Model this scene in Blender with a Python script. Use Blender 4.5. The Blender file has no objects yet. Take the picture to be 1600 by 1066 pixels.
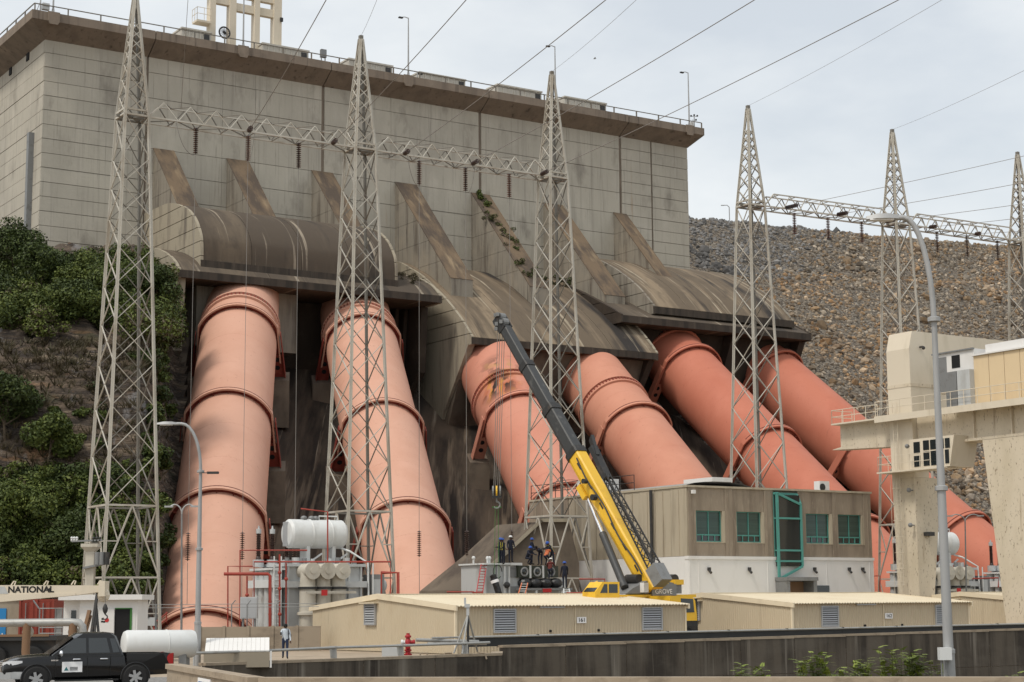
import bpy, math, random
import numpy as np
from mathutils import Vector, Matrix, noise
random.seed(7); rng = np.random.default_rng(7)
R = math.radians; sin = math.sin; cos = math.cos; pi = math.pi
sc = bpy.context.scene
col = sc.collection
# ------------------------------------------------------------------ camera
FPX = 2750.0; PITCH = R(8.529); ROLL = R(-0.449); AZ = R(32.907); EYE = 2.55
_B = np.array([[1, 0, 0], [0, 0, -1], [0, 1, 0]], float)
_P = np.array([[1, 0, 0], [0, cos(PITCH), sin(PITCH)], [0, -sin(PITCH), cos(PITCH)]])
_Q = np.array([[cos(ROLL), -sin(ROLL), 0], [sin(ROLL), cos(ROLL), 0], [0, 0, 1]])
CM = _Q @ _P @ _B
cam = bpy.data.cameras.new('camera'); camo = bpy.data.objects.new('camera', cam); col.objects.link(camo)
cam.sensor_width = 36; cam.lens = FPX / 1600 * 36; cam.clip_start = 0.5; cam.clip_end = 6000
r0, r1, r2 = CM[0], -CM[1], -CM[2]
camo.matrix_world = Matrix(((r0[0], r1[0], r2[0], 0), (r0[1], r1[1], r2[1], 0), (r0[2], r1[2], r2[2], EYE), (0, 0, 0, 1)))
sc.camera = camo
# ------------------------------------------------------------------ sky and sun
SUN_EL = R(56); SUN_AZ = math.atan2(-0.72, -0.69)          # bright hazy sun, high on the left behind the camera
wd = bpy.data.worlds.new('World'); sc.world = wd; wd.use_nodes = True
nt = wd.node_tree; nt.nodes.clear()
out = nt.nodes.new('ShaderNodeOutputWorld'); bg = nt.nodes.new('ShaderNodeBackground'); bg.inputs[1].default_value = 0.10
sky = nt.nodes.new('ShaderNodeTexSky'); sky.sky_type = 'NISHITA'; sky.sun_disc = False
sky.sun_elevation = SUN_EL; sky.sun_rotation = SUN_AZ; sky.air_density = 1.2; sky.dust_density = 4.0; sky.ozone_density = 1.0
tc = nt.nodes.new('ShaderNodeTexCoord'); mp = nt.nodes.new('ShaderNodeMapping'); mp.inputs['Scale'].default_value = (2.2, 2.2, 5.0)
nz = nt.nodes.new('ShaderNodeTexNoise'); nz.inputs['Scale'].default_value = 1.4; nz.inputs['Detail'].default_value = 6; nz.inputs['Roughness'].default_value = 0.55
cr = nt.nodes.new('ShaderNodeMapRange'); cr.inputs[1].default_value = 0.35; cr.inputs[2].default_value = 0.7; cr.inputs[3].default_value = 0.55; cr.inputs[4].default_value = 0.97
mx = nt.nodes.new('ShaderNodeMix'); mx.data_type = 'RGBA'
mx.inputs[7].default_value = (7.7, 7.9, 7.9, 1)
L = nt.links.new
L(tc.outputs['Generated'], mp.inputs[0]); L(mp.outputs[0], nz.inputs[0]); L(nz.outputs[0], cr.inputs[0]); L(cr.outputs[0], mx.inputs[0])
L(sky.outputs[0], mx.inputs[6]); L(mx.outputs[2], bg.inputs[0]); L(bg.outputs[0], out.inputs[0])
sl = bpy.data.lights.new('sun', 'SUN'); sl.energy = 1.5; sl.angle = R(11); sl.color = (1.0, 0.94, 0.84)
so = bpy.data.objects.new('sun', sl); col.objects.link(so)
sd = Vector((cos(SUN_AZ) * cos(SUN_EL), sin(SUN_AZ) * cos(SUN_EL), sin(SUN_EL)))
sky.sun_rotation = math.atan2(sd.x, sd.y)
so.rotation_euler = sd.to_track_quat('Z', 'Y').to_euler(); so.location = (-60, -60, 120)
vs = sc.view_settings; vs.view_transform = 'Standard'; vs.look = 'None'; vs.exposure = 0.38; vs.gamma = 1.0; vs.use_curve_mapping = False
sc.cycles.max_bounces = 6

# ------------------------------------------------------------------ projection helpers (place things from measured sight lines)
def ray(px, py):
    return CM.T @ np.array([(px - 800) / FPX, (py - 533) / FPX, 1.0])
def px2(px, py, D):
    r = ray(px, py); t = D / r[1]; return Vector((r[0] * t, D, r[2] * t + EYE))
def pz(px, py, z):
    r = ray(px, py); t = (z - EYE) / r[2]; return Vector((r[0] * t, r[1] * t, z))
class Fr:
    """a level frame at (x, y) turned by rz; local x, y, z"""
    def __init__(s, x, y, rz, z=0.0):
        s.x, s.y, s.z, s.rz = x, y, z, rz; s.c, s.s = cos(rz), sin(rz)
    def W(s, a, b=None, c=None):
        if b is None: a, b, c = a
        return Vector((s.x + s.c * a - s.s * b, s.y + s.s * a + s.c * b, s.z + c))
    def L(s, p):
        dx, dy = p[0] - s.x, p[1] - s.y
        return (s.c * dx + s.s * dy, -s.s * dx + s.c * dy, p[2] - s.z)
    def _hit(s, px, py, nx, ny, d):
        r = ray(px, py); den = r[0] * nx + r[1] * ny
        t = (d + s.x * nx + s.y * ny) / den
        return s.L((r[0] * t, r[1] * t, r[2] * t + EYE))
    def Y(s, px, py, y0=0.0):
        q = s._hit(px, py, -s.s, s.c, y0); return q[0], q[2]
    def X(s, px, py, x0=0.0):
        q = s._hit(px, py, s.c, s.s, x0); return q[1], q[2]
ID = Fr(0, 0, 0)

# ------------------------------------------------------------------ objects
ROOT = {}
MATS = {}
def prop(o, label=None, cat=None, group=None, kind=None):
    if label: o['label'] = label
    if cat: o['category'] = cat
    if group: o['group'] = group
    if kind: o['kind'] = kind
    return o
def thing(name, label, cat, fr, group=None):
    o = bpy.data.objects.new(name, None); col.objects.link(o)
    if not isinstance(fr, Fr): fr = Fr(fr[0], fr[1], fr[3] if len(fr) > 3 else 0, fr[2])
    o.location = (fr.x, fr.y, fr.z); o.rotation_euler = (0, 0, fr.rz); o.empty_display_size = 0.3
    ROOT[o.name] = fr
    return prop(o, label, cat, group)
def copy_tree(o, parent=None):
    c = o.copy(); col.objects.link(c)
    if parent: c.parent = parent
    for ch in list(o.children): copy_tree(ch, c)
    return c
class MB:
    """collects shapes given in frame F; build() links ONE mesh object"""
    def __init__(s, F=None): s.v = []; s.f = []; s.F = F or ID; s.mi = []; s.cm = 0
    def _add(s, vs, fs):
        n = len(s.v); W = s.F.W
        s.v.extend(W(*p) for p in vs); s.f.extend(tuple(i + n for i in f) for f in fs); s.mi.extend([s.cm] * len(fs)); return s
    def box(s, lo, hi):
        x0, y0, z0 = lo; x1, y1, z1 = hi
        return s._add([(x0, y0, z0), (x1, y0, z0), (x1, y1, z0), (x0, y1, z0), (x0, y0, z1), (x1, y0, z1), (x1, y1, z1), (x0, y1, z1)],
                      [(3, 2, 1, 0), (4, 5, 6, 7), (0, 1, 5, 4), (1, 2, 6, 5), (2, 3, 7, 6), (3, 0, 4, 7)])
    def cbox(s, c, d):
        return s.box([c[i] - d[i] / 2 for i in range(3)], [c[i] + d[i] / 2 for i in range(3)])
    def prism(s, poly, vec):
        n = len(poly); vec = Vector(vec); a = [Vector(p) for p in poly]; b = [p + vec for p in a]
        nrm = Vector((0, 0, 0))
        for i in range(n): nrm += a[i].cross(a[(i + 1) % n])
        fl = nrm.dot(vec) > 0
        fs = [tuple(range(n)), tuple(range(2 * n - 1, n - 1, -1))] + [(i, n + i, n + (i + 1) % n, (i + 1) % n) for i in range(n)]
        if fl: fs = [tuple(reversed(f)) for f in fs]
        return s._add([tuple(p) for p in a + b], fs)
    def bar(s, p, q, w, h=None, up=(0, 0, 1)):
        p = Vector(p); q = Vector(q); h = h or w; d = (q - p)
        if d.length < 1e-6: return s
        d.normalize(); up = Vector(up)
        if abs(d.dot(up)) > .98: up = Vector((1, 0, 0))
        a = d.cross(up).normalized() * (w / 2); b = a.cross(d).normalized() * (h / 2)
        return s._add([tuple(x) for x in (p - a - b, p + a - b, p + a + b, p - a + b, q - a - b, q + a - b, q + a + b, q - a + b)],
                      [(3, 2, 1, 0), (4, 5, 6, 7), (0, 1, 5, 4), (1, 2, 6, 5), (2, 3, 7, 6), (3, 0, 4, 7)])
    def tube(s, p, q, r, n=8, r2=None, caps=True):
        p = Vector(p); q = Vector(q); r2 = r if r2 is None else r2; d = (q - p).normalized()
        a = d.cross(Vector((0, 0, 1)) if abs(d.z) < .95 else Vector((1, 0, 0))).normalized(); b = d.cross(a)
        vs = [p + (a * cos(2 * pi * i / n) + b * sin(2 * pi * i / n)) * r for i in range(n)] + [q + (a * cos(2 * pi * i / n) + b * sin(2 * pi * i / n)) * r2 for i in range(n)]
        fs = [(i, (i + 1) % n, n + (i + 1) % n, n + i) for i in range(n)]
        if caps: fs += [tuple(range(n - 1, -1, -1)), tuple(range(n, 2 * n))]
        return s._add([tuple(x) for x in vs], fs)
    def path(s, pts, r, n=6):
        pts = [Vector(p) for p in pts]; vs = []; fs = []; m = len(pts)
        ref = None
        for k in range(m):
            d = (pts[min(k + 1, m - 1)] - pts[max(k - 1, 0)]).normalized()
            if ref is None: ref = d.cross(Vector((0, 0, 1)) if abs(d.z) < .95 else Vector((1, 0, 0))).normalized()
            a = (ref - d * ref.dot(d)).normalized(); ref = a; b = d.cross(a); rr = r[k] if isinstance(r, (list, tuple)) else r
            vs += [pts[k] + (a * cos(2 * pi * i / n) + b * sin(2 * pi * i / n)) * rr for i in range(n)]
        for k in range(m - 1):
            fs += [(k * n + i, k * n + (i + 1) % n, (k + 1) * n + (i + 1) % n, (k + 1) * n + i) for i in range(n)]
        fs += [tuple(range(n - 1, -1, -1)), tuple(range((m - 1) * n, m * n))]
        return s._add([tuple(x) for x in vs], fs)
    def lathe(s, prof, base, axis=(0, 0, 1), n=16, caps=True):
        base = Vector(base); d = Vector(axis).normalized()
        a = d.cross(Vector((0, 0, 1)) if abs(d.z) < .95 else Vector((1, 0, 0))).normalized(); b = d.cross(a)
        vs = []; fs = []
        for (r, h) in prof:
            vs += [base + d * h + (a * cos(2 * pi * i / n) + b * sin(2 * pi * i / n)) * max(r, 1e-4) for i in range(n)]
        for k in range(len(prof) - 1):
            fs += [(k * n + i, k * n + (i + 1) % n, (k + 1) * n + (i + 1) % n, (k + 1) * n + i) for i in range(n)]
        if caps: fs += [tuple(range(n - 1, -1, -1)), tuple(range((len(prof) - 1) * n, len(prof) * n))]
        return s._add([tuple(x) for x in vs], fs)
    def ball(s, c, r, n=10, m=6):
        r = r if isinstance(r, (list, tuple)) else (r, r, r); vs = []; fs = []
        for j in range(m + 1):
            th = pi * j / m
            for i in range(n):
                ph = 2 * pi * i / n; vs.append((c[0] + r[0] * sin(th) * cos(ph), c[1] + r[1] * sin(th) * sin(ph), c[2] - r[2] * cos(th)))
        for j in range(m):
            fs += [(j * n + i, j * n + (i + 1) % n, (j + 1) * n + (i + 1) % n, (j + 1) * n + i) for i in range(n)]
        return s._add(vs, fs)
    def loft(s, secs, close=True, caps=True):
        """secs: list of rings (same count) of points"""
        n = len(secs[0]); vs = [tuple(p) for r_ in secs for p in r_]; fs = []
        for k in range(len(secs) - 1):
            for i in range(n if close else n - 1):
                fs.append((k * n + i, k * n + (i + 1) % n, (k + 1) * n + (i + 1) % n, (k + 1) * n + i))
        if caps and close: fs += [tuple(range(n - 1, -1, -1)), tuple(range((len(secs) - 1) * n, len(secs) * n))]
        return s._add(vs, fs)
    def face(s, pts): return s._add([tuple(p) for p in pts], [tuple(range(len(pts)))])
    def build(s, name, mat, parent=None, smooth=None, label=None, kind=None, fix=False):
        me = bpy.data.meshes.new(name); r = parent; fr = None
        while r is not None and fr is None: fr = ROOT.get(r.name); r = r.parent
        vs = [fr.L(p) for p in s.v] if fr else [tuple(p) for p in s.v]
        me.from_pydata(vs, [], s.f)
        ms = mat if isinstance(mat, (list, tuple)) else [mat]
        for m_ in ms: me.materials.append(MATS[m_] if isinstance(m_, str) else m_)
        if len(ms) > 1: me.polygons.foreach_set('material_index', s.mi)
        if smooth:
            me.polygons.foreach_set('use_smooth', [True] * len(me.polygons)); me.set_sharp_from_angle(angle=R(smooth))
        if fix:
            import bmesh
            b = bmesh.new(); b.from_mesh(me); bmesh.ops.recalc_face_normals(b, faces=b.faces); b.to_mesh(me); b.free()
        me.update()
        o = bpy.data.objects.new(name, me); col.objects.link(o)
        if parent: o.parent = parent
        return prop(o, label=label, kind=kind)
def text_part(txt, size, mat, parent, fr_pt, xdir, ydir, name='lettering', off=.01, stretch=1.0, bold=0.0):
    """flat print: extruded letters; fr_pt world anchor (centre), xdir / ydir world unit vectors"""
    cu = bpy.data.curves.new('t', 'FONT'); cu.body = txt; cu.size = size; cu.align_x = 'CENTER'; cu.align_y = 'CENTER'; cu.extrude = .004; cu.offset = bold
    to = bpy.data.objects.new('t', cu); col.objects.link(to)
    dg = bpy.context.evaluated_depsgraph_get(); dg.update()
    me = bpy.data.meshes.new_from_object(to.evaluated_get(dg)); bpy.data.objects.remove(to)
    x = Vector(xdir).normalized(); y = Vector(ydir).normalized(); n = x.cross(y); p = Vector(fr_pt) + n * off
    r = parent; fr = None
    while r is not None and fr is None: fr = ROOT.get(r.name); r = r.parent
    for v in me.vertices:
        q = p + x * v.co.x * stretch + y * v.co.y + n * v.co.z; v.co = fr.L(q) if fr else q
    me.materials.clear(); me.materials.append(MATS[mat]); me.name = name
    o = bpy.data.objects.new(name, me); col.objects.link(o); o.parent = parent
    return o
# ------------------------------------------------------------------ materials
def mat(name, c, rough=.85, metal=0.0, layers=(), bump=None, coord='Object', spec=.35, orand=0.0, attr=None, trans=0, alpha=None, coat=0, spot=None):
    m = bpy.data.materials.new(name); m.use_nodes = True; nt = m.node_tree; N = nt.nodes; L = nt.links.new
    b = N['Principled BSDF']; b.inputs['Roughness'].default_value = rough; b.inputs['Metallic'].default_value = metal
    b.inputs['Specular IOR Level'].default_value = spec; b.inputs['Coat Weight'].default_value = coat
    if coord == 'World': g = N.new('ShaderNodeNewGeometry'); co = g.outputs['Position']
    else: g = N.new('ShaderNodeTexCoord'); co = g.outputs['Object']
    rgb = N.new('ShaderNodeRGB'); rgb.outputs[0].default_value = (*c, 1); cur = rgb.outputs[0]
    if attr:
        at = N.new('ShaderNodeAttribute'); at.attribute_name = attr; cur = at.outputs['Color']
    for ly in layers:
        lc, scl, lo, hi, a = ly[:5]; det = ly[5] if len(ly) > 5 else 5
        mp = N.new('ShaderNodeMapping'); mp.inputs['Scale'].default_value = scl; L(co, mp.inputs[0])
        mp.inputs['Location'].default_value = (len(N) * 3.7, len(N) * 1.3, len(N) * .7)
        nz = N.new('ShaderNodeTexNoise'); nz.inputs['Scale'].default_value = 1.0; nz.inputs['Detail'].default_value = det; nz.inputs['Roughness'].default_value = .6
        L(mp.outputs[0], nz.inputs['Vector'])
        mr = N.new('ShaderNodeMapRange'); mr.inputs[1].default_value = lo; mr.inputs[2].default_value = hi; mr.inputs[3].default_value = 0; mr.inputs[4].default_value = a
        L(nz.outputs[0], mr.inputs[0])
        mx = N.new('ShaderNodeMix'); mx.data_type = 'RGBA'; L(mr.outputs[0], mx.inputs[0]); L(cur, mx.inputs[6]); mx.inputs[7].default_value = (*lc, 1); cur = mx.outputs[2]
    for (ctr, r_in, r_out, lc, scl, lo, hi, a) in (spot or ()):
        gp = N.new('ShaderNodeNewGeometry'); vd = N.new('ShaderNodeVectorMath'); vd.operation = 'DISTANCE'; L(gp.outputs['Position'], vd.inputs[0]); vd.inputs[1].default_value = ctr
        m1 = N.new('ShaderNodeMapRange'); m1.inputs[1].default_value = r_in; m1.inputs[2].default_value = r_out; m1.inputs[3].default_value = 1; m1.inputs[4].default_value = 0; L(vd.outputs['Value'], m1.inputs[0])
        mp = N.new('ShaderNodeMapping'); mp.inputs['Scale'].default_value = scl; L(gp.outputs['Position'], mp.inputs[0]); nz = N.new('ShaderNodeTexNoise'); nz.inputs['Scale'].default_value = 1; nz.inputs['Detail'].default_value = 6; L(mp.outputs[0], nz.inputs['Vector'])
        m2 = N.new('ShaderNodeMapRange'); m2.inputs[1].default_value = lo; m2.inputs[2].default_value = hi; m2.inputs[4].default_value = a; L(nz.outputs[0], m2.inputs[0])
        mu = N.new('ShaderNodeMath'); mu.operation = 'MULTIPLY'; L(m1.outputs[0], mu.inputs[0]); L(m2.outputs[0], mu.inputs[1])
        mx = N.new('ShaderNodeMix'); mx.data_type = 'RGBA'; L(mu.outputs[0], mx.inputs[0]); L(cur, mx.inputs[6]); mx.inputs[7].default_value = (*lc, 1); cur = mx.outputs[2]
    if orand:
        oi = N.new('ShaderNodeObjectInfo'); mr = N.new('ShaderNodeMapRange'); mr.inputs[3].default_value = 1 - orand; mr.inputs[4].default_value = 1 + orand
        L(oi.outputs['Random'], mr.inputs[0]); hs = N.new('ShaderNodeHueSaturation'); L(mr.outputs[0], hs.inputs['Value']); L(cur, hs.inputs['Color']); cur = hs.outputs[0]
    L(cur, b.inputs['Base Color'])
    if bump:
        mp = N.new('ShaderNodeMapping'); mp.inputs['Scale'].default_value = bump[0] if isinstance(bump[0], tuple) else (bump[0],) * 3; L(co, mp.inputs[0])
        nz = N.new('ShaderNodeTexNoise'); nz.inputs['Scale'].default_value = 1; nz.inputs['Detail'].default_value = 6; L(mp.outputs[0], nz.inputs['Vector'])
        bp = N.new('ShaderNodeBump'); bp.inputs['Strength'].default_value = bump[1]; bp.inputs['Distance'].default_value = bump[2]; L(nz.outputs[0], bp.inputs['Height']); L(bp.outputs[0], b.inputs['Normal'])
    if trans:
        b.inputs['Transmission Weight'].default_value = trans
    MATS[name] = m; return m
def srgb(r, g, b, k=1.0):
    f = lambda x: ((x / 255 + .055) / 1.055) ** 2.4 if x > 10 else x / 255 / 12.92
    return (f(r) * k, f(g) * k, f(b) * k)
DK = (.045, .036, .028)
mat('dam_concrete', (.43, .40, .335), .9, layers=[((.35, .325, .275), (.22, .22, .10), .42, .62, .6), ((.49, .455, .39), (.6, .6, .3), .5, .7, .5), ((.24, .22, .19), (2.4, 2.4, .07), .55, .74, .6), ((.21, .19, .16), (.35, .35, .16), .57, .70, .65), ((.30, .20, .13), (.6, .6, .06), .68, .76, .5), ((.12, .11, .095), (5, 5, .16), .60, .74, .55)], bump=(3, .25, .05), coord='World', orand=.03)
mat('cornice_concrete', (.22, .178, .14), .92, layers=[((.15, .122, .098), (.8, .8, .12), .45, .65, .7), ((.31, .255, .20), (.35, .35, .5), .55, .72, .55), ((.055, .045, .04), (1.6, 1.6, .08), .58, .7, .7)], bump=(4, .3, .05), coord='World')
mat('buttress_concrete', (.25, .225, .185), .92, layers=[((.12, .10, .08), (1.3, 1.3, .1), .48, .66, .85), ((.35, .30, .23), (.3, .3, .3), .5, .7, .5), ((.05, .042, .035), (2.0, 2.0, .12), .6, .7, .7)], bump=(4, .3, .05), coord='World')
mat('buttress_slope', (.16, .115, .075), .95, layers=[((.07, .055, .045), (.7, .25, .25), .42, .6, .85), ((.32, .24, .15), (.9, .2, .2), .55, .72, .7)], bump=(4, .4, .06))
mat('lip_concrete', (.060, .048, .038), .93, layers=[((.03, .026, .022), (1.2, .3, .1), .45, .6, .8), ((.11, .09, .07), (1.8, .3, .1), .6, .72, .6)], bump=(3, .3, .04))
mat('hood_concrete', (.082, .064, .048), .93, layers=[((.145, .113, .080), (.35, .05, .05), .48, .66, .8), ((.034, .03, .027), (.30, .03, .03), .55, .62, .9), ((.33, .28, .215), (1.1, .03, .03), .60, .655, .8), ((.075, .060, .047), (1.4, .7, .9), .5, .68, .6)], bump=(2.5, .3, .06))
mat('hood_streaked', (.130, .100, .070), .93, layers=[((.26, .20, .135), (.42, .045, .045), .48, .60, .85), ((.026, .023, .022), (.30, .03, .03), .51, .58, .95), ((.40, .34, .25), (1.0, .03, .03), .60, .66, .8), ((.09, .07, .052), (1.2, .5, .7), .52, .68, .55)], bump=(2.5, .3, .06))
mat('pale_concrete', (.50, .475, .42), .9, layers=[((.33, .31, .27), (1.2, 1.2, .5), .5, .68, .6)])
mat('hood_end', (.33, .29, .22), .92, layers=[((.17, .145, .115), (1.0, 1.0, .12), .5, .68, .8), ((.09, .078, .065), (.6, .6, .15), .56, .7, .7)], bump=(4, .3, .05))
mat('recess_shaded_concrete', (.046, .034, .025), .95, layers=[((.03, .023, .018), (.6, .6, .1), .45, .65, .8), ((.10, .078, .058), (.3, .3, .3), .55, .7, .5)], bump=(2, .3, .06))  # stained concrete, darkened further to hold the shadow under the hoods
mat('slope_concrete', (.080, .060, .044), .93, layers=[((.024, .019, .016), (.35, .05, .05), .44, .58, .92), ((.20, .155, .112), (.9, .05, .05), .55, .66, .8), ((.26, .22, .175), (2.4, .08, .08), .63, .70, .75)], bump=(2, .4, .1))  # dark streaks and stains, with the hoods' shade also put into the colour
mat('flank_concrete', (.155, .125, .095), .93, layers=[((.07, .055, .045), (.5, .5, .2), .45, .65, .8), ((.22, .18, .135), (.2, .2, .4), .55, .7, .5)], bump=(3, .3, .05))
mat('canal_concrete', (.100, .084, .066), .93, layers=[((.034, .028, .023), (1.1, 1.1, .12), .42, .62, .9), ((.24, .215, .18), (1.5, 1.5, .05), .57, .68, .8), ((.13, .115, .095), (.25, .25, .5), .5, .7, .5)], bump=(5, .3, .03), coord='World')
mat('coping_concrete', (.33, .27, .20), .92, layers=[((.17, .135, .10), (1.5, 1.5, 3), .5, .68, .7), ((.42, .36, .28), (5, 5, 5), .55, .7, .4)], bump=(14, .3, .01), coord='World')
mat('yard_concrete', (.36, .29, .215), .92, layers=[((.22, .18, .135), (.3, .3, 1), .48, .66, .7), ((.42, .36, .28), (1.4, 1.4, 1), .52, .7, .5), ((.10, .085, .07), (.55, .55, 1), .63, .72, .6)], bump=(8, .2, .01), coord='World')
mat('yard_wall_concrete', (.30, .25, .19), .92, layers=[((.16, .13, .10), (.6, .6, 1.5), .5, .68, .7)], bump=(8, .3, .02), coord='World')
mat('gravel', (.26, .25, .235), .95, layers=[((.10, .095, .09), (9, 9, 9), .45, .6, .8), ((.42, .40, .37), (14, 14, 14), .58, .7, .7)], bump=(14, .8, .04), coord='World')
mat('earth', (.20, .15, .10), .95, layers=[((.06, .075, .025), (.12, .12, .12), .45, .6, .8), ((.10, .08, .06), (.6, .6, .6), .5, .7, .7)], bump=(2, .6, .2), coord='World')
mat('hill_rock', (.115, .086, .062), .95, layers=[((.040, .032, .027), (.22, .22, 1.7), .44, .56, .9), ((.25, .195, .14), (.35, .35, 2.6), .58, .66, .85), ((.22, .21, .205), (.5, .3, .2), .61, .68, .7), ((.26, .15, .08), (.3, .3, .9), .60, .70, .6), ((.05, .055, .02), (.12, .12, .2), .62, .72, .6)], bump=((1.0, 1.0, 4), 1.0, .6), coord='World')
mat('rock_slope', (.17, .145, .115), .95, layers=[((.05, .042, .035), (2.6, 2.6, 2.6), .46, .56, .9, 2), ((.31, .28, .235), (3.1, 3.1, 3.1), .57, .64, .85, 2), ((.21, .15, .095), (.9, .9, .9), .55, .68, .6)], bump=(2.6, 1.0, .5), coord='World')
mat('rocks', (.2, .17, .13), .95, attr='col', layers=[((.10, .085, .07), (2.5, 2.5, 2.5), .52, .68, .5)], coord='World')
def pen(name, c, dk, spot=None):
    mat(name, c, .66, spot=spot, layers=[(dk, (.16, .16, .16), .44, .70, .55, 4), (tuple(min(1, x * 1.10 + .02) for x in c), (.5, .5, .14), .5, .72, .35, 6), (tuple(x * .55 for x in dk), (3.2, 3.2, .22), .62, .76, .5, 6), (tuple(x * .8 for x in dk), (8, 8, 4), .6, .75, .25, 3)], bump=(.8, .10, .04), spec=.25)
pen('pipe_faded', (.585, .335, .245), (.53, .275, .19)); pen('pipe_mid', (.53, .245, .165), (.46, .185, .12)); pen('pipe_red', (.47, .165, .105), (.39, .115, .07))
mat('ring_shade', (.27, .075, .048), .7, layers=[((.18, .045, .03), (1, 1, 1), .5, .7, .6)])  # deeper red carries the shade of the recessed ring web
mat('ring_gap_shade', (.10, .02, .014), .8)  # dark strip laid on the rim, draws the shaded gap between bands
mat('ring_red', (.20, .035, .024), .7, layers=[((.33, .10, .065), (1, 1, 1), .5, .7, .6)])
mat('rust_stain', (.16, .075, .035), .85, layers=[((.45, .18, .07), (1.3, 1.3, 1.3), .5, .65, .7), ((.05, .03, .02), (1, 1, 1), .5, .6, .8)])
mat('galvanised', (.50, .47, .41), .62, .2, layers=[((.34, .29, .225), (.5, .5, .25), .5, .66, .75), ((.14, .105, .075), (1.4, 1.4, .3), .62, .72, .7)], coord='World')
mat('galv_shade', (.20, .188, .165), .7, .2, layers=[((.18, .14, .10), (1, 1, .4), .52, .68, .7)], coord='World')  # darker copy of galvanised: shade of rear faces and undersides in the colour
mat('lamp_metal', (.36, .365, .365), .55, .3, layers=[((.25, .25, .245), (3, 3, .6), .5, .7, .6)])
mat('insulator', (.045, .024, .018), .3, spec=.6)
mat('wire', (.26, .24, .22), .6, .3)
mat('crane_yellow', (.78, .47, .035), .42, layers=[((.55, .30, .03), (1.2, 1.2, 1.2), .56, .72, .6), ((.16, .10, .04), (3, 3, 3), .68, .75, .7)], spec=.45)
mat('boom_grey', (.052, .054, .055), .5, .1, layers=[((.13, .13, .125), (1.5, 1.5, 1.5), .55, .7, .6)])
mat('dark_metal', (.045, .045, .045), .55, .3, layers=[((.11, .09, .075), (2, 2, 2), .55, .7, .6)])
mat('grey_metal', (.22, .225, .225), .55, .3, layers=[((.12, .11, .10), (2, 2, 2), .55, .7, .5)])
mat('trafo_grey', (.46, .475, .475), .5, layers=[((.30, .29, .27), (1.0, 1.0, .4), .5, .7, .6), ((.19, .15, .11), (2.2, 2.2, .5), .64, .74, .6)], spec=.4)
mat('trafo_white', (.62, .635, .63), .45, layers=[((.47, .46, .43), (1.2, 1.2, .5), .52, .7, .5)], spec=.4)
mat('duct_cream', (.50, .47, .40), .7, layers=[((.28, .25, .20), (1.2, 1.2, .4), .48, .68, .7)])
mat('white_paint', (.69, .68, .66), .7, layers=[((.58, .57, .54), (.8, .8, .3), .52, .7, .5)], bump=(8, .1, .01))
mat('cream_crane', (.61, .535, .415), .6, layers=[((.50, .43, .31), (.6, .6, .25), .48, .68, .6), ((.16, .105, .065), (7.5, 7.5, 3.5), .59, .68, .8), ((.22, .15, .09), (1.6, 1.6, .12), .62, .72, .6)], coord='World')
mat('cream_plain', (.64, .57, .455), .6, layers=[((.50, .44, .33), (.8, .8, .2), .5, .7, .6), ((.25, .18, .11), (2.2, 2.2, .1), .66, .74, .6)], coord='World')
mat('beige_panel', (.66, .52, .33), .6, layers=[((.55, .42, .27), (.6, .6, .2), .5, .7, .5)])
mat('shed_wall', (.50, .425, .305), .55, layers=[((.44, .355, .24), (.5, .5, .3), .48, .7, .5), ((.30, .24, .17), (3, 3, .2), .64, .75, .5)], coord='World')
mat('shed_roof', (.64, .565, .42), .55, layers=[((.58, .48, .34), (.4, .4, .4), .48, .68, .6), ((.42, .34, .25), (1.5, 1.5, 1.5), .62, .74, .5)], coord='World')
mat('shed_trim', (.70, .61, .45), .55, layers=[((.56, .48, .35), (1, 1, 1), .52, .7, .5)], coord='World')
mat('louvre', (.42, .43, .44), .5, .3); mat('hollow', (.012, .012, .013), .9)
mat('precast', (.285, .235, .18), .95, layers=[((.19, .152, .115), (1.2, 1.2, .15), .46, .66, .8), ((.36, .31, .24), (4, 4, 1.2), .54, .7, .5)], bump=((14, 14, 2), .5, .03), coord='World')
mat('precast_light', (.42, .365, .275), .95, layers=[((.27, .23, .17), (1.6, 1.6, .18), .48, .68, .7)], bump=((12, 12, 2), .4, .03), coord='World')
mat('roof_sheet', (.30, .29, .27), .8, layers=[((.17, .16, .145), (1.5, .4, 1), .48, .66, .7)])
mat('teal_frame', (.075, .27, .235), .45, layers=[((.10, .36, .31), (2, 2, 2), .5, .7, .5)], spec=.45)
mat('blind_green', (.040, .078, .066), .2, spec=.5, layers=[((.022, .045, .040), (.1, .1, 22), .45, .55, .6)])
mat('glass_dark', (.018, .024, .026), .06, spec=.8)
mat('glass_car', (.012, .016, .017), .04, spec=.9)
mat('car_black', (.006, .006, .0065), .18, spec=.35, coat=.25)
mat('chrome', (.75, .76, .77), .16, .95); mat('tyre', (.018, .018, .018), .85)
mat('headlight', (.62, .64, .66), .12, spec=.8); mat('tail_red', (.35, .012, .012), .2, spec=.6)
mat('pipe_paint_red', (.30, .045, .030), .55, layers=[((.20, .04, .03), (2, 2, 2), .5, .7, .6)])
mat('hydrant_red', (.33, .018, .022), .45, layers=[((.20, .015, .02), (5, 5, 5), .5, .7, .5)])
mat('container_red', (.21, .036, .022), .7, layers=[((.12, .03, .02), (1, 1, .4), .5, .7, .6)])
mat('container_grey', (.30, .26, .20), .8, layers=[((.18, .15, .11), (1, 1, .4), .5, .7, .6)])
mat('blue_paint', (.02, .19, .44), .5, layers=[((.015, .14, .33), (2, 2, 1), .5, .7, .5)])
mat('steel_pipe', (.36, .36, .345), .5, .4, layers=[((.24, .22, .19), (2, 2, 2), .52, .7, .6)])
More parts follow.
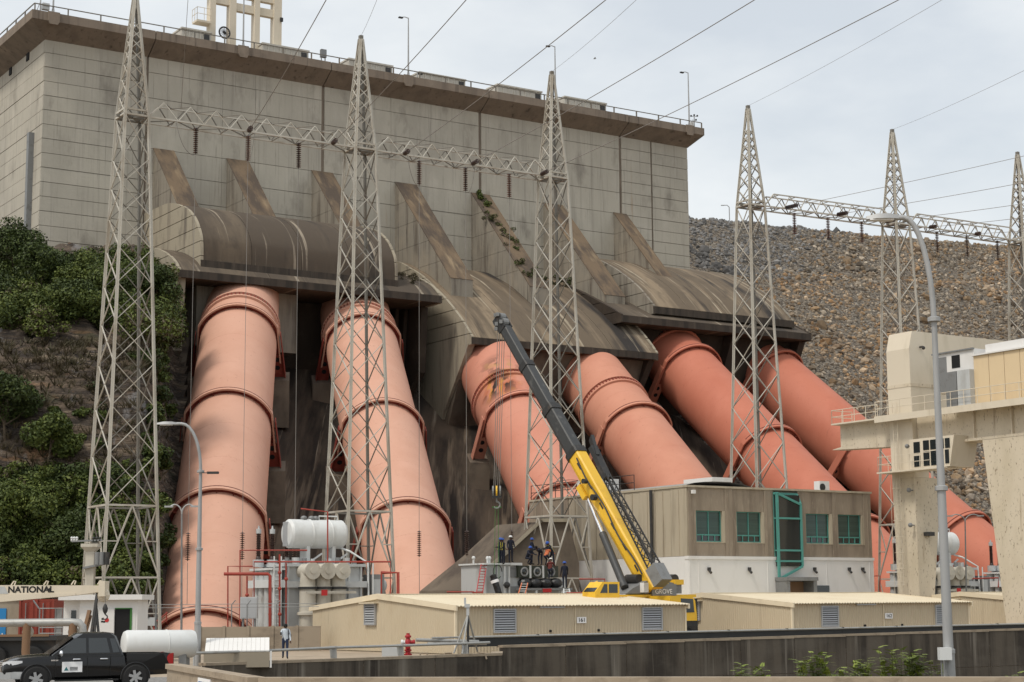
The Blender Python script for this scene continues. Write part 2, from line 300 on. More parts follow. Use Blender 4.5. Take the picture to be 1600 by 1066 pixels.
mat('black_panel', (.021, .023, .024), .5, spec=.4, layers=[((.045, .045, .045), (.6, .6, 3), .5, .7, .6)])
mat('green_sling', (.045, .16, .035), .8); mat('turret_green', (.022, .027, .016), .4, spec=.5); mat('wrap_black', (.014, .014, .015), .3, spec=.6, bump=(4, .9, .1))
mat('navy_cloth', (.014, .017, .030), .9, bump=(12, .4, .02)); mat('red_cloth', (.10, .022, .018), .9); mat('shirt_blue', (.50, .56, .62), .85, bump=(10, .3, .01))
mat('denim', (.022, .035, .075), .9); mat('skin', (.085, .045, .028), .55); mat('hair', (.008, .007, .007), .8); mat('helmet_blue', (.012, .07, .34), .35, spec=.5); mat('helmet_white', (.78, .78, .76), .35, spec=.5)
mat('hi_vis', (.60, .52, .06), .7); mat('bag_dark', (.018, .018, .022), .85); mat('orange_cloth', (.55, .16, .07), .85)
mat('print_black', (.012, .012, .012), .6); mat('print_red', (.5, .03, .03), .6); mat('print_white', (.8, .8, .8), .6); mat('print_blue', (.03, .10, .33), .5); mat('print_teal', (.03, .16, .17), .5)
mat('bark', (.11, .085, .06), .95); mat('tan_wood', (.20, .12, .07), .85)
def leafmat(name, c, c2):
    m = mat(name, c, .6, layers=[(c2, (.5, .5, .5), .42, .62, .85), (tuple(x * .45 for x in c), (1.6, 1.6, 1.6), .55, .68, .6)], coord='World', spec=.25)
    b = m.node_tree.nodes['Principled BSDF']
    b.inputs['Transmission Weight'].default_value = 0.0; b.inputs['Subsurface Weight'].default_value = 0.0
leafmat('leaf_dark', (.031, .048, .013), (.048, .067, .016)); leafmat('leaf_mid', (.066, .090, .019), (.040, .060, .015)); leafmat('leaf_light', (.108, .132, .026), (.068, .092, .019)); leafmat('leaf_fresh', (.22, .27, .05), (.14, .19, .035)); leafmat('leaf_dry', (.085, .066, .038), (.05, .048, .022))
# ------------------------------------------------------------------ ground, yard deck, canal walls
A_ = (-12.9, 74.5); B_ = (-0.62, 85.5); B2 = (-0.62, 88.5); C_ = (31.4, 108.0); C2 = (60.0, 125.5)
m = MB(); m.face([(-3000, -500, -9), (3000, -500, -9), (3000, 4000, -9), (-3000, 4000, -9)]); o = m.build('ground', 'earth', kind='structure')
dk = MB()
def slab(pts, z0, z1): dk.prism([(x, y, z0) for x, y in pts], (0, 0, z1 - z0))
slab([(-300, -60), (300, -60), (300, -2), (16, 33.1), (-5.2, 37), (-8.8, 46.6), (-300, 46.6)], -8.9, 0)
slab([(-300, 46.6), (-8.8, 46.6), A_, (-300, 74.5)], -8.9, 0)
slab([(-300, 74.5), A_, B_, B2, C_, C2, (300, 250), (300, 330), (-300, 330)], -8.9, 0)
dk.build('yard_deck', 'yard_concrete', kind='structure')
m = MB(); m.face([(-60, 30, .006), (-9.4, 45, .006), (-12.6, 66.5, .006), (-60, 61.5, .006)]); m.build('gravel_strip', 'gravel', kind='structure')
def wallrun(mb, pts, t, z0, zs):
    for (p, q, za, zb) in zip(pts[:-1], pts[1:], zs[:-1], zs[1:]):
        p = Vector(p).to_3d(); q = Vector(q).to_3d(); d = (q - p).normalized(); n = Vector((d.y, -d.x, 0)) * t
        a, b, c, e = p, q, q - n, p - n
        P = [(a.x, a.y, z0), (b.x, b.y, z0), (c.x, c.y, z0), (e.x, e.y, z0), (a.x, a.y, za), (b.x, b.y, zb), (c.x, c.y, zb), (e.x, e.y, za)]
        mb._add(P, [(3, 2, 1, 0), (4, 5, 6, 7), (0, 1, 5, 4), (1, 2, 6, 5), (2, 3, 7, 6), (3, 0, 4, 7)])
# near retaining wall in cast panels, then the canal wall behind it
def off(p, q, d):
    v = (Vector(q) - Vector(p)).normalized(); return Vector((v.y, -v.x)) * d
def wall_thing(name, label, runs, mats, pitch, z0, cop=.12):
    r = thing(name, label, 'wall', (runs[0][0][0], runs[0][0][1], 0))
    for (p, q, za, zb) in runs:
        p = Vector(p); q = Vector(q); n = max(1, round((q - p).length / pitch)); o_ = off(p, q, .02)
        for i in range(n):
            a = p.lerp(q, i / n); b = p.lerp(q, (i + 1) / n); dd = (b - a).normalized() * .025
            za_, zb_ = za + (zb - za) * i / n, za + (zb - za) * (i + 1) / n
            for (lo, hi) in ((z0, 'm'), ('m', 't')):
                mid = -1.28
                m = MB(); e = random.uniform(-.012, .012); a2, b2 = a + dd + o_ * (1 + e), b - dd + o_ * (1 + e)
                z_lo = z0 if lo == z0 else mid + .02; zA = mid - .02 if hi == 'm' else za_ - cop; zB = mid - .02 if hi == 'm' else zb_ - cop
                wallrun(m, [a2, b2], .3, z_lo, [zA, zB]); m.build('concrete_panel', mats[0], r)
            m = MB(); a2, b2 = a + o_ * 2.2 + dd * .3, b + o_ * 2.2 - dd * .3
            wallrun(m, [a2, b2], .55, za_ - cop + .005, [za_, zb_]); m.v = m.v; m.build('coping', mats[1], r)
        m = MB(); wallrun(m, [p, q], .25, z0, [za - cop, zb - cop]); m.build('wall_core', mats[0], r)
    return r
zB = px2(780, 1020.3, 85.6).z; zA = px2(324, 1036, 74.6).z
wall_thing('retaining_wall', 'short dark stained retaining wall below the pipe railing and fire hydrant', [(A_, B_, zA, zB), (B_, B2, zB, zB)], ('canal_concrete', 'coping_concrete'), 4.4, -5)
zc0 = px2(781, 1008.5, 88.5).z; zc1 = px2(1600, 981, 108).z
wall_thing('canal_wall', 'long dark streaked concrete canal wall below the beige sheds', [(B2, C_, zc0, zc1), (C_, C2, zc1, zc1 + .2)], ('canal_concrete', 'coping_concrete'), 3.9, -5)
# pipe rail with black sheet along the canal wall
r = thing('pipe_guard', 'grey pipe with black sheeting running along the top of the canal wall', 'guard rail', (B2[0], B2[1], zc0))
p0_, p1_ = Vector((B2[0] - 1.6, B2[1] - .55, zc0 + .42)), Vector((C2[0], C2[1] - .5, zc1 + .40))
m = MB(); m.tube(p0_, p1_, .055, 8); m.build('pipe', 'steel_pipe', r, smooth=40)
n = 18
for i in range(n):
    a = p0_.lerp(p1_, (i - .02) / n) + Vector((0, .10 + .008 * (i % 2), -.05)); b = p0_.lerp(p1_, (i + 1.02) / n) + Vector((0, .10 + .008 * (i % 2), -.05))
    m = MB(); m.bar(a + Vector((0, 0, -.20)), b + Vector((0, 0, -.20)), .03, .46); m.build('black_sheet', 'black_panel', r)
    m = MB(); m.cbox(tuple(a + Vector((0, -.1, .10))), (.16, .10, .04)); m.build('clamp', 'dark_metal', r)
# foreground parapet with coping and sign
r = thing('parapet_wall', 'tan concrete parapet in the foreground with a small blue and white sign', 'wall', (-5.2, 37, 0))
pp = [(-8.75, 46.5), (-5.2, 37.0), (3, 35.6), (10, 34.4), (16, 33.3)]; zt = [px2(283, 1037, 46.5).z, px2(415, 1058, 37).z]; zt += [px2(830, 1059, 35.6).z, px2(1280, 1060, 34.4).z, px2(1640, 1060.5, 33.3).z]
for i in range(4):
    m = MB(); wallrun(m, [pp[i], pp[i + 1]], -.28, 0, [zt[i] - .13, zt[i + 1] - .13]); m.build('wall_panel', 'coping_concrete', r)
    m = MB(); wallrun(m, [Vector(pp[i]) - off(pp[i], pp[i + 1], .05), Vector(pp[i + 1]) - off(pp[i], pp[i + 1], .05)], -.38, 0, [zt[i], zt[i + 1]])
    m.v = [Vector((v.x, v.y, max(v.z, zt[i] - .128 if v.z < .1 else v.z))) for v in m.v]; m.build('coping', 'coping_concrete', r)
q0 = Vector((pp[0][0], pp[0][1], 0)); q1 = Vector((pp[1][0], pp[1][1], 0)); sx = (q1 - q0).normalized(); sn = Vector((sx.y, -sx.x, 0))
if sn.y > 0: sn = -sn
# the wall's camera side
cpt = q0.lerp(q1, .52) + sn * .30; cpt.z = zt[0] - .50
m = MB(); m.bar(cpt - sx * .75, cpt + sx * .75, .03, .62); sg = m.build('sign_board', 'print_white', r)
m = MB(); m.bar(cpt - sx * .62 + sn * .018, cpt - sx * .22 + sn * .018, .012, .46); m.build('sign_symbol', 'print_blue', sg)
text_part('PARK HERE', .24, 'print_black', sg, cpt + sn * .02 + sx * .26 + Vector((0, 0, .14)), sx, (0, 0, 1), off=.006)

# ------------------------------------------------------------------ left hillside
def hill(x, y):
    e = x + .193 * y                      # distance left of the penstock cutting
    s = max(0, min(1, (-e + .6) / 3.5)); s = s * s * (3 - 2 * s)
    d = y - 113.5 - .10 * (x + 35)
    prof = np.interp(d, [0, 3, 8, 12, 17.5, 21, 34, 58, 75, 140], [-1, 1.2, 5.0, 9.0, 17.5, 21.5, 26.5, 37.0, 40, 45])
    base = np.interp(y, [100, 122, 135, 160, 172, 260], [-2, -1, 8, 25, 33, 38])
    z = base * (1 - s) * .9 + prof * s
    nv = Vector((x * .11, y * .11, 1.3)); st_ = Vector((x * .35 + z * .25, y * .2, z * 1.1 + x * .3)); z += (noise.noise(nv) * 1.6 + noise.noise(nv * 3.1) * .8 + noise.noise(nv * 9) * .35 + abs(noise.noise(st_)) * 1.3 + abs(noise.noise(st_ * 2.7)) * .6) * (.25 + .75 * s)
    return z
nx_, ny_ = 190, 230
xs = np.linspace(-90, -16, nx_); ys = np.concatenate([np.linspace(110, 150, 150), np.linspace(151, 230, 80)])
vs = []; 
for y in ys:
    for x in xs: vs.append((x, y, hill(x, y)))
fs = [(j * nx_ + i, j * nx_ + i + 1, (j + 1) * nx_ + i + 1, (j + 1) * nx_ + i) for j in range(ny_ - 1) for i in range(nx_ - 1) if xs[i + 1] + .193 * ys[j] < 1.0]
me = bpy.data.meshes.new('hillside'); me.from_pydata(vs, [], fs); me.materials.append(MATS['hill_rock']); o = bpy.data.objects.new('hillside', me); col.objects.link(o); prop(o, kind='structure')
me.polygons.foreach_set('use_smooth', [True] * len(fs))

# ------------------------------------------------------------------ rockfill embankment on the right
DF = Fr(-46.2, 172.6, AZ, EYE)
PK = {1: (15.6, 29.0, -6.2, 34.0), 2: (28.4, 28.4, -12.0, 35.1), 3: (43.5, 27.28, -15.6, 34.6), 4: (55.6, 26.95, -21.9, 34.5), 5: (69.0, 28.0, -27.0, 35.6), 6: (83.6, 26.9, -36.0, 37.1)}
def axis(k):
    u_, z_, a, e = PK[k]; p = DF.W(u_, -12, z_); a = R(a); e = R(e)
    d = Vector((cos(e) * sin(a), cos(e) * cos(a), sin(e))); h = Vector((cos(a), -sin(a), 0)); n = h.cross(d).normalized()
    return p, d, h, n
_p6, _d6, _h6, _n6 = axis(6); _dh = Vector((_d6.x, _d6.y, 0)).normalized()
e0 = pz(1078, 346, 57 + EYE); e1 = pz(1600, 388, 57 + EYE); ed = (e1 - e0).to_2d().normalized(); en = Vector((ed.y, -ed.x))
if en.y > 0: en = -en
def emb(s, t):
    """s along the crest, t horizontal distance down the slope"""
    z = np.interp(t, [-30, -2, 0, 13, 17, 82, 120], [58.5, 57.6, 57, 47.0, 46.4, -2, -4]) + EYE
    p = e0.to_2d() + ed * s + en * t
    nv = Vector((p.x * .05, p.y * .05, 2.2)); z += noise.noise(nv) * .9 + noise.noise(nv * 4) * .5
    q = Vector((p.x, p.y, 0)) - _p6; lat = q.dot(_h6); za = _p6.z + q.dot(_dh) * _d6.z / math.hypot(_d6.x, _d6.y)      # keep the rock clear of the last penstock
    cap = za - 4.6 + max(0, lat - 5.5) * 1.1
    return Vector((p.x, p.y, min(z, cap)))
S = np.linspace(-45, 170, 150); T = np.linspace(-25, 110, 120)
vs = [tuple(emb(s, t)) for t in T for s in S]; n = len(S)
fs = [(j * n + i, (j + 1) * n + i, (j + 1) * n + i + 1, j * n + i + 1) for j in range(len(T) - 1) for i in range(n - 1)]
me = bpy.data.meshes.new('embankment'); me.from_pydata(vs, [], fs); me.materials.append(MATS['rock_slope']); o = bpy.data.objects.new('embankment', me); col.objects.link(o); prop(o, kind='structure')
t_ = (1 + 5 ** .5) / 2
ICO = np.array([(-1, t_, 0), (1, t_, 0), (-1, -t_, 0), (1, -t_, 0), (0, -1, t_), (0, 1, t_), (0, -1, -t_), (0, 1, -t_), (t_, 0, -1), (t_, 0, 1), (-t_, 0, -1), (-t_, 0, 1)]) / 1.9
ICF = np.array([(0, 11, 5), (0, 5, 1), (0, 1, 7), (0, 7, 10), (0, 10, 11), (1, 5, 9), (5, 11, 4), (11, 10, 2), (10, 7, 6), (7, 1, 8), (3, 9, 4), (3, 4, 2), (3, 2, 6), (3, 6, 8), (3, 8, 9), (4, 9, 5), (2, 4, 11), (6, 2, 10), (8, 6, 7), (9, 8, 1)])
def rocks(name, pts, sizes, cols, kind='stuff'):
    n = len(pts); V_ = np.zeros((n, 12, 3)); 
    for i in range(n):
        q = np.linalg.qr(rng.normal(size=(3, 3)))[0]; sc_ = sizes[i] * rng.uniform(.55, 1.25, 3)
        V_[i] = (ICO * sc_ * rng.uniform(.72, 1.22, (12, 1))) @ q + pts[i]
    F_ = (ICF[None] + (np.arange(n) * 12)[:, None, None]).reshape(-1, 3)
    me = bpy.data.meshes.new(name); me.from_pydata(V_.reshape(-1, 3).tolist(), [], F_.tolist())
    ca = me.color_attributes.new('col', 'FLOAT_COLOR', 'POINT'); cc = np.ones((n, 12, 4)); cc[:, :, :3] = np.asarray(cols)[:, None, :]; ca.data.foreach_set('color', cc.reshape(-1).astype(np.float32))
    me.materials.append(MATS['rocks']); o = bpy.data.objects.new(name, me); col.objects.link(o)
    if kind: o['kind'] = kind
    return o
pal = np.array([(.27, .235, .19), (.21, .18, .145), (.15, .13, .11), (.33, .31, .28), (.25, .195, .135), (.21, .20, .185), (.38, .355, .315), (.27, .20, .13)])
P_, S_, C3 = [], [], []
for i in range(33000):
    s = rng.uniform(-6, 100); t = rng.uniform(-4, 86); p = emb(s, t)
    sz = rng.choice([.18, .27, .38, .66], p=[.40, .38, .20, .02])
    band = noise.noise(Vector((s * .05, t * .07, 5))) + .5 * noise.noise(Vector((s * .16, t * .2, 9)))
    c = pal[rng.integers(8)] * np.array((1.2, 1.09, .96)) * rng.uniform(.5, 1.1) * (1 + .3 * band)
    e_ = (13 - t) / 8 + (13 - s) / 8 + 1.2 * band
    if t < 19 and e_ > .3 + rng.normal() * .5: c = np.array((.19, .185, .18)) * rng.uniform(.45, 1.3)
    elif band > .12: c = c * np.array((1.05, .94, .83))
    if t > 58 and rng.random() < .22: sz *= 1.8
    if noise.noise(Vector((s * .11, t * .11, 21))) > .33: sz *= 1.5; c = c * .7
    P_.append(p); S_.append(sz); C3.append(c)
rocks('rockfill', np.array(P_), S_, np.clip(C3, .02, .7))
# ------------------------------------------------------------------ the dam intake block (frame DF: x along the face, y into the dam, z above the eye)
dam = thing('intake_dam', 'massive grey panelled concrete intake block with flared cornice and sloping buttresses', 'dam', DF)
UL, UR, ZT = -1.1, 81.75, 57.1
m = MB(DF); m.box((UL + .12, .14, 8), (UR - .12, 45, ZT + 1.9)); m.build('core', 'cornice_concrete', dam)
PM = {}
def panel(x, y, z, sx, sy, sz):
    key = (round(sx, 2), round(sy, 2), round(sz, 2))
    if key not in PM:
        b = MB(); b.box((0, 0, 0), (sx, sy, sz)); o = b.build('concrete_panel', 'dam_concrete'); PM[key] = o.data; bpy.data.objects.remove(o)
    o = bpy.data.objects.new('concrete_panel', PM[key]); col.objects.link(o); o.parent = dam; o.location = (x, y, z)
g = .055
# front left block and left face: low lifts
zl = [ZT]; z = 55.75
while z > 20: zl.append(z); z -= 1.49
for a, b in zip(zl[:-1], zl[1:]):
    e = random.uniform(-.02, .02)
    panel(UL, e, b + g, 9.85 - UL - .12, .16, a - b - 2 * g + g)
    for k in range(2): panel(UL - e, .2 + k * 21, b + g, .16, 20.9, a - b - g)
zr = [ZT]; z = 55.65
while z > 30: zr.append(z); z -= 1.40
for a, b in zip(zr[:-1], zr[1:]):
    for (x0, x1) in ((71.25, 75.85), (76.0, UR)):
        panel(x0 + g, random.uniform(-.02, .02), b + g, x1 - x0 - 2 * g, .16, a - b - g)
zm = [ZT, 55.45, 52.7, 49.95, 47.3, 44.65, 42.0, 39.3, 36.6, 33.9, 31.2, 28.5]
bays = [(9.98, 30.15), (30.5, 50.6), (50.95, 70.95)]
for (x0, x1) in bays:
    cs = [x0, x0 + 8.4, x0 + 12.2, x1]
    for i, (a, b) in enumerate(zip(zm[:-1], zm[1:])):
        for c, d in zip(cs[:-1], cs[1:]): panel(c + .014, random.uniform(-.02, .02), b + g, d - c - .028, .16, a - b - g)
# cornice: flared soffit and parapet mitred round the left corner
prof = [(0.0, ZT), (2.05, ZT + 1.35), (2.05, ZT + 2.25), (1.5, ZT + 2.25), (1.5, ZT + 1.9), (-.2, ZT + 1.9)]
front = [[(UL - o_, -o_, z) for o_, z in prof], [(UR + o_ * .55, -o_, z) for o_, z in prof]]
left = [[(UL - o_, 45, z) for o_, z in prof], [(UL - o_, -o_, z) for o_, z in prof]]
us = [UL, 9.9, 30.3, 50.8, 71.05, UR]
for k in range(5):
    a, b = us[k], us[k + 1]
    A = front[0] if k == 0 else [(a + .05, -o_, z) for o_, z in prof]; B = front[1] if k == 4 else [(b - .05, -o_, z) for o_, z in prof]
    m = MB(DF); m.loft([A, B]); m.build('cornice', 'cornice_concrete', dam, fix=True)
m = MB(DF); m.loft(left); m.build('cornice', 'cornice_concrete', dam, fix=True)
for k, px in enumerate((83, 380, 638, 868, 1077)):      # corbels under the lamp posts
    x, z = DF.Y(px, 60 + 110 * k / 4, -2.1)
    m = MB(DF); m.prism([(x - .6, -2.05, ZT + 2.30), (x + .6, -2.05, ZT + 2.30), (x + .6, -2.05, ZT + 1.35), (x + .4, -2.05, ZT + 1.0), (x - .4, -2.05, ZT + 1.0), (x - .6, -2.05, ZT + 1.35)], (0, -.18, 0)); m.build('corbel', 'cornice_concrete', dam, fix=True)
# railing on the parapet
ZP = ZT + 2.25
m = MB(DF); m.bar((UL - 1.75, -1.75, ZP + .75), (UR + .9, -1.75, ZP + .75), .09); m.bar((UL - 1.75, -1.75, ZP + .75), (UL - 1.75, 40, ZP + .75), .09); m.build('handrail', 'galv_shade', dam)
for i in range(26):
    m = MB(DF); x = UL - 1.7 + i * 3.42; m.bar((x, -1.75, ZP), (x, -1.75, ZP + .75), .16, .10); m.build('railing_post', 'galv_shade', dam)
for i in range(1, 10):
    m = MB(DF); m.bar((UL - 1.75, -1.75 + i * 3.0, ZP), (UL - 1.75, -1.75 + i * 3.0, ZP + .75), .12); m.build('railing_post', 'galv_shade', dam)
# small window slots and the dark downpipe on the left face
for (px, py) in ((44, 86), (17, 108.5)):
    y, z = DF.X(px, py, UL - .02); m = MB(DF); m.box((UL - .10, y - .42, z - .62), (UL + .3, y + .42, z + .62)); m.build('window_slot', 'hollow', dam)
y, z0 = DF.X(47.5, 208, UL - .3); _, z1 = DF.X(48, 400, UL - .3)
m = MB(DF); m.box((UL - .55, y - .35, z1 - 4), (UL + .05, y + .35, z0)); m.build('downpipe_casing', 'grey_metal', dam)
m = MB(DF); m.prism([(UL, 14.5, 47.3 - 9), (UL, 22, 44), (UL, 22, 20), (UL, 8.6, 20)], (-1, 0, 0)); m.build('side_buttress', 'buttress_concrete', dam, fix=True)
# vertical dark joints already open to the core; buttresses
bt = [(10.7, 2.2, 12.5, 33.5), (18.95, 2.45, 13, 33.5), (29.0, 2.5, 13, 33.5), (39.45, 2.7, 12.5, 33.5), (49.55, 2.4, 13, 33.0), (59.6, 2.75, 13, 33.0), (69.95, 1.9, 8, 39)]
for (x, wd_, ln, zb) in bt:
    zt_ = 47.35; y1 = -ln; sl_ = 1.06
    for (za, zb2) in ((47.35, 44.65), (44.62, 42.0), (41.97, 39.3), (39.27, 36.6), (36.57, 34.4)):
        ya, yb = -(zt_ - za) / sl_ - .05, -(zt_ - zb2) / sl_ - .05
        zl_ = 25 if zb2 < 35 else zb2; m = MB(DF); m.prism([(x, .1, za), (x, ya, za), (x, yb, zb2), (x, yb, zl_), (x, .1, zl_)] if zl_ < zb2 else [(x, .1, za), (x, ya, za), (x, yb, zb2), (x, .1, zb2)], (wd_, 0, 0)); m.build('buttress_block', 'buttress_concrete', dam, fix=True)
    m = MB(DF); d = Vector((0, -1, -sl_)).normalized(); nn = Vector((0, -sl_, 1)).normalized() * .07
    a = Vector((x - .06, -.02, zt_)) ; b = Vector((x - .06, -(zt_ - 34.35) / sl_, 34.35))
    m.prism([tuple(a), tuple(a + nn), tuple(b + nn), tuple(b)], (wd_ + .12, 0, 0)); m.build('buttress_slope', 'buttress_slope', dam, fix=True)
# ------------------------------------------------------------------ hoods over the penstock heads
def densify(p, n=5):
    """Catmull-Rom through profile points"""
    q = []; P = [p[0]] + list(p) + [p[-1]]
    for i in range(1, len(P) - 2):
        for k in range(n):
            t = k / n; a, b, c, d = [np.array(P[i + j - 1]) for j in range(4)]
            q.append(tuple(.5 * ((2 * b) + (-a + c) * t + (2 * a - 5 * b + 4 * c - d) * t * t + (-a + 3 * b - 3 * c + d) * t ** 3)))
    q.append(p[-1]); return q
def hood_shell(name, parent, u0, u1, prof, lipz, back, mt='hood_concrete', seg=None, endm='hood_end'):
    pr = densify(prof); ly = pr[-1][0]
    n = 1 if not seg else seg
    poly = [(y, z) for y, z in pr] + [(ly, lipz), (ly + .9, lipz - .02), (ly + 1.3, lipz), (back, lipz)] + [(0.05, lipz)]
    for k in range(n):
        a = u0 + (u1 - u0) * k / n; b = u0 + (u1 - u0) * (k + 1) / n
        if k < n - 1: b -= .05
        m = MB(DF); m.loft([[(a + .3 * (k == 0), y, z) for y, z in poly], [(b - .3 * (k == n - 1), y, z) for y, z in poly]]); m.build(name, mt, parent, smooth=25, fix=True)
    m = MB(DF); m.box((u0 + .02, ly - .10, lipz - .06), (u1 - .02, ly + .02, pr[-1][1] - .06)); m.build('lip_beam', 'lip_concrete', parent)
    # end slabs standing 4 cm proud, in paler board-marked concrete
    po = [(y, z + .10) for y, z in pr[:-1]] + [(ly - .08, pr[-1][1] + .05), (ly - .08, lipz - .1), (0.05, lipz - .1)]
    yo = lambda z: float(np.interp(z, [q[1] for q in reversed(pr)], [q[0] for q in reversed(pr)]))
    zz = [lipz - .1]; z = math.ceil(lipz / 1.45) * 1.45
    while z < pr[0][1] - .4:
        if z > lipz + .3: zz.append(z)
        z += 1.45
    zz.append(pr[0][1] + .10)
    for a in (u0, u1 - .3):
        for z0_, z1_ in zip(zz[:-1], zz[1:]):
            z1g = z1_ - (.07 if z1_ < zz[-1] else 0); mids = [(q[0] - .04, q[1] + .08) for q in reversed(pr) if z0_ + .05 < q[1] + .08 < z1g - .02]
            top_y = yo(z1g - .08) - .04 if z1_ < zz[-1] else -.3
            m = MB(DF); m.prism([(a, .05, z0_), (a, yo(max(z0_, pr[-1][1])) - .05, z0_)] + [(a, y, z) for y, z in mids] + [(a, top_y, z1g), (a, .05, z1g)], (.3, 0, 0)); m.build('end_wall_lift', endm, parent, fix=True)
    return pr
def hood_wall(parent, u0, u1, pts, mt='recess_shaded_concrete', name='headwall'):
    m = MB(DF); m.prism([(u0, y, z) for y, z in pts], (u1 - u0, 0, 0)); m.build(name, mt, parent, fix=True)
h1 = thing('penstock_hood', 'brown arched concrete hood over the two leftmost penstocks', 'hood', Fr(*DF.W(11, 0, 0)[:2], AZ, EYE + 18), 'arched penstock hoods')
uR = lambda px, py, w_: DF.Y(px, py, w_)[0]
hood_shell('arched_roof', h1, 9.85, uR(621, 435, -15.05), [(0, 40.2), (-3.4, 40.15), (-7.0, 39.95), (-10.95, 38.73), (-13.3, 37.2), (-14.65, 35.5), (-15.0, 34.3), (-15.05, 32.95)], 32.1, -2, seg=4)
hood_shell('lower_roof', h1, uR(278, 427, -15.9), uR(690, 462, -15.9), [(0, 36.0), (-5.5, 35.5), (-10.5, 34.4), (-14.0, 33.0), (-15.9, 31.6)], 30.9, -2, seg=3)
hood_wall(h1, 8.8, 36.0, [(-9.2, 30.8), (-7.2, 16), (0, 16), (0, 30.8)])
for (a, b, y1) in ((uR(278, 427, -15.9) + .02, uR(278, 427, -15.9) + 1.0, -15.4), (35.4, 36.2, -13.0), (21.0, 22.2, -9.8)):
    hood_wall(h1, a, b, [(y1, 30.95), (y1 + .6, 24.0), (-2, 15), (0, 15), (0, 30.95)], 'hood_end' if a < 9 else 'recess_shaded_concrete', 'side_pier')
for k in range(4): hood_wall(h1, 31.6 + k * 1.05, 32.0 + k * 1.05, [(-10.6, 30.85), (-9.0, 17), (-7, 17), (-7, 30.85)], name='wall_rib')
h2 = thing('penstock_hood', 'tan streaked arched hood over the two middle penstocks, lowest of the three', 'hood', Fr(*DF.W(41, 0, 0)[:2], AZ, EYE + 12), 'arched penstock hoods')
hood_shell('arched_roof', h2, 38.08, uR(1028, 548, -18.5), [(0, 38.0), (-3, 37.5), (-5.8, 36.3), (-8.6, 34.9), (-13.0, 32.0), (-15.9, 29.7), (-17.6, 28.1), (-18.5, 27.15)], 26.45, -2, seg=4, mt='hood_streaked')
hood_wall(h2, 38.4, 61.6, [(-17.0, 26.4), (-10.5, 12), (0, 12), (0, 26.4)], 'flank_concrete')
hood_wall(h2, 38.05, 38.8, [(-18.1, 26.5), (-13.0, 19.8), (-8, 10), (0, 10), (0, 26.5)], 'hood_end', 'side_pier')
hood_wall(h2, 61.2, 62.0, [(-18.1, 26.5), (-13.2, 20.0), (-8, 10), (0, 10), (0, 26.5)], 'recess_shaded_concrete', 'side_pier')
h3 = thing('penstock_hood', 'dark streaked arched hood over the two rightmost penstocks beside the rockfill', 'hood', Fr(*DF.W(64, 0, 0)[:2], AZ, EYE + 18), 'arched penstock hoods')
hood_shell('arched_roof', h3, 63.8, uR(1240, 500, -15.5), [(0, 41.4), (-1.3, 41.1), (-5, 40.0), (-9.17, 37.9), (-12.9, 35.4), (-15.5, 33.0)], 32.2, -2, seg=4, endm='buttress_concrete', mt='hood_streaked')
hood_shell('lower_roof', h3, uR(970, 492, -16.4), uR(1267, 519, -16.4), [(0, 37.6), (-6, 36.2), (-12, 33.6), (-16.4, 31.45)], 30.7, -2, seg=3, endm='recess_shaded_concrete')
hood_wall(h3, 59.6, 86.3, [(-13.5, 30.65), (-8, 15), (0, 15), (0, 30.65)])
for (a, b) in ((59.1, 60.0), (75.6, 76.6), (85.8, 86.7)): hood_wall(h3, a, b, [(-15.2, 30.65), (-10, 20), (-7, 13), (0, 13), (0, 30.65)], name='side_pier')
# fill behind the gap between hoods 2 and 3 and right of the dam
# ------------------------------------------------------------------ penstocks
RG = {1: [-7.6, -25.0, -41.6, -57.8], 2: [-5.3, -23.1, -40.0], 3: [-17.7, -34.8], 4: [-17.8, -35.0], 5: [-4.6, -22.5, -39.5], 6: [-1.2, -18.5, -34.6]}
CO = {1: -4.6, 2: -2.4, 3: -12.8, 4: -12.0, 5: .0, 6: 2.5}
PMt = {1: 'pipe_faded', 2: 'pipe_faded', 3: 'pipe_mid', 4: 'pipe_mid', 5: 'pipe_red', 6: 'pipe_red'}
PL = {1: 'pale salmon penstock pipe at far left behind the leftmost lattice tower', 2: 'pale salmon penstock second from left behind the second lattice tower',
      3: 'salmon penstock with charred rust stain behind the crane boom', 4: 'salmon penstock fourth from left running down behind the windowed building',
      5: 'red salmon penstock fifth from left behind the fourth lattice tower', 6: 'red salmon penstock at far right passing behind the cream gantry crane'}
RAD = 3.6; AXS = {}
p, d, h, n = axis(3); c_ = tuple(p + d * -14.6 + (h * -.55 + n * .83) * RAD); c2_ = tuple(p + d * -11.0 + (h * -.3 + n * .95) * RAD)
pen('pipe_burnt', (.55, .245, .172), (.48, .185, .125), [(c_, .6, 3.4, (.38, .10, .035), (.5, .5, .2), .38, .5, .9), (c_, .4, 2.6, (.55, .25, .03), (1.1, .6, .25), .52, .57, .9), (c_, .8, 2.6, (.02, .014, .012), (.9, .5, .2), .48, .54, .97), (c2_, .3, 2.6, (.04, .025, .018), (.6, .6, .5), .50, .56, .9), (c2_, .5, 3.2, (.42, .24, .10), (.5, .5, .3), .5, .58, .7)])
PMt[3] = 'pipe_burnt'
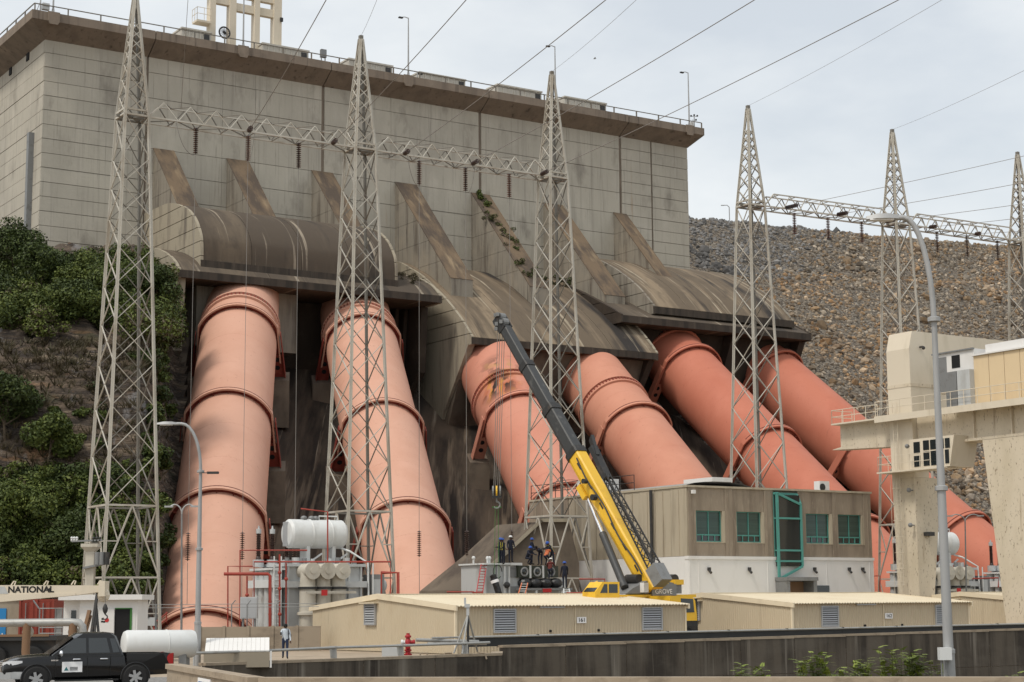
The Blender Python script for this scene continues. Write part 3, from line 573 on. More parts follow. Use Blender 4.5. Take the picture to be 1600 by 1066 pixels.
for k in range(1, 7):
    p, d, h, n = axis(k); AXS[k] = (p, d, h, n); tb = (-2.5 - p.z) / d.z; base = p + d * tb
    rt = thing('penstock', PL[k], 'penstock', (base.x, base.y, base.z), 'six penstocks')
    m = MB(); N = 72; segs = []; ts = np.linspace(tb, 10, 14)
    for t in ts: segs.append([p + d * t + (h * cos(2 * pi * i / N) + n * sin(2 * pi * i / N)) * RAD for i in range(N)])
    m.loft(segs); m.build('pipe', PMt[k], rt, smooth=30)
    for t in np.arange(tb + 2.1, 4, 5.7):                      # girth welds
        m = MB(); m.lathe([(RAD - .05, -.045), (RAD + .007, -.03), (RAD + .007, .03), (RAD - .05, .045)], p + d * t, d, 60); m.build('girth_weld', PMt[k], rt, smooth=60)
    for j, t in enumerate(RG[k]):
        c = p + d * t
        def pt(x, y, s): return c + h * x + n * y + d * s
        rim = 0; RO = RAD + .50
        ang = [R(a) for a in range(-30, 211, 6)]
        def outer(a):
            x, y = RO * cos(a), RO * sin(a); a0 = R(24)
            if a < a0: return (RO * cos(a0) + .30 * (RO * sin(a0) - y) / RO, y)
            if a > pi - a0: return (-RO * cos(a0) - .30 * (RO * sin(a0) - y) / RO, y)
            return (x, y)
        web = 'ring_red' if k < 3 else 'ring_shade'
        g_ = MB(); g2 = MB(); secs = []; sec2 = []
        for a in ang:
            ox, oy = outer(a); ix, iy = (RAD - .03) * cos(a), (RAD - .03) * sin(a); f_ = 1 - .15 / max(.2, math.hypot(ox - ix, oy - iy)); mx_, my_ = ix + (ox - ix) * f_, iy + (oy - iy) * f_
            secs.append([pt(mx_, my_, -.26), pt(ox, oy, -.26), pt(ox, oy, .26), pt(mx_, my_, .26)]); sec2.append([pt(ix, iy, .02), pt(mx_ * 1.002, my_ * 1.002, .02), pt(mx_ * 1.002, my_ * 1.002, .10), pt(ix, iy, .10)])
        g_.loft(secs); ring = g_.build('ring_girder', PMt[k], rt, fix=True)
        g2.loft(sec2); g2.build('ring_web', web, ring, fix=True)
        g3 = MB(); g3.loft([[pt(outer(R(a))[0] * f_, outer(R(a))[1] * f_, s_) for f_, s_ in ((.99, .03), (1.0015, .03), (1.0015, .13), (.99, .13))] for a in range(28, 153, 5)]); g3.build('ring_gap_shade', 'ring_gap_shade', ring, fix=True)
        for a in range(-10, 191, 20):
            st = MB(); a = R(a); ox, oy = outer(a); st.bar(pt(RAD * cos(a), RAD * sin(a), -.11), pt(ox * .97, oy * .97, -.11), .04, .24, up=tuple(d)); st.build('stiffener', web, ring)
        for sx in (-1, 1):
            x0 = RO * cos(R(24)) + .2; yb = -RAD * .98
            lg = MB(); lg.prism([pt(sx * (x0 - .95), -1.2, -.14), pt(sx * (x0 + .12), -1.2, -.14), pt(sx * (x0 + .42), yb, -.14), pt(sx * (x0 - .75), yb, -.14)], d * .16)
            lg.prism([pt(sx * (x0 + .05), 1.0, -.4), pt(sx * (x0 + .5), yb, -.4), pt(sx * (x0 + .42), yb, -.4), pt(sx * (x0 - .03), 1.0, -.4)], d * .8)
            leg = lg.build('support_leg', PMt[k] if k > 2 else 'ring_red', rt, fix=True)
            for yy in (-1.7, -2.55):
                hm = MB(); hm.tube(pt(sx * (x0 - .28), yy, -.16), pt(sx * (x0 - .28), yy, .04), .24, 12); hm.build('lightening_hole', 'hollow', leg)
            pm = MB(); q = [pt(sx * (x0 - 1.1), yb, -.9), pt(sx * (x0 + .85), yb, -.9), pt(sx * (x0 + .85), yb, .9), pt(sx * (x0 - 1.1), yb, .9)]
            pm.loft([[v + Vector((0, 0, -4.5)) for v in q], q]); pm.build('pedestal', 'flank_concrete', rt, fix=True)
    # expansion collar with bolts
    c = p + d * CO[k]
    m = MB(); m.lathe([(RAD - .02, -.55), (RAD + .22, -.5), (RAD + .22, -.28), (RAD + .06, -.26), (RAD + .06, .2), (RAD + .26, .22), (RAD + .26, .45), (RAD - .02, .5)], c, d, 64); cl = m.build('expansion_collar', PMt[k], rt, smooth=30)
    m = MB()
    for i in range(64):
        a = 2 * pi * i / 64
        if sin(a) > -.5: q = h * cos(a) + n * sin(a); m.bar(c + q * (RAD + .17) - d * .30, c + q * (RAD + .17) + d * .24, .09)
    m.build('bolt_ring', 'ring_red', cl)
# concrete bed below the pipes, ruled between their lines
m = MB(); rows = []
def bed(k, t, off_=-6.0):
    p, d, h, n = AXS[k]; return p + d * t + n * off_
def bedz(k, z, off_=-6.0): p, d, h, n = AXS[k]; return p + d * ((z - p.z) / d.z) + n * off_
cols_ = []
for k in range(8):
    kk = min(max(k, 1), 6); s_ = -6.2 if k == 0 else 9.0 if k == 7 else 0
    cols_.append((bedz(kk, 41) + AXS[kk][2] * s_, bedz(kk, -5) + AXS[kk][2] * s_))
for i in range(31):
    t = i / 30; row = []
    for k in range(7):
        for s in range(5):
            f_ = s / 5; P0 = cols_[k][0].lerp(cols_[k][1], t); P1 = cols_[k + 1][0].lerp(cols_[k + 1][1], t); q = P0.lerp(P1, f_)
            q.z += noise.noise(q * .15) * .7 - (.9 if k in (2,) else .2) * sin(pi * f_) * 1.2; row.append(q)
    row.append(cols_[7][0].lerp(cols_[7][1], t)); rows.append(row)
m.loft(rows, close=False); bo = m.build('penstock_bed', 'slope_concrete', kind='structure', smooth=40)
# stepped flank wall left of the first penstock
fw = thing('flank_wall', 'brown sloping concrete wall along the left side of the leftmost penstock', 'wall', (*bed(1, -60)[:2], 0))
p, d, h, n = AXS[1]
for i in range(7):
    t0, t1 = -62 + i * 9.2, -62 + (i + 1) * 9.2 - .06
    a, b = p + d * t0 - h * 4.9 - n * 1.9, p + d * t1 - h * 4.9 - n * 1.9; dn = Vector((0, 0, -7))
    m = MB(); m.prism([a, b, b + dn, a + dn], -h * (1.5 + .25 * i)); m.build('wall_section', 'flank_concrete', fw, fix=True)
# ------------------------------------------------------------------ lattice towers, truss beams, insulators, conductors
ZB = px2(207, 184, 110).z; ZA = px2(208, -3, 110).z
TWP = [(207, 184), (563, 236), (864, 280.5), (1173, 323), (1400, 352.5), (1597, 380.5)]
TPOS = [pz(px, py, ZB) for px, py in TWP]
ORD = ['leftmost', 'second', 'third', 'fourth', 'fifth', 'sixth']
HW0, HW1 = 1.92, .80
def tower(fr):
    hb, hn = ZB, ZA
    def hw(z): return HW0 + (HW1 - HW0) * z / hb if z <= hb else HW1 + (.10 - HW1) * (z - hb) / (hn - hb)
    t = thing('lattice_tower', 'x', 'tower', fr, 'galvanised lattice towers'); 
    SG = [(-1, -1), (1, -1), (1, 1), (-1, 1)]
    for sx, sy in SG:
        m = MB(fr); pts = [(sx * hw(z), sy * hw(z), z) for z in (0, hb, hn)]
        for a, b in zip(pts[:-1], pts[1:]):
            m.bar(a, b, .05, .18); 
            a2 = (a[0] + sx * 0, a[1], a[2]); 
            m.bar((a[0] - sx * .075, a[1], a[2]), (b[0] - sx * .075, b[1], b[2]), .18, .05)
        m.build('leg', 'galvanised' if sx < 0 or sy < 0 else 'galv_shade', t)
    # panel heights
    zs = [0.0]; z = 0; h = 5.2
    zs = [0, 4.4, 8.8]; z = 8.8
    while z < hb - 2.0:
        z += max(1.5, hw(z) * 1.95); zs.append(z)
    zs[-1] = hb; zz = hb; top = [hb]
    while zz < hn - 1.2:
        zz += max(.55, hw(zz) * 1.75); top.append(min(zz, hn))
    top[-1] = hn
    for f_ in range(4):
        a, b = SG[f_], SG[(f_ + 1) % 4]; m = MB(fr)
        def P(s, z): return (s[0] * hw(z), s[1] * hw(z), z)
        for i, (z0, z1) in enumerate(zip(zs[:-1], zs[1:])):
            if i < 2:
                mid = tuple((p + q) / 2 for p, q in zip(P(a, z1), P(b, z1)))
                m.bar(P(a, z0), mid, .09); m.bar(P(b, z0), mid, .09); m.bar(P(a, z1), P(b, z1), .10)
                for s in (a, b):
                    qm = tuple(p * .5 + q * .5 for p, q in zip(P(s, z0), mid)); m.bar(qm, P(s, (z0 + z1) / 2), .07); m.bar(qm, P(s, z1), .07)
            else:
                m.bar(P(a, z0), P(b, z1), .076, .04); m.bar(P(b, z0), P(a, z1), .076, .04)
        for z0, z1 in zip(top[:-1], top[1:]):
            m.bar(P(a, z0), P(b, z1), .07, .05); m.bar(P(b, z0), P(a, z1), .07, .05)
        for z in (hb, hb + .35, zs[2]): m.bar(P(a, z), P(b, z), .12)
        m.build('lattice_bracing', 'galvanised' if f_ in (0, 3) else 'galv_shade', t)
    m = MB(fr); m.bar((-HW1 * 1.35, 0, hb), (HW1 * 1.35, 0, hb), .14); m.bar((-HW1, -HW1, hb), (HW1, HW1, hb), .1); m.bar((-HW1, HW1, hb), (HW1, -HW1, hb), .1); m.build('cross_frame', 'galv_shade', t)
    m = MB(fr); m.cbox((0, 0, hn + .1), (.26, .26, .35)); m.build('peak_cap', 'galv_shade', t)
    for sx, sy in SG:
        m = MB(fr); m.prism([(sx * HW0 - .45, sy * HW0 - .45, -.01), (sx * HW0 + .45, sy * HW0 - .45, -.01), (sx * HW0 + .45, sy * HW0 + .45, -.01), (sx * HW0 - .45, sy * HW0 + .45, -.01)], (0, 0, .5)); m.build('footing', 'yard_wall_concrete', t)
    return t
f0 = Fr(TPOS[0].x, TPOS[0].y, AZ); tw0 = tower(f0); TW = [tw0]
TLAB = ['leftmost galvanised lattice tower in front of the hillside and first penstock', 'second lattice tower from left standing before the second penstock',
        'third lattice tower from left beside the crane boom', 'fourth lattice tower from left rising behind the windowed building', 'fifth lattice tower from left behind the cream gantry crane', 'lattice tower cut off by the right edge of the picture']
tw0['label'] = TLAB[0]
for i in range(1, 6):
    c = copy_tree(tw0); c.location = (TPOS[i].x, TPOS[i].y, 0); c['label'] = TLAB[i]
def beam(i, j, label, openb=False):
    a, b = TPOS[i], TPOS[j]; Ln = (b - a).to_2d().length; rz = math.atan2(b.y - a.y, b.x - a.x); fr = Fr(a.x, a.y, rz, ZB)
    t = thing('truss_beam', label, 'truss beam', fr, 'lattice beams between the towers'); x0, x1 = HW1 * 1.0, Ln - HW1 * 1.0; W_ = .72; H_ = 1.12; e = 1.15; nb = 7
    for sy in (-1, 1):
        m = MB(fr); m.bar((x0, sy * W_, 0), (x1, sy * W_, 0), .11); m.build('bottom_chord', 'galvanised', t)
        m = MB(fr)
        if not (openb and sy < 0): m.bar((x0 + e, sy * W_ * .72, H_), (x1 - e, sy * W_ * .72, H_), .09)
        m.bar((x0, sy * W_, 0), (x0 + e, sy * W_ * .72, H_), .1); m.bar((x1, sy * W_, 0), (x1 - e, sy * W_ * .72, H_), .1); m.build('top_chord', 'galvanised', t)
    for sy in (-1, 1):
        m = MB(fr); st_ = (x1 - x0 - 2 * e) / nb
        for k in range(nb):
            xa = x0 + e + k * st_; m.bar((xa, sy * W_ * .72, H_), (xa + st_ / 2, sy * W_, 0), .06); m.bar((xa + st_ / 2, sy * W_, 0), (xa + st_, sy * W_ * .72, H_), .06)
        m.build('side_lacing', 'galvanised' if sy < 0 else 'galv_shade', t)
    m = MB(fr); st_ = (x1 - x0) / (nb + 1)
    for k in range(nb + 1):
        s = 1 if k % 2 else -1; xa = x0 + k * st_; m.bar((xa, -s * W_, 0), (xa + st_, s * W_, 0), .06); m.bar((xa, -W_, 0), (xa, W_, 0), .06)
        if 0 < k < nb and not openb: m.bar((xa, -W_ * .72, H_), (xa, W_ * .72, H_), .05)
    if openb:
        s2 = (x1 - x0 - 2 * e) / nb
        for k in range(nb + 1):
            xa = x0 + e + k * s2
            for dx in (-s2 / 2, s2 / 2): m.bar((xa, -W_ * .72, H_), (min(max(xa + dx, x0 + e), x1 - e), W_ * .72, H_), .05)
    m.build('bottom_lacing', 'galv_shade', t)
    return fr, Ln
BF = [beam(0, 1, 'lattice truss beam between the leftmost and second towers', True), beam(1, 2, 'lattice truss beam between the second and third towers', True), beam(3, 4, 'lattice truss beam between the fourth and fifth towers against the sky'), beam(4, 5, 'lattice truss beam running to the right edge of the picture')]
def insul_mesh(n, r, name='discs'):
    pr = [(.03, 0)]
    for k in range(n):
        z = -.06 - k * .135; pr += [(.03, z + .035), (r * .6, z + .005), (r, z - .03), (r * .9, z - .042), (.03, z - .03)]
    pr.append((.03, -.06 - n * .135)); m = MB(); m.lathe([(a, b) for a, b in pr], (0, 0, 0), (0, 0, 1), 10); o = m.build(name, 'insulator', smooth=40); d = o.data; bpy.data.objects.remove(o); return d
INS = insul_mesh(13, .175); INT = insul_mesh(9, .17)
def insul(loc, mesh, label, rot=None, group='insulator strings'):
    o = bpy.data.objects.new('insulator_string', mesh); col.objects.link(o); o.location = loc
    if rot is not None: o.rotation_mode = 'QUATERNION'; o.rotation_quaternion = rot
    prop(o, label, 'insulator', group); return o
WN = [0]
def wire(pts, r, label, name='conductor_wire', group='conductor wires'):
    m = MB(); m.path(pts, r, 5); o = m.build(name, 'wire', smooth=60)
    prop(o, label, 'wire', group); return o
def sag(a, b, s, n=16): return [a.lerp(b, i / n) - Vector((0, 0, s * 4 * (i / n) * (1 - i / n))) for i in range(n + 1)]
bn = ['leftmost beam', 'second beam', 'fourth tower\'s beam', 'rightmost beam']
fr_px = [[306, 388, 467], [655, 727, 795], [1237, 1289, 1341], [1457, 1503, 1550]]
o3 = ['first', 'second', 'third']
for bi, (fr, Ln) in enumerate(BF):
    for k in range(3):
        x = fr.Y(fr_px[bi][k], 215 + 0 * bi, -.3)[0]; p = fr.W(x, -.3, -.12)
        insul(p, INS, '%s hanging disc insulator string from left under the %s' % (o3[k], bn[bi]))
        q = p - Vector((0, 0, 1.9))
        if bi < 2:
            zlow = px2(300, 832, p.y).z; wire([q, Vector((q.x, q.y, zlow))], .017, '%s thin vertical drop wire from left below the %s' % (o3[k], bn[bi]), 'drop_wire', 'drop wires')
            insul(Vector((q.x, q.y, zlow)), INS, '%s lower disc insulator from left on the drop wires below the %s' % (o3[k], bn[bi]))
            e_ = Vector((q.x, q.y, zlow - 1.9)); wire([e_, e_ + Vector((.02, 0, -2.6))], .02, '%s short wire from left below the lower insulator of the %s' % (o3[k], bn[bi]), 'drop_wire', 'drop wires')
# tension insulators and line conductors leaving over the camera
LC = [((270, 186), (505, -2), 0, 'A'), ((389, 201), (700, -30), 0, 'B'), ((520, 222), (722, -2), 0, 'C'), ((632, 239), (938, -2), 1, 'D'), ((738, 255), (1168, -2), 1, 'E'), ((846, 272), (1392, -2), 1, 'F'),
      ((1227, 327), (1600, 243), 2, 'G'), ((1308, 340), (1600, 285), 2, 'H'), ((1385, 350), (1600, 318), 2, 'I'), ((1453, 360), (1600, 340), 3, 'J'), ((1525, 371), (1600, 362), 3, 'K')]
LN = ['leftmost', 'second', 'third', 'fourth', 'fifth', 'sixth', 'seventh', 'eighth', 'ninth', 'tenth', 'eleventh']
# sight lines where each conductor leaves the picture
EX = [((505, 0)), ((722, 0)), ((938, 0)), ((1168, 0)), ((1392, 0))]
SRC = [(389, 200, 0), (520, 222, 0), (632, 239, 1), (738, 255, 1), (846, 272, 1)]
for k, ((sx_, sy_, bi), (ex, ey)) in enumerate(zip(SRC, EX)):
    fr, Ln = BF[bi]; x = fr.Y(sx_, sy_, -.75)[0]; p = fr.W(x, -.8, .05); e_ = px2(ex + (ex - sx_) * .6, ey - (sy_ - ey) * .6, 62)
    dr = (e_ - p).normalized(); q = Vector((0, 0, -1)).rotation_difference(dr); insul(p, INT, 'dark tension insulator at the root of the %s overhead line from left' % LN[k], q)
    wire(sag(p + dr * 1.3, e_, .25), .022, '%s heavy overhead conductor from left crossing the sky' % LN[k])
for k, ((sx_, sy_), (ex, ey), bi, _) in enumerate(LC[6:]):
    fr, Ln = BF[bi]; x = fr.Y(sx_, sy_, -.75)[0]; p = fr.W(x, -.8, .05); e_ = px2(ex + 90, ey - (sy_ - ey) / (ex - sx_) * 90, 118)
    dr = (e_ - p).normalized(); q = Vector((0, 0, -1)).rotation_difference(dr); insul(p, INT, 'dark tension insulator at the root of the %s line right of the fourth tower' % LN[k], q)
    wire(sag(p + dr * 1.3, e_, .1), .02, '%s overhead conductor from left right of the fourth tower' % LN[k])
for k, (ti, (ex, ey)) in enumerate(((1, (595, 0)), (2, (993, 0)), (3, (1440, 0)), (4, (1600, 120)))):
    p = Vector((TPOS[ti].x, TPOS[ti].y, ZA + .25)); e_ = px2(ex + (ex - TWP[ti][0]) * .5, ey - 60, 70); wire(sag(p, e_, .2), .010, 'thin earth wire leaving the peak of the %s tower' % ORD[ti], 'earth_wire', 'earth wires')
p = px2(295, -20, 100); q = fr_b = BF[0][0].W(BF[0][0].Y(283, 165, 0)[0], 0, 1.1); wire([q, p], .016, 'thin wire rising steeply from the leftmost beam', 'earth_wire', 'earth wires')
# jumper loops at the tension points of the first beams
for k, (bi, x0, x1) in enumerate(((0, 275, 304), (0, 398, 386), (1, 637, 655), (1, 742, 729))):
    fr, Ln = BF[bi]; a = fr.W(fr.Y(x0, 190, -.8)[0], -.8, -.05); b = fr.W(fr.Y(x1, 215, -.3)[0], -.3, -2.0); c = a.lerp(b, .35); c.z = min(a.z, b.z) - .1
    pts = [a * (1 - t) ** 2 + c * 2 * t * (1 - t) + b * t * t for t in [i / 10 for i in range(11)]]; wire(pts, .02, '%s sagging jumper cable from left under the truss beams' % LN[k], 'jumper_cable', 'jumper cables')
# ------------------------------------------------------------------ beige corrugated sheds
def corr(mb, p, q, h0, h1, pitch=.20, amp=.035, horiz=False):
    """corrugated sheet standing between p and q (frame coords, xy), from z h0(t) to h1(t)"""
    p = Vector(p); q = Vector(q); L_ = (q - p).length; n = int(L_ / (pitch / 4)); d = (q - p) / L_; nn = Vector((d.y, -d.x)); vs = []; fs = []
    for i in range(n + 1):
        t = i / n; c = p + d * (L_ * t) + nn * (amp * (0, 1, 1, 0)[i % 4]); vs += [(c.x, c.y, h0(t)), (c.x, c.y, h1(t))]
    for i in range(n): fs.append((2 * i, 2 * i + 2, 2 * i + 3, 2 * i + 1))
    mb._add(vs, fs)
def louvre(fr, parent, x, y, z0, z1, w, axis='y', n=9):
    """vent with frame and slats on the wall facing -axis"""
    def P(a, b, c): return (a, b, c) if axis == 'y' else (b, a, c)
    m = MB(fr)
    for (a0, a1, c0, c1) in ((x, x + w, z0 - .06, z0), (x, x + w, z1, z1 + .06), (x - .06, x, z0 - .06, z1 + .06), (x + w, x + w + .06, z0 - .06, z1 + .06)):
        lo = P(a0, y - .14, c0); hi = P(a1, y - .01, c1); m.box([min(i, j) for i, j in zip(lo, hi)], [max(i, j) for i, j in zip(lo, hi)])
    v = m.build('vent', 'louvre', parent)
    m = MB(fr); lo = P(x, y - .06, z0); hi = P(x + w, y - .045, z1); m.box(lo, hi); m.build('vent_back', 'hollow', v)
    for k in range(n):
        zc = z0 + (z1 - z0) * (k + .5) / n; dz = (z1 - z0) / n * .34
        m = MB(fr); m.prism([P(x, y - .13, zc - dz), P(x, y - .07, zc + dz), P(x, y - .06, zc + dz), P(x, y - .12, zc - dz)], Vector(P(w, 0, 0)) - Vector(P(0, 0, 0))); m.build('slat', 'louvre', v, fix=True)
D0 = 93.0
s0 = px2(711.5, 950, D0); UD = Vector((cos(AZ), sin(AZ), 0)); WDv = Vector((-sin(AZ), cos(AZ), 0))
def along_u(px):            # distance along the shed front line at which sight line px is met
    f_ = Fr(s0.x, s0.y, AZ); return f_.Y(px, 960, 0)[0]
def shed(u0, u1, num, label, ext=0):
    fr = Fr(*(Vector((s0.x, s0.y, 0)) + UD * u0)[:2], AZ, .25)
    t = thing('equipment_shed', label, 'shed', fr, 'low beige corrugated sheds'); Ln = u1 - u0; Dp = 16.6; he = px2(760, 947.5, D0 + 1).z - .25; rg = he + .62
    rz_ = lambda y: he + (rg - he) * (1 - abs(y - Dp / 2) / (Dp / 2))
    m = MB(fr); m.box((.06, .06, -.3), (Ln - .06, Dp - .06, he - .12)); m.build('frame_core', 'shed_wall', t)
    m = MB(fr); corr(m, (0, 0), (Ln, 0), lambda s: -.2, lambda s: he - .02); m.build('front_wall', 'shed_wall', t)
    m = MB(fr); corr(m, (0, Dp), (0, 0), lambda s: -.2, lambda s: rz_(Dp * (1 - s)) - .1); m.build('gable_wall', 'shed_wall', t)
    m = MB(fr); corr(m, (Ln, 0), (Ln, Dp), lambda s: -.2, lambda s: rz_(Dp * s) - .1); m.build('gable_wall', 'shed_wall', t)
    m = MB(fr); corr(m, (Ln, Dp), (0, Dp), lambda s: -.2, lambda s: he - .02); m.build('back_wall', 'shed_wall', t)
    # roof sheets, corrugations running down the slope
    n = int(Ln / .06)
    for side in (0, 1):
        nsh = 6
        for k in range(nsh):
            a, b = -.12 + (Ln + .24) * k / nsh, -.12 + (Ln + .24) * (k + 1) / nsh + .02; nn = int((b - a) / .055); vs = []; fs = []
            for i in range(nn + 1):
                x = a + (b - a) * i / nn; dz = .035 * (0, 1, 1, 0)[i % 4] + .004 * (k % 2)
                ya, yb = (-.28, Dp / 2) if side == 0 else (Dp + .28, Dp / 2); za = he - (rg - he) * .28 / (Dp / 2)
                vs += [(x, ya, za + dz + .04), (x, yb, rg + dz + .04), (x, ya, za + .0 + dz), (x, yb, rg + dz)]
            for i in range(nn): fs += [(4 * i, 4 * i + 4, 4 * i + 5, 4 * i + 1), (4 * i + 2, 4 * i + 3, 4 * i + 7, 4 * i + 6), (4 * i, 4 * i + 2, 4 * i + 6, 4 * i + 4)]
            m = MB(fr); m._add(vs, fs); m.build('roof_sheet', 'shed_roof', t)
    for x in (-.13, Ln + .06):
        m = MB(fr); m.prism([(x, -.30, he - .22), (x, Dp / 2, rg - .18), (x, Dp + .3, he - .22), (x, Dp + .3, he + .06), (x, Dp / 2, rg + .13), (x, -.30, he + .06)], (.09, 0, 0)); m.build('gable_trim', 'shed_trim', t, fix=True)
    for x in (-.05, Ln - .05):
        m = MB(fr); m.box((x, -.07, -.2), (x + .12, .06, he - .05)); m.build('corner_trim', 'shed_trim', t)
    m = MB(fr); m.bar((0, Dp / 2, rg + .09), (Ln, Dp / 2, rg + .09), .5, .05); m.build('ridge_cap', 'shed_roof', t)
    vz = (he - 1.34, he - .20)
    for fx in (.155, .80): louvre(fr, t, Ln * fx, -.0, vz[0], vz[1], Ln * .085)
    louvre(fr, t, Dp * .52, -.02, he - .95, he + .12, 1.15, axis='x', n=8)
    m = MB(fr); m.box((-.35, Dp * .50, he + .20), (-.02, Dp * .50 + 1.8, he + .26)); m.build('vent_hood', 'shed_trim', t)
    m = MB(fr); m.box((Ln * .505, -.09, he - .95), (Ln * .505 + .62, -.05, he - .62)); pl = m.build('number_plate', 'print_white', t)
    if num: text_part(num, .30, 'print_black', pl, fr.W(Ln * .505 + .31, -.09, he - .785), UD, (0, 0, 1), 'digits', off=.006, bold=.003, stretch=1.1)
    m = MB(fr); m.box((Ln * .345, -.14, he - .12), (Ln * .345 + 1.6, -.05, he - .04)); m.build('strip_light', 'louvre', t)
    for fx in (.39, .60):
        m = MB(fr); m.tube((Ln * fx, -.02, he - 1.35), (Ln * fx, -.12, he - 1.35), .07, 8); m.build('pipe_hole', 'hollow', t)
    m = MB(fr); m.box((Ln * .497, -.055, -.2), (Ln * .497 + .05, -.02, he - .05)); m.build('joint_cover', 'shed_trim', t)
    return fr
uA, uB, uC, uD_ = 0, along_u(1070), along_u(1237.5), along_u(1513)
shed(uA, uB, '161', 'low beige corrugated shed carrying number 161, left of the mobile crane')
shed(uC, uD_, '162', 'low beige corrugated shed carrying number 162, behind the right lamp post')
shed(uC + (uC - uA), uC + (uC - uA) + 15, '', 'low beige corrugated shed cut off by the right edge of the picture')
# ------------------------------------------------------------------ two storey building with teal windows
cB = px2(1076, 850, 120.5); BFr = Fr(cB.x, cB.y, AZ)
bl = thing('control_building', 'two storey building of ribbed brown concrete over white walls with teal windows', 'building', BFr)
fy = lambda px, py, y=0: BFr.Y(px, py, y)
XR = fy(1360, 800)[0]; ZR = fy(1150, 764)[1]; ZM = fy(1150, 869.5)[1]; DP = 19.5
m = MB(BFr); m.box((.25, .3, 0), (XR - .25, DP - .3, ZR - .35)); m.build('core', 'precast', bl)
# windows
wn = [(1089.5, 1128.5, 800, 846), (1153, 1190, 801, 847), (1261, 1296.5, 803.5, 848), (1311, 1346, 804, 849)]
wx = [(fy(a, 820)[0], fy(b, 820)[0], fy(a, d)[1], fy(a, c)[1]) for a, b, c, d in wn]
bx0, bx1 = fy(1209.5, 830)[0], fy(1246, 830)[0]
# precast piers, spandrels and ribs
def pre(x0, x1, z0, z1, y0=0.0, nm='precast_panel', mt='precast'):
    m = MB(BFr); m.box((x0, y0, z0), (x1, .32, z1)); return m.build(nm, mt, bl)
edges = [0.0] + [v for w_ in wx for v in (w_[0] - .14, w_[1] + .22)] + [XR]
zw0, zw1 = wx[0][2] - .08, wx[0][3] + .10
for k, (a, b) in enumerate(((0, wx[0][0] - .14), (wx[0][1] + .22, wx[1][0] - .14), (wx[1][1] + .22, bx0 - .05), (bx1 + .05, wx[2][0] - .14), (wx[2][1] + .22, wx[3][0] - .14), (wx[3][1] + .22, XR))):
    pre(a + .01, b - .01, ZM, ZR, -.05 if k % 2 else -.06)
    nr = max(1, int((b - a) / .42))
    for i in range(nr): m = MB(BFr); x = a + (b - a) * (i + .5) / nr; m.box((x - .025, -.085, ZM + .05), (x + .025, -.03, ZR - .1)); m.build('rib', 'precast', bl)
for w_ in wx:
    pre(w_[0] - .14, w_[1] + .22, ZM + .01, zw0, .0); pre(w_[0] - .14, w_[1] + .22, zw1, ZR - .005, .0)
    m = MB(BFr); m.box((w_[0] - .14, -.02, zw0 + .003), (w_[1] + .22, .14, zw0 + .06)); m.build('sill', 'precast_light', bl)
    wf = MB(BFr); x0, x1 = w_[0], w_[1]; y0 = .16
    for (a, b, c, d) in ((x0, x1, zw0 + .06, zw0 + .13), (x0, x1, zw1 - .06, zw1 - .003), (x0, x0 + .06, zw0 + .13, zw1 - .06), (x1 - .06, x1, zw0 + .13, zw1 - .06), ((x0 + x1) / 2 - .03, (x0 + x1) / 2 + .03, zw0 + .58, zw1 - .06), (x0, x1, zw0 + .50, zw0 + .58)): wf.box((a, y0, c), (b, y0 + .1, d))
    for i in range(1, 4): wf.box((x0 + (x1 - x0) * i / 4 - .035, y0 + .01, zw0 + .13), (x0 + (x1 - x0) * i / 4 + .035, y0 + .09, zw0 + .50))
    wo = wf.build('window', 'teal_frame', bl)
    for (a, b) in ((x0 + .06, (x0 + x1) / 2 - .03), ((x0 + x1) / 2 + .03, x1 - .06)):
        m = MB(BFr); m.box((a, y0 + .05, zw0 + .58), (b, y0 + .07, zw1 - .06)); m.build('pane', 'blind_green', wo)
    m = MB(BFr); m.box((x0 + .06, y0 + .06, zw0 + .13), (x1 - .06, y0 + .075, zw0 + .50)); m.build('pane', 'glass_dark', wo)
    m = MB(BFr); m.box((x1 + .01, -.04, zw0), (x1 + .22, .30, zw1)); m.build('reveal', 'precast_light', bl)
pre(bx0 - .05, bx1 + .05, ZM + .0, ZR - .01, .2)
# white ground floor
m = MB(BFr); m.box((-.12, -.10, 0), (XR + .02, .3, ZM - .02)); m.build('white_wall', 'white_paint', bl)
m = MB(BFr); m.box((-.16, -.16, ZM - .22), (XR + .06, .28, ZM - .004)); m.build('string_course', 'white_paint', bl)
for px in (1076, 1090, 1198, 1290, 1357):
    x = fy(px, 890)[0]; m = MB(BFr); m.box((x - .03, -.135, 0), (x + .03, -.09, ZM - .23)); m.build('wall_batten', 'white_paint', bl)
for px in (1108, 1171, 1273, 1327, 1348):
    x, z = fy(px, 889, -.2); m = MB(BFr); m.box((x - .09, -.30, z - .12), (x + .09, -.13, z + .10)); m.tube((x, -.22, z - .1), (x, -.42, z - .28), .09, 8); m.build('wall_light', 'dark_metal', bl)
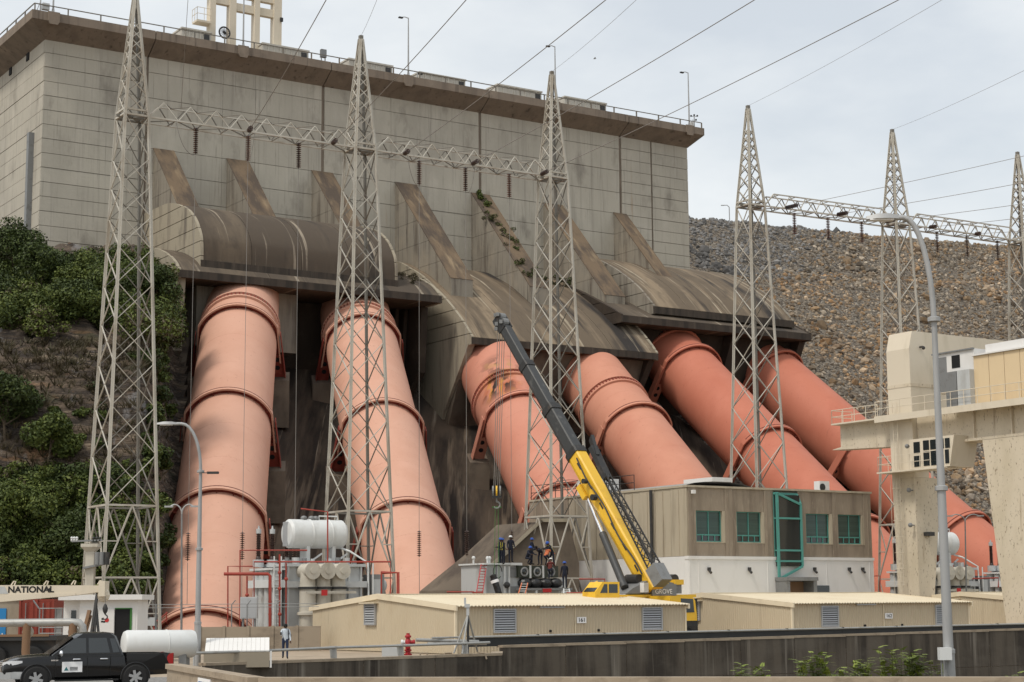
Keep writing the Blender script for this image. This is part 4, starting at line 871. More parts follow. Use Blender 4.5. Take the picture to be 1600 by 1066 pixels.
# teal bay window with slanted foot
zt_, zb_ = fy(1228, 772)[1], fy(1211, 905, -.6)[1]
bay = MB(BFr); fw = .16
def bp(x, y, z): return (x, y, z)
yb_ = -.40
F4 = [(bx0, .0, zt_), (bx1, .0, zt_), (bx0, yb_, zt_ - .35), (bx1, yb_, zt_ - .0)]
zb1 = zb_ + .9
for (a, b) in (((bx0, yb_, zt_), (bx0, yb_, zb_)), ((bx1, yb_, zt_ - .75), (bx1, yb_, zb1)), ((bx0, 0, zt_), (bx0, 0, zb_)), ((bx1, 0, zt_), (bx1, 0, zb1)), ((bx0, yb_, zt_), (bx1, yb_, zt_ - .75)), ((bx0, yb_, zb_), (bx1, yb_, zb1)), ((bx0, 0, zt_), (bx1, 0, zt_)), ((bx0, yb_, zt_), (bx0, 0, zt_)), ((bx1, yb_, zt_ - .75), (bx1, 0, zt_))): bay.bar(a, b, fw)
for z in (zt_ - 1.75, zt_ - 4.0, zt_ - 4.75): bay.bar((bx0, yb_, z), (bx1, yb_, z), .13); bay.bar((bx0, yb_, z), (bx0, 0, z), .1)
bw = bay.build('bay_window', 'teal_frame', bl)
for (z0, z1) in ((zt_ - 1.7, zt_ - .1), (zt_ - 3.95, zt_ - 1.8), (zt_ - 4.7, zt_ - 4.05), (zb1, zt_ - 4.8)):
    z0_ = max(z0, zb_ + .5); m = MB(BFr); m.box((bx0 + .06, yb_ + .02, z0_), (bx1 - .06, yb_ + .05, z1)); m.build('pane', 'glass_dark', bw)
    m = MB(BFr); m.box((bx0 + .005, yb_ + .06, z0_), (bx0 + .03, -.07, z1)); m.build('pane', 'glass_dark', bw)
m = MB(BFr); x0, x1 = fy(1210, 912)[0], fy(1257, 912)[0]; z1 = fy(1230, 902, -.9)[1]; m.box((x0, -1.3, 0), (x0 + .3, -.12, z1 - .25)); m.box((x1 - .3, -1.3, 0), (x1, -.12, z1 - .25)); m.box((x0 - .05, -1.4, z1 - .25), (x1 + .05, -.12, z1)); pc = m.build('porch', 'grey_metal', bl)
m = MB(BFr); m.box((x0 + .3, -.22, 0), (x1 - .3, -.14, z1 - .3)); m.build('door', 'tan_wood', pc)
a, z1 = fy(1259, 915, -.1); b, _ = fy(1295, 915, -.1); m = MB(BFr); m.box((a, -.16, 0.2), (b, -.105, z1)); m.build('low_window', 'glass_dark', bl)
# left side wall in pale precast panels above, white below
n = 11; y_of = lambda px: BFr.X(px, 800, 0)[0]
for i in range(n):
    a, b = DP * i / n, DP * (i + 1) / n
    m = MB(BFr); m.box((-.10 + .02 * (i % 2), a + .02, ZM), (.26, b - .02, ZR - .01)); m.build('side_panel', 'precast_light' if i < 8 else 'precast', bl)
    m = MB(BFr); m.box((-.14, (a + b) / 2 - .04, ZM + .02), (-.05, (a + b) / 2 + .04, ZR - .15)); m.build('rib', 'precast_light', bl)
m = MB(BFr); m.box((-.13, .3, 0), (.24, DP, ZM - .02)); m.build('white_wall', 'white_paint', bl)
for i in range(1, 7): m = MB(BFr); m.box((-.18, i * 2.7, 0), (-.12, i * 2.7 + .12, ZM - .3)); m.build('wall_batten', 'white_paint', bl)
m = MB(BFr); m.tube((-.32, y_of(1023), 0), (-.32, y_of(1023), ZR), .11, 8); m.build('downpipe', 'dark_metal', bl)
m = MB(BFr); m.box((-.16, -.12, ZR), (XR + .1, .5, ZR + .14)); m.box((-.16, .5, ZR), (.5, DP, ZR + .14)); m.box((XR - .4, .5, ZR), (XR + .1, DP, ZR + .14)); m.build('roof_edge', 'precast_light', bl)
m = MB(BFr); m.box((.3, .4, ZR - .3), (XR - .3, DP - .1, ZR + .02)); m.build('roof_slab', 'roof_sheet', bl)
# low vaulted grey roof light behind the left parapet
vr = MB(BFr); ya, yb = y_of(1060), y_of(942)
sec = []
for y in (ya, yb): sec.append([(.5 + 3.2 * (1 - cos(pi * i / 8)) , y, ZR + .05 + .50 * sin(pi * i / 8)) for i in range(9)])
vr.loft(sec, close=False); vr.build('vaulted_roof', 'roof_sheet', bl, smooth=40)
m = MB(BFr); m.box((.2, -.35, ZR - .45), (.45, -.12, ZR - .2)); m.build('camera_box', 'white_paint', bl)
# rooftop things
def on_bl(px, y): return BFr.Y(px, 780, y)[0]
def boxthing(name, label, cat, fr, lo, hi, mt, extra=None, group=None):
    t = thing(name, label, cat, Fr(*fr.W((lo[0] + hi[0]) / 2, (lo[1] + hi[1]) / 2, lo[2])[:2], fr.rz, fr.z + lo[2]), group)
    m = MB(fr); m.box(lo, hi); m.build('casing', mt, t)
    if extra: extra(t, fr)
    return t
def acx(t, fr):
    x = on_bl(1281, 1.0); m = MB(fr); m.lathe([(.26, 0), (.26, .04), (.2, .05)], (x, 1.0 - .31, ZR + .42), (0, -1, 0), 16); f_ = m.build('fan_grille', 'dark_metal', t, smooth=30)
    m = MB(fr); m.box((x - .3, .72, ZR + .14), (x + 1.0, .8, ZR + .18)); m.box((x - .3, 1.2, ZR + .14), (x + 1.0, 1.28, ZR + .18)); m.build('bracket', 'grey_metal', t)
xa = on_bl(1277, 1); boxthing('air_conditioner', 'small white air conditioner unit on the flat building roof', 'air conditioner', BFr, (xa, .7, ZR + .18), (xa + .95, 1.3, ZR + .86), 'white_paint', acx)
y0, _ = BFr.X(938, 765, .6); y1, _ = BFr.X(885, 770, .6)
boxthing('roof_cabinet', 'white metal cabinet behind railings at the left end of the building roof', 'cabinet', BFr, (.9, y0 + .4, ZR + .15), (2.6, y0 + 3.4, ZR + 1.35), 'white_paint')
y1b = BFr.X(1013, 747, 1.5)[0]
boxthing('roof_vent', 'flat pale vent box on the grey vaulted roof of the building', 'vent', BFr, (2.6, y_of(1040) - 2, ZR + .5), (4.4, y_of(1040) + 1.2, ZR + .8), 'white_paint')
# roof railing at the left rear
rr = thing('roof_railing', 'dark thin railing along the left rear edge of the building roof', 'railing', Fr(*BFr.W(0, DP, 0)[:2], AZ, ZR))
ya, yb = y_of(990), DP
for h_ in (.55, 1.1): m = MB(BFr); m.tube((.1, ya, ZR + .14 + h_), (.1, yb, ZR + .14 + h_), .03, 6); m.build('rail', 'dark_metal', rr)
for i in range(9): y = ya + (yb - ya) * i / 8; m = MB(BFr); m.tube((.1, y, ZR + .14), (.1, y, ZR + 1.24), .03, 6); m.build('post', 'dark_metal', rr)
# ------------------------------------------------------------------ cream gantry crane on the right
gA = px2(1436, 930, 128.0); GF = Fr(gA.x, gA.y, AZ + 0.0)      # local -y runs out to the right, towards the camera
gc = thing('gantry_crane', 'large cream gantry crane with rust specks, glazed cab and machine house at right', 'crane', GF)
gy = lambda px, py, y=0: GF.Y(px, py, y)
gx = lambda px, py, x=0: GF.X(px, py, x)
# column A: face towards -x visible 1390..1421, face -y visible 1421..1447
xl = -.0; 
zg = lambda py, px=1405: px2(px, py, 128.0).z
ZG1 = zg(650); ZG0 = zg(925); ZTOP = zg(521)
def col_sec(z, x0, x1, y0, y1): return [(x0, y0, z), (x1, y0, z), (x1, y1, z), (x0, y1, z)]
m = MB(GF); m.loft([col_sec(0, -.80, .30, -.85, 1.15), col_sec(zg(748), -.92, 1.75, -.93, 1.3)]); m.build('column', 'cream_crane', gc, fix=True)
m = MB(GF); m.loft([col_sec(zg(748) + .01, -.92, .55, -.93, 1.3), col_sec(ZG1 - .02, -.93, .6, -.94, 1.33)]); m.build('column', 'cream_plain', gc, fix=True)
# machine house: tall chamfered block over the column, long side running to the right
hx0, hx1 = -.95, 2.2; zc_ = zg(540)
yF = -.95; XeH = GF.Y(1588, 560, yF)[0]
sec = [(hx0, ZG1), (hx0, zg(548)), (hx0 + .35, ZTOP), (XeH - .5, ZTOP), (XeH, ZTOP - .7), (XeH, ZG1)]
m = MB(GF); m.prism([(x, yF, z) for x, z in sec], (0, 2.3, 0)); m.build('machine_house', 'cream_plain', gc, fix=True)
m = MB(GF); m.box((hx0 - .03, yF - .03, zg(607)), (XeH * .5, yF + 2.32, zg(602))); m.build('seam_band', 'cream_crane', gc)
m = MB(GF); m.tube((hx0 + 1.1, yF, zg(545)), (hx0 + 1.1, yF - .3, zg(545)), .07, 8); m.ball((hx0 + 1.1, yF - .35, zg(547)), .14); m.build('bulkhead_lamp', 'dark_metal', gc)
# girder running along local y, overhang to the left/back
yT = GF.X(1312, 665, -.6)[0]; gz1, gz0 = ZG1 - .12, zg(692)
m = MB(GF); m.prism([(-.55, yT, gz1), (-.55, 1.36, gz1), (-.55, 1.36, gz0 - .2), (-.55, yT + 1.0, gz0 + .05), (-.55, yT, gz0 + .2)], (1.3, 0, 0)); m.build('cantilever', 'cream_crane', gc, fix=True)
m = MB(GF); m.box((-.5, -26, zg(697)), (.9, -.99, gz1)); m.build('girder', 'cream_crane', gc)
m = MB(GF); m.box((-.75, -26, zg(701)), (1.1, -1.0, zg(697))); m.build('girder_flange', 'cream_crane', gc)
for i in range(5): m = MB(GF); y = -3.1 - i * 3.4; m.box((-.72, y - .06, zg(697)), (-.5, y + .06, gz1)); m.build('web_stiffener', 'cream_crane', gc)
# walkways and railings
def rail(fr, parent, pts, h=1.05, r=.028, post=1.2, mt='cream_plain', mid=2):
    for j in range(1, mid + 1): m = MB(fr); m.path([(p[0], p[1], p[2] + h * j / mid) for p in pts], r, 6); m.build('handrail', mt, parent)
    for a, b in zip(pts[:-1], pts[1:]):
        a, b = Vector(a), Vector(b); n = max(1, round((b - a).length / post))
        for i in range(n + 1): q = a.lerp(b, i / n); m = MB(fr); m.tube(q, q + Vector((0, 0, h)), r, 6); m.build('railing_post', mt, parent)
wz = ZG1
m = MB(GF); m.box((-1.9, -26, wz - .1), (-.96, 1.9, wz + .02)); m.build('walkway', 'cream_plain', gc)
m = MB(GF); m.box((-1.3, 1.2, wz - .13), (.9, yT + .2, wz - .02)); m.build('walkway', 'cream_plain', gc)
rail(GF, gc, [(-1.85, -24, wz + .02), (-1.85, 1.8, wz + .02)])
rail(GF, gc, [(-1.25, 2.2, wz - .02), (-1.25, yT + .15, wz - .02), (.85, yT + .15, wz - .02)], 1.0)
m = MB(GF); m.box((-1.9, -26, wz - .45), (-1.82, 1.9, wz - .1)); m.build('fascia_plate', 'cream_plain', gc)
# cabins on the walkway
ya = GF.X(1456, 600, -1.2)[0]; yb = GF.X(1521, 600, -1.2)[0]
m = MB(GF); m.box((-1.0, yb, zg(625)), (1.5, ya, zg(565))); cb = m.build('cabin', 'white_paint', gc)
y_ = GF.X(1494, 580, -1.02)[0]; m = MB(GF); m.box((-1.03, y_ - .38, zg(590)), (-.99, y_ + .38, zg(571))); m.build('cabin_window', 'hollow', cb)
m = MB(GF); m.box((-1.02, ya - 1.3, zg(625)), (-.99, ya - .05, zg(571))); m.build('cabin_door', 'grey_metal', cb)
m = MB(GF); m.bar((-1.05, yb, zg(565)), (-1.05, ya, zg(565)), .2, .1); m.build('cabin_roof', 'grey_metal', cb)
y2, y3 = GF.X(1523, 610, -1.2)[0], GF.X(1700, 610, -1.2)[0]
for k in range(7):
    a = y2 + (y3 - y2) * k / 7; b = y2 + (y3 - y2) * (k + 1) / 7; m = MB(GF); m.box((-1.2, b + .02, wz + .1), (1.4, a - .02, zg(578))); m.build('beige_panel', 'beige_panel', gc)
m = MB(GF); m.box((-1.35, y3, zg(578) + .02), (1.5, y2 + .1, zg(578) + .12)); m.build('panel_cap', 'white_paint', gc)
m = MB(GF); m.box((-.6, y3, zg(578) + .13), (1.4, y2 - .6, zg(561))); m.build('upper_cabin', 'white_paint', gc)
for (pa, pb, mt_) in ((1481, 1498, 'grey_metal'), (1499, 1519, 'trafo_grey')):
    a, b = GF.X(pa, 620, -1.5)[0], GF.X(pb, 620, -1.5)[0]; m = MB(GF); m.box((-1.65, b, wz + .05), (-1.2, a, zg(597))); m.build('switch_cabinet', mt_, gc)
# operator cab hanging below the girder
ca, cb_ = GF.X(1430, 720, -1.4)[0], GF.X(1496, 720, -1.4)[0]; zc0, zc1 = zg(738), zg(692)
m = MB(GF); m.prism([(-1.9, ca, zc0), (-1.9, ca, zc1), (-1.9, cb_ - .25, zc1), (-1.9, cb_ + .25, zc0)], (2.4, 0, 0)); cabo = m.build('operator_cab', 'cream_plain', gc, fix=True)
L_ = cb_ - ca
for (f0_, f1_, z0_, z1_) in ((.10, .25, .08, .44), (.10, .25, .52, .9), (.33, .47, .08, .55), (.33, .47, .6, .92), (.5, .64, .08, .55), (.5, .64, .6, .92), (.67, .80, .08, .55), (.67, .82, .6, .92), (.84, .93, .1, .55), (.85, .96, .6, .92)):
    m = MB(GF); m.box((-1.93, ca + L_ * f1_, zc0 + (zc1 - zc0) * z0_), (-1.89, ca + L_ * f0_, zc0 + (zc1 - zc0) * z1_)); m.build('pane', 'glass_dark', cabo)
m = MB(GF); m.box((-1.8, cb_ + .3, zc0 + .2), (.4, cb_ + .31, zc1 - .15)); 
m = MB(GF); m.box((-2.35, GF.X(1478, 740, -2)[0], zc0 - .12), (-.85, 1.4, zc0 - .02)); m.build('cab_platform', 'cream_plain', gc)
rail(GF, gc, [(-2.3, GF.X(1455, 740, -2.3)[0], zc0 - .02), (-2.3, 1.3, zc0 - .02), (-.9, 1.3, zc0 - .02)], 1.1, .022, 1.0)
# ladder with cage hoops up the column
lm = MB(GF); lx, ly = -1.35, .35
for dy in (-.22, .22): lm.tube((lx, ly + dy, .6), (lx, ly + dy, wz + .9), .03, 6)
z = .8
while z < wz: lm.tube((lx, ly - .22, z), (lx, ly + .22, z), .018, 5); z += .32
ld = lm.build('ladder', 'cream_plain', gc)
for k in range(9): m = MB(GF); z = 2.6 + k * 1.15; m.path([(lx - .42 * sin(a), ly + .36 * cos(a), z) for a in [pi * i / 6 for i in range(7)]], .02, 5); m.build('cage_hoop', 'cream_plain', ld)
for dy in (-.3, 0, .3): m = MB(GF); m.tube((lx - .40, ly + dy, 2.6), (lx - .40, ly + dy, 2.6 + 8 * 1.15), .015, 5); m.build('cage_bar', 'cream_plain', ld)
for py in (700, 768, 822): m = MB(GF); z = zg(py); m.tube((-.9, -.7, z), (-1.3, -.75, z), .05, 6); m.ball((-1.36, -.76, z), .17); m.build('bulkhead_lamp', 'grey_metal', gc)
m = MB(GF); z = zg(836); m.box((-.2, -1.35, z - .12), (.45, -.72, z + .16)); m.build('floodlight', 'dark_metal', gc)
rail(GF, gc, [(-1.6, -.9, .9), (-1.6, 1.3, .9)], 1.0); m = MB(GF); m.box((-1.7, -1.0, .72), (-.6, 1.4, .9)); m.build('foot_platform', 'cream_plain', gc)
m = MB(GF); m.box((-.8, -.9, .0), (.8, 1.3, .65)); m.build('bogie', 'cream_crane', gc)
# second leg towards the camera: broad speckled plate leaning outwards
yl0, yl1 = GF.X(1541, 700, -.4)[0], GF.X(1640, 700, -.4)[0]
b0, b1 = GF.X(1575, 925, -.4)[0], GF.X(1640, 925, -.4)[0]
m = MB(GF); m.loft([[(-.6, b0, .0), (-.6, b1, .0), (.9, b1, .0), (.9, b0, .0)], [(-.75, yl0, zg(701) - .02), (-.75, yl1, zg(701) - .02), (1.05, yl1, zg(701) - .02), (1.05, yl0, zg(701) - .02)]]); m.build('outer_leg', 'cream_crane', gc, fix=True)
# ------------------------------------------------------------------ yellow mobile crane
CF = Fr(*px2(1000, 930, 108)[:2], AZ)
mc = thing('mobile_crane', 'yellow mobile crane with long dark telescopic boom raised over the transformer', 'crane', CF)
P0, P1 = px2(1014, 912, 107.5), px2(786, 508, 118.5)
fx = lambda px: (1014 - px) / (1014 - 786.0)
def bp_(t): return P0.lerp(P1, t)
bd = (P1 - P0).normalized(); bside = bd.cross(Vector((0, 0, 1))).normalized(); bup = bside.cross(bd).normalized()
def boomsec(t0, t1, w, h, mt, nm, ch=.22):
    a, b = bp_(t0), bp_(t1); pr = [(-.5, -.5 + ch), (-.5 + ch * .6, -.5), (.5 - ch * .6, -.5), (.5, -.5 + ch), (.5, .42), (.42, .5), (-.42, .5), (-.5, .42)]
    m = MB(); m.loft([[p + bside * (x * w) + bup * (y * h) for x, y in pr] for p in (a, b)]); return m.build(nm, mt, mc, fix=True)
bs = boomsec(-.03, fx(907), .86, 1.10, 'crane_yellow', 'boom_base')
boomsec(fx(910), fx(868), .80, .98, 'boom_grey', 'boom_section'); boomsec(fx(869), fx(827), .70, .84, 'boom_grey', 'boom_section'); boomsec(fx(828), fx(790), .60, .72, 'boom_grey', 'boom_section')
for px, w, h in ((907, .98, 1.22), (868, .92, 1.10), (827, .80, .94)): boomsec(fx(px) - .008, fx(px) + .012, w, h, 'dark_metal', 'boom_collar')
for t in np.linspace(.05, .42, 6):
    for s in (-1, 1): m = MB(); c = bp_(t) + bside * (s * .435) + bup * .1; m.bar(c - bd * .25, c + bd * .25, .03, .12); m.build('boom_pad', 'dark_metal', bs)
# boom head with sheaves
hd = MB(); c = bp_(1.0); hd.bar(c - bd * .5 + bside * .3, c + bd * .7 + bside * .3, .08, .8, up=tuple(bup)); hd.bar(c - bd * .5 - bside * .3, c + bd * .7 - bside * .3, .08, .8, up=tuple(bup)); hdo = hd.build('boom_head', 'dark_metal', mc)
for k in range(4): m = MB(); q = c + bd * (.05 + .5 * (k % 2)) - bup * (.25 if k < 2 else -.2); m.tube(q - bside * .22, q + bside * .22, .30, 12); m.build('sheave', 'grey_metal', hdo)
for k in range(5): m = MB(); q = c + bd * random.uniform(-.2, .8) + bup * random.uniform(-.5, .4) - bside * .4; m.cbox(tuple(q), (.22, .2, .25)); m.build('head_fitting', 'grey_metal', hdo)
# folded lattice jib on the right of the boom
ja, jb = px2(946, 742, 108.6), px2(1026, 892, 105.6); jd = (jb - ja).normalized(); js = jd.cross(Vector((0, 0, 1))).normalized(); ju = js.cross(jd); m = MB(); n = 15
def jc(i, sx, sy): t = i / n; w = .17 + .12 * t; return ja.lerp(jb, t) + js * (sx * w) + ju * (sy * w)
for sx, sy in ((-1, -1), (1, -1), (1, 1), (-1, 1)): m.bar(jc(0, sx, sy), jc(n, sx, sy), .075)
for i in range(n):
    for (a, b) in (((-1, -1), (1, -1)), ((1, -1), (1, 1)), ((1, 1), (-1, 1)), ((-1, 1), (-1, -1))):
        s, e = (a, b) if i % 2 else (b, a); m.bar(jc(i, *s), jc(i + 1, *e), .045)
jo = m.build('folded_jib', 'dark_metal', mc)
m = MB(); q = ja; m.bar(q - jd * 2.2 - js * .2, q + jd * .3, .5, .35); m.bar(q - jd * 3.0 - js * .55, q - jd * 1.4 - js * .1, .2, .5); m.build('jib_bracket', 'dark_metal', jo)
m = MB(); q = jb; m.bar(q - jd * .3, q + jd * .9, .9, .8); m.build('jib_foot', 'grey_metal', jo)
for t, r_ in ((.30, .2), (.36, .16)): m = MB(); q = bp_(t) - bside * .6 + bup * .15; m.tube(q, q - bside * .3, r_, 10); m.build('hose_reel', 'dark_metal', bs)
m = MB(); m.path([bp_(t) - bside * .56 + bup * (.3 + .1 * sin(t * 30)) for t in np.linspace(.02, .44, 14)], .05, 6); m.build('hose', 'dark_metal', bs)
# luffing cylinder
la, lb = px2(976, 918, 106.8), bp_(.36) - bup * .85; lm_ = la.lerp(lb, .55)
m = MB(); m.tube(la, lm_, .24, 12); m.build('luffing_cylinder', 'boom_grey', mc, smooth=40); m = MB(); m.tube(lm_, lb + (lb - la) * .02, .13, 12); m.build('cylinder_rod', 'chrome', mc, smooth=40)
m = MB(); q = lb; m.bar(q - bd * .5, q + bd * .5, .8, .4, up=tuple(bup)); m.build('cylinder_lug', 'crane_yellow', mc)
# superstructure
cz = lambda py: px2(1000, py, 107.5).z
cx_ = lambda px, y=-.9: CF.Y(px, 925, y)[0]
m = MB(CF); m.prism([(cx_(975), -1.1, cz(928)), (cx_(1062), -1.1, cz(928)), (cx_(1062), -1.1, cz(914)), (cx_(1035), -1.1, cz(908)), (cx_(1008), -1.1, cz(908)), (cx_(985), -1.1, cz(920))], (0, 2.2, 0)); m.build('superstructure', 'grey_metal', mc, fix=True)
m = MB(CF); m.box((cx_(1012), -1.35, cz(931)), (cx_(1050), 1.35, cz(913))); cw = m.build('counterweight', 'grey_metal', mc)
text_part('GROVE', .40, 'print_white', cw, CF.W(cx_(1037, -1.36), -1.36, cz(925)), UD, (0, 0, 1), off=.006)
m = MB(CF); m.box((cx_(997), -1.5, cz(926)), (cx_(1004), -1.1, cz(911))); m.build('winch_cover', 'white_paint', mc)
for (a, b, z0, z1) in ((1024, 1040, 907, 914), (1050, 1064, 906, 914)): m = MB(CF); m.box((cx_(a), -1.2, cz(z1)), (cx_(b), .9, cz(z0))); m.build('engine_hood', 'crane_yellow', mc)
for px in (1004, 1060): m = MB(CF); m.tube((cx_(px), -.6, cz(905)), (cx_(px), .6, cz(905)), .3, 14); m.build('hoist_drum', 'dark_metal', mc)
m = MB(CF); m.box((cx_(966), -1.25, cz(934)), (cx_(1082), 1.2, cz(929.5))); m.build('deck', 'crane_yellow', mc)
m = MB(CF); m.box((cx_(930), -1.1, .75), (cx_(1086), 1.1, cz(936))); m.build('chassis', 'dark_metal', mc)
# operator cab of the crane
def cabx(parent, pa, pb, za, zb, y0, y1, slope, mtn='crane_yellow', nm='operator_cab'):
    x0, x1 = cx_(pa, y0), cx_(pb, y0); m = MB(CF); pr = [(x0, za), (x1, za), (x1, zb), (x0 + slope, zb), (x0, za + (zb - za) * .45)]
    m.prism([(x, y0, z) for x, z in pr], (0, y1 - y0, 0)); c = m.build(nm, mtn, parent, fix=True); L_ = x1 - x0; H_ = zb - za
    for (f0_, f1_) in ((.2, .5), (.56, .92)):
        m = MB(CF); xa, xb = x0 + L_ * f0_, x0 + L_ * f1_; sl_ = slope * .55 if f0_ < .3 else 0; m.prism([(xa, y0 - .012, za + H_ * .4), (xb, y0 - .012, za + H_ * .4), (xb, y0 - .012, za + H_ * .88), (xa + sl_, y0 - .012, za + H_ * .88)], (0, .02, 0)); m.build('window', 'glass_dark', c, fix=True)
    m = MB(CF); m.prism([(x0 - .012, y0 + .1, za + H_ * .48), (x0 - .012, y1 - .1, za + H_ * .48), (x0 + slope - .03, y1 - .1, zb - .08), (x0 + slope - .03, y0 + .1, zb - .08)], (.02, 0, .0)); m.build('windscreen', 'glass_dark', c, fix=True)
    return c
cabx(mc, 930, 968, cz(938), cz(910), -1.9, -.6, .55)
m = MB(CF); m.path([CF.L(px2(917, 935, 106))[:3], CF.L(px2(926, 912, 106))[:3], CF.L(px2(934, 909, 106))[:3]], .06, 6); m.build('guard_bar', 'crane_yellow', mc)
# carrier cab seen in the gap between the sheds
kz = lambda py: px2(1080, py, 106).z
k0 = CF.L(px2(1089, 960, 106)); x1 = k0[0]; m = MB(CF); m.prism([(x1 - 2.0, k0[1], kz(970)), (x1, k0[1], kz(970)), (x1, k0[1], kz(962)), (x1 - .12, k0[1], kz(938)), (x1 - .3, k0[1], kz(933)), (x1 - 2.0, k0[1], kz(931))], (0, 2.3, 0)); kc = m.build('carrier_cab', 'crane_yellow', mc, fix=True)
m = MB(CF); m.prism([(x1 - 1.2, k0[1] - .015, kz(957)), (x1 - .2, k0[1] - .015, kz(957)), (x1 - .28, k0[1] - .015, kz(936)), (x1 - 1.2, k0[1] - .015, kz(935))], (0, .03, 0)); m.build('window', 'glass_dark', kc, fix=True)
m = MB(CF); m.prism([(x1 - .02, k0[1] + .1, kz(958)), (x1 - .02, k0[1] + 2.2, kz(958)), (x1 - .11, k0[1] + 2.2, kz(937)), (x1 - .11, k0[1] + .1, kz(937))], (.035, 0, 0)); m.build('windscreen', 'glass_dark', kc, fix=True)
m = MB(CF); m.box((x1 - 2.0, k0[1] + .05, kz(978)), (x1 + .1, k0[1] + 2.2, kz(970.5))); m.build('bumper', 'dark_metal', kc)
for i in range(4): m = MB(CF); x = cx_(940) + 1.6 * i + (1.2 if i > 1 else 0); m.lathe([(.2, -.02), (.55, 0), (.62, .08), (.62, .3), (.55, .38), (.2, .4)], (x, -1.3, .62), (0, 1, 0), 20); m.build('wheel', 'tyre', mc, smooth=30)
# hoist ropes and hook block
hk = px2(776, 776, 119.0); tp = bp_(1.0) + bd * .3
m = MB()
for dx in (-.22, -.08, .08, .22): m.tube(tp + UD * (dx * 1.3) - Vector((0, 0, .2)), hk + UD * dx + Vector((0, 0, .5)), .022, 5)
m.build('hoist_rope', 'wire', mc)
hb = thing('hook_block', 'dark crane hook block hanging on ropes above the middle transformer', 'hook block', (hk.x, hk.y, hk.z - .6))
m = MB(); m.box((hk.x - .32, hk.y - .22, hk.z - .1), (hk.x + .32, hk.y + .22, hk.z + .6)); m.build('block_body', 'dark_metal', hb)
for s in (-.24, .0, .24): m = MB(); m.tube((hk.x + s - .05, hk.y, hk.z + .35), (hk.x + s + .05, hk.y, hk.z + .35), .38, 14); m.build('sheave', 'grey_metal' if s else 'crane_yellow', hb)
m = MB(); m.path([(hk.x, hk.y, hk.z - .1), (hk.x, hk.y, hk.z - .35)] + [(hk.x + .22 * sin(a), hk.y, hk.z - .57 + .22 * cos(a)) for a in [i * pi / 6 for i in range(9)]], .06, 8); m.build('hook', 'grey_metal', hb)
sl_ = px2(776, 905, 119.0)
m = MB()
for dx in (-.16, .16): m.bar((hk.x + dx * .6, hk.y, hk.z - .75), (sl_.x + dx, sl_.y, sl_.z), .09, .03)
m.tube((hk.x - .3, hk.y, hk.z - .72), (hk.x + .3, hk.y, hk.z - .72), .05, 6); prop(m.build('lifting_sling', 'green_sling'), 'bright green lifting slings below the crane hook', 'sling')
# wrapped bushing hanging at the sling foot
q = px2(777, 920, 118.5); bo = MB(); ax = Vector((.32, 0, -1)).normalized(); bo.lathe([(.05, -1.0), (.22, -.95), (.22, -.72), (.27, -.7), (.27, -.5), (.22, -.48), (.22, .5), (.12, .9), (.05, 1.0)], q, ax, 12); b_ = bo.build('wrapped_bushing', 'wrap_black', smooth=40); prop(b_, 'black wrapped bushing with white band hanging tilted from the slings', 'bushing')
m = MB(); m.lathe([(.272, -.62), (.285, -.62), (.285, -.42), (.272, -.42)], q, ax, 14); m.build('tape_band', 'print_white', b_, smooth=40)
# ------------------------------------------------------------------ main transformer (left), copied for the far ones
TF0 = Fr(*px2(446, 985, 111.5)[:2], AZ)
tr = thing('power_transformer', 'large grey power transformer with white conservator tank at left behind red pipes', 'transformer', TF0, 'power transformers')
ty = lambda px, py, y=0: TF0.Y(px, py, y)
tz = lambda py: px2(480, py, 111.5).z
XE = ty(582, 930)[0]; TZ = tz(882)
m = MB(TF0); m.box((0, 0, .25), (XE - .8, 3.3, TZ - .12)); m.build('tank', 'trafo_grey', tr)
m = MB(TF0); m.box((-.25, -.22, TZ - .12), (XE - .6, 3.5, TZ + .06)); m.build('tank_cover', 'trafo_grey', tr)
m = MB(TF0); m.box((-.3, -.28, tz(918)), (XE - .55, 3.5, tz(908))); m.build('girdle_beam', 'trafo_grey', tr)
m = MB(TF0); m.box((-.3, -.3, .0), (XE - .5, 3.6, .28)); m.build('base_skid', 'dark_metal', tr)
for i in range(7): m = MB(TF0); x = .1 + i * (XE - 1.0) / 6; m.box((x - .06, -.16, .3), (x + .06, .0, TZ - .13)); m.build('tank_rib', 'trafo_grey', tr)
for i in range(4): m = MB(TF0); y = .35 + i * .85; m.tube((-.55, y, .35), (-.55, y, TZ - .35), .36, 12); m.build('cooler_tube', 'trafo_grey', tr, smooth=40)
m = MB(TF0); m.box((-1.0, -.05, TZ - .34), (-.05, 3.3, TZ - .2)); m.build('cooler_header', 'trafo_white', tr)
m = MB(TF0); m.box((-1.05, -.3, tz(918)), (-.1, 3.4, tz(906))); m.build('side_beam', 'trafo_white', tr)
for y in (-.35,):
    m = MB(TF0)
    for dx in (-.24, .24): m.tube((-.75 + dx, y, .1), (-.75 + dx, y, TZ + .5), .05, 6)
    z = .3
    while z < TZ: m.tube((-.99, y, z), (-.51, y, z), .025, 5); z += .3
    m.build('ladder', 'trafo_white', tr)
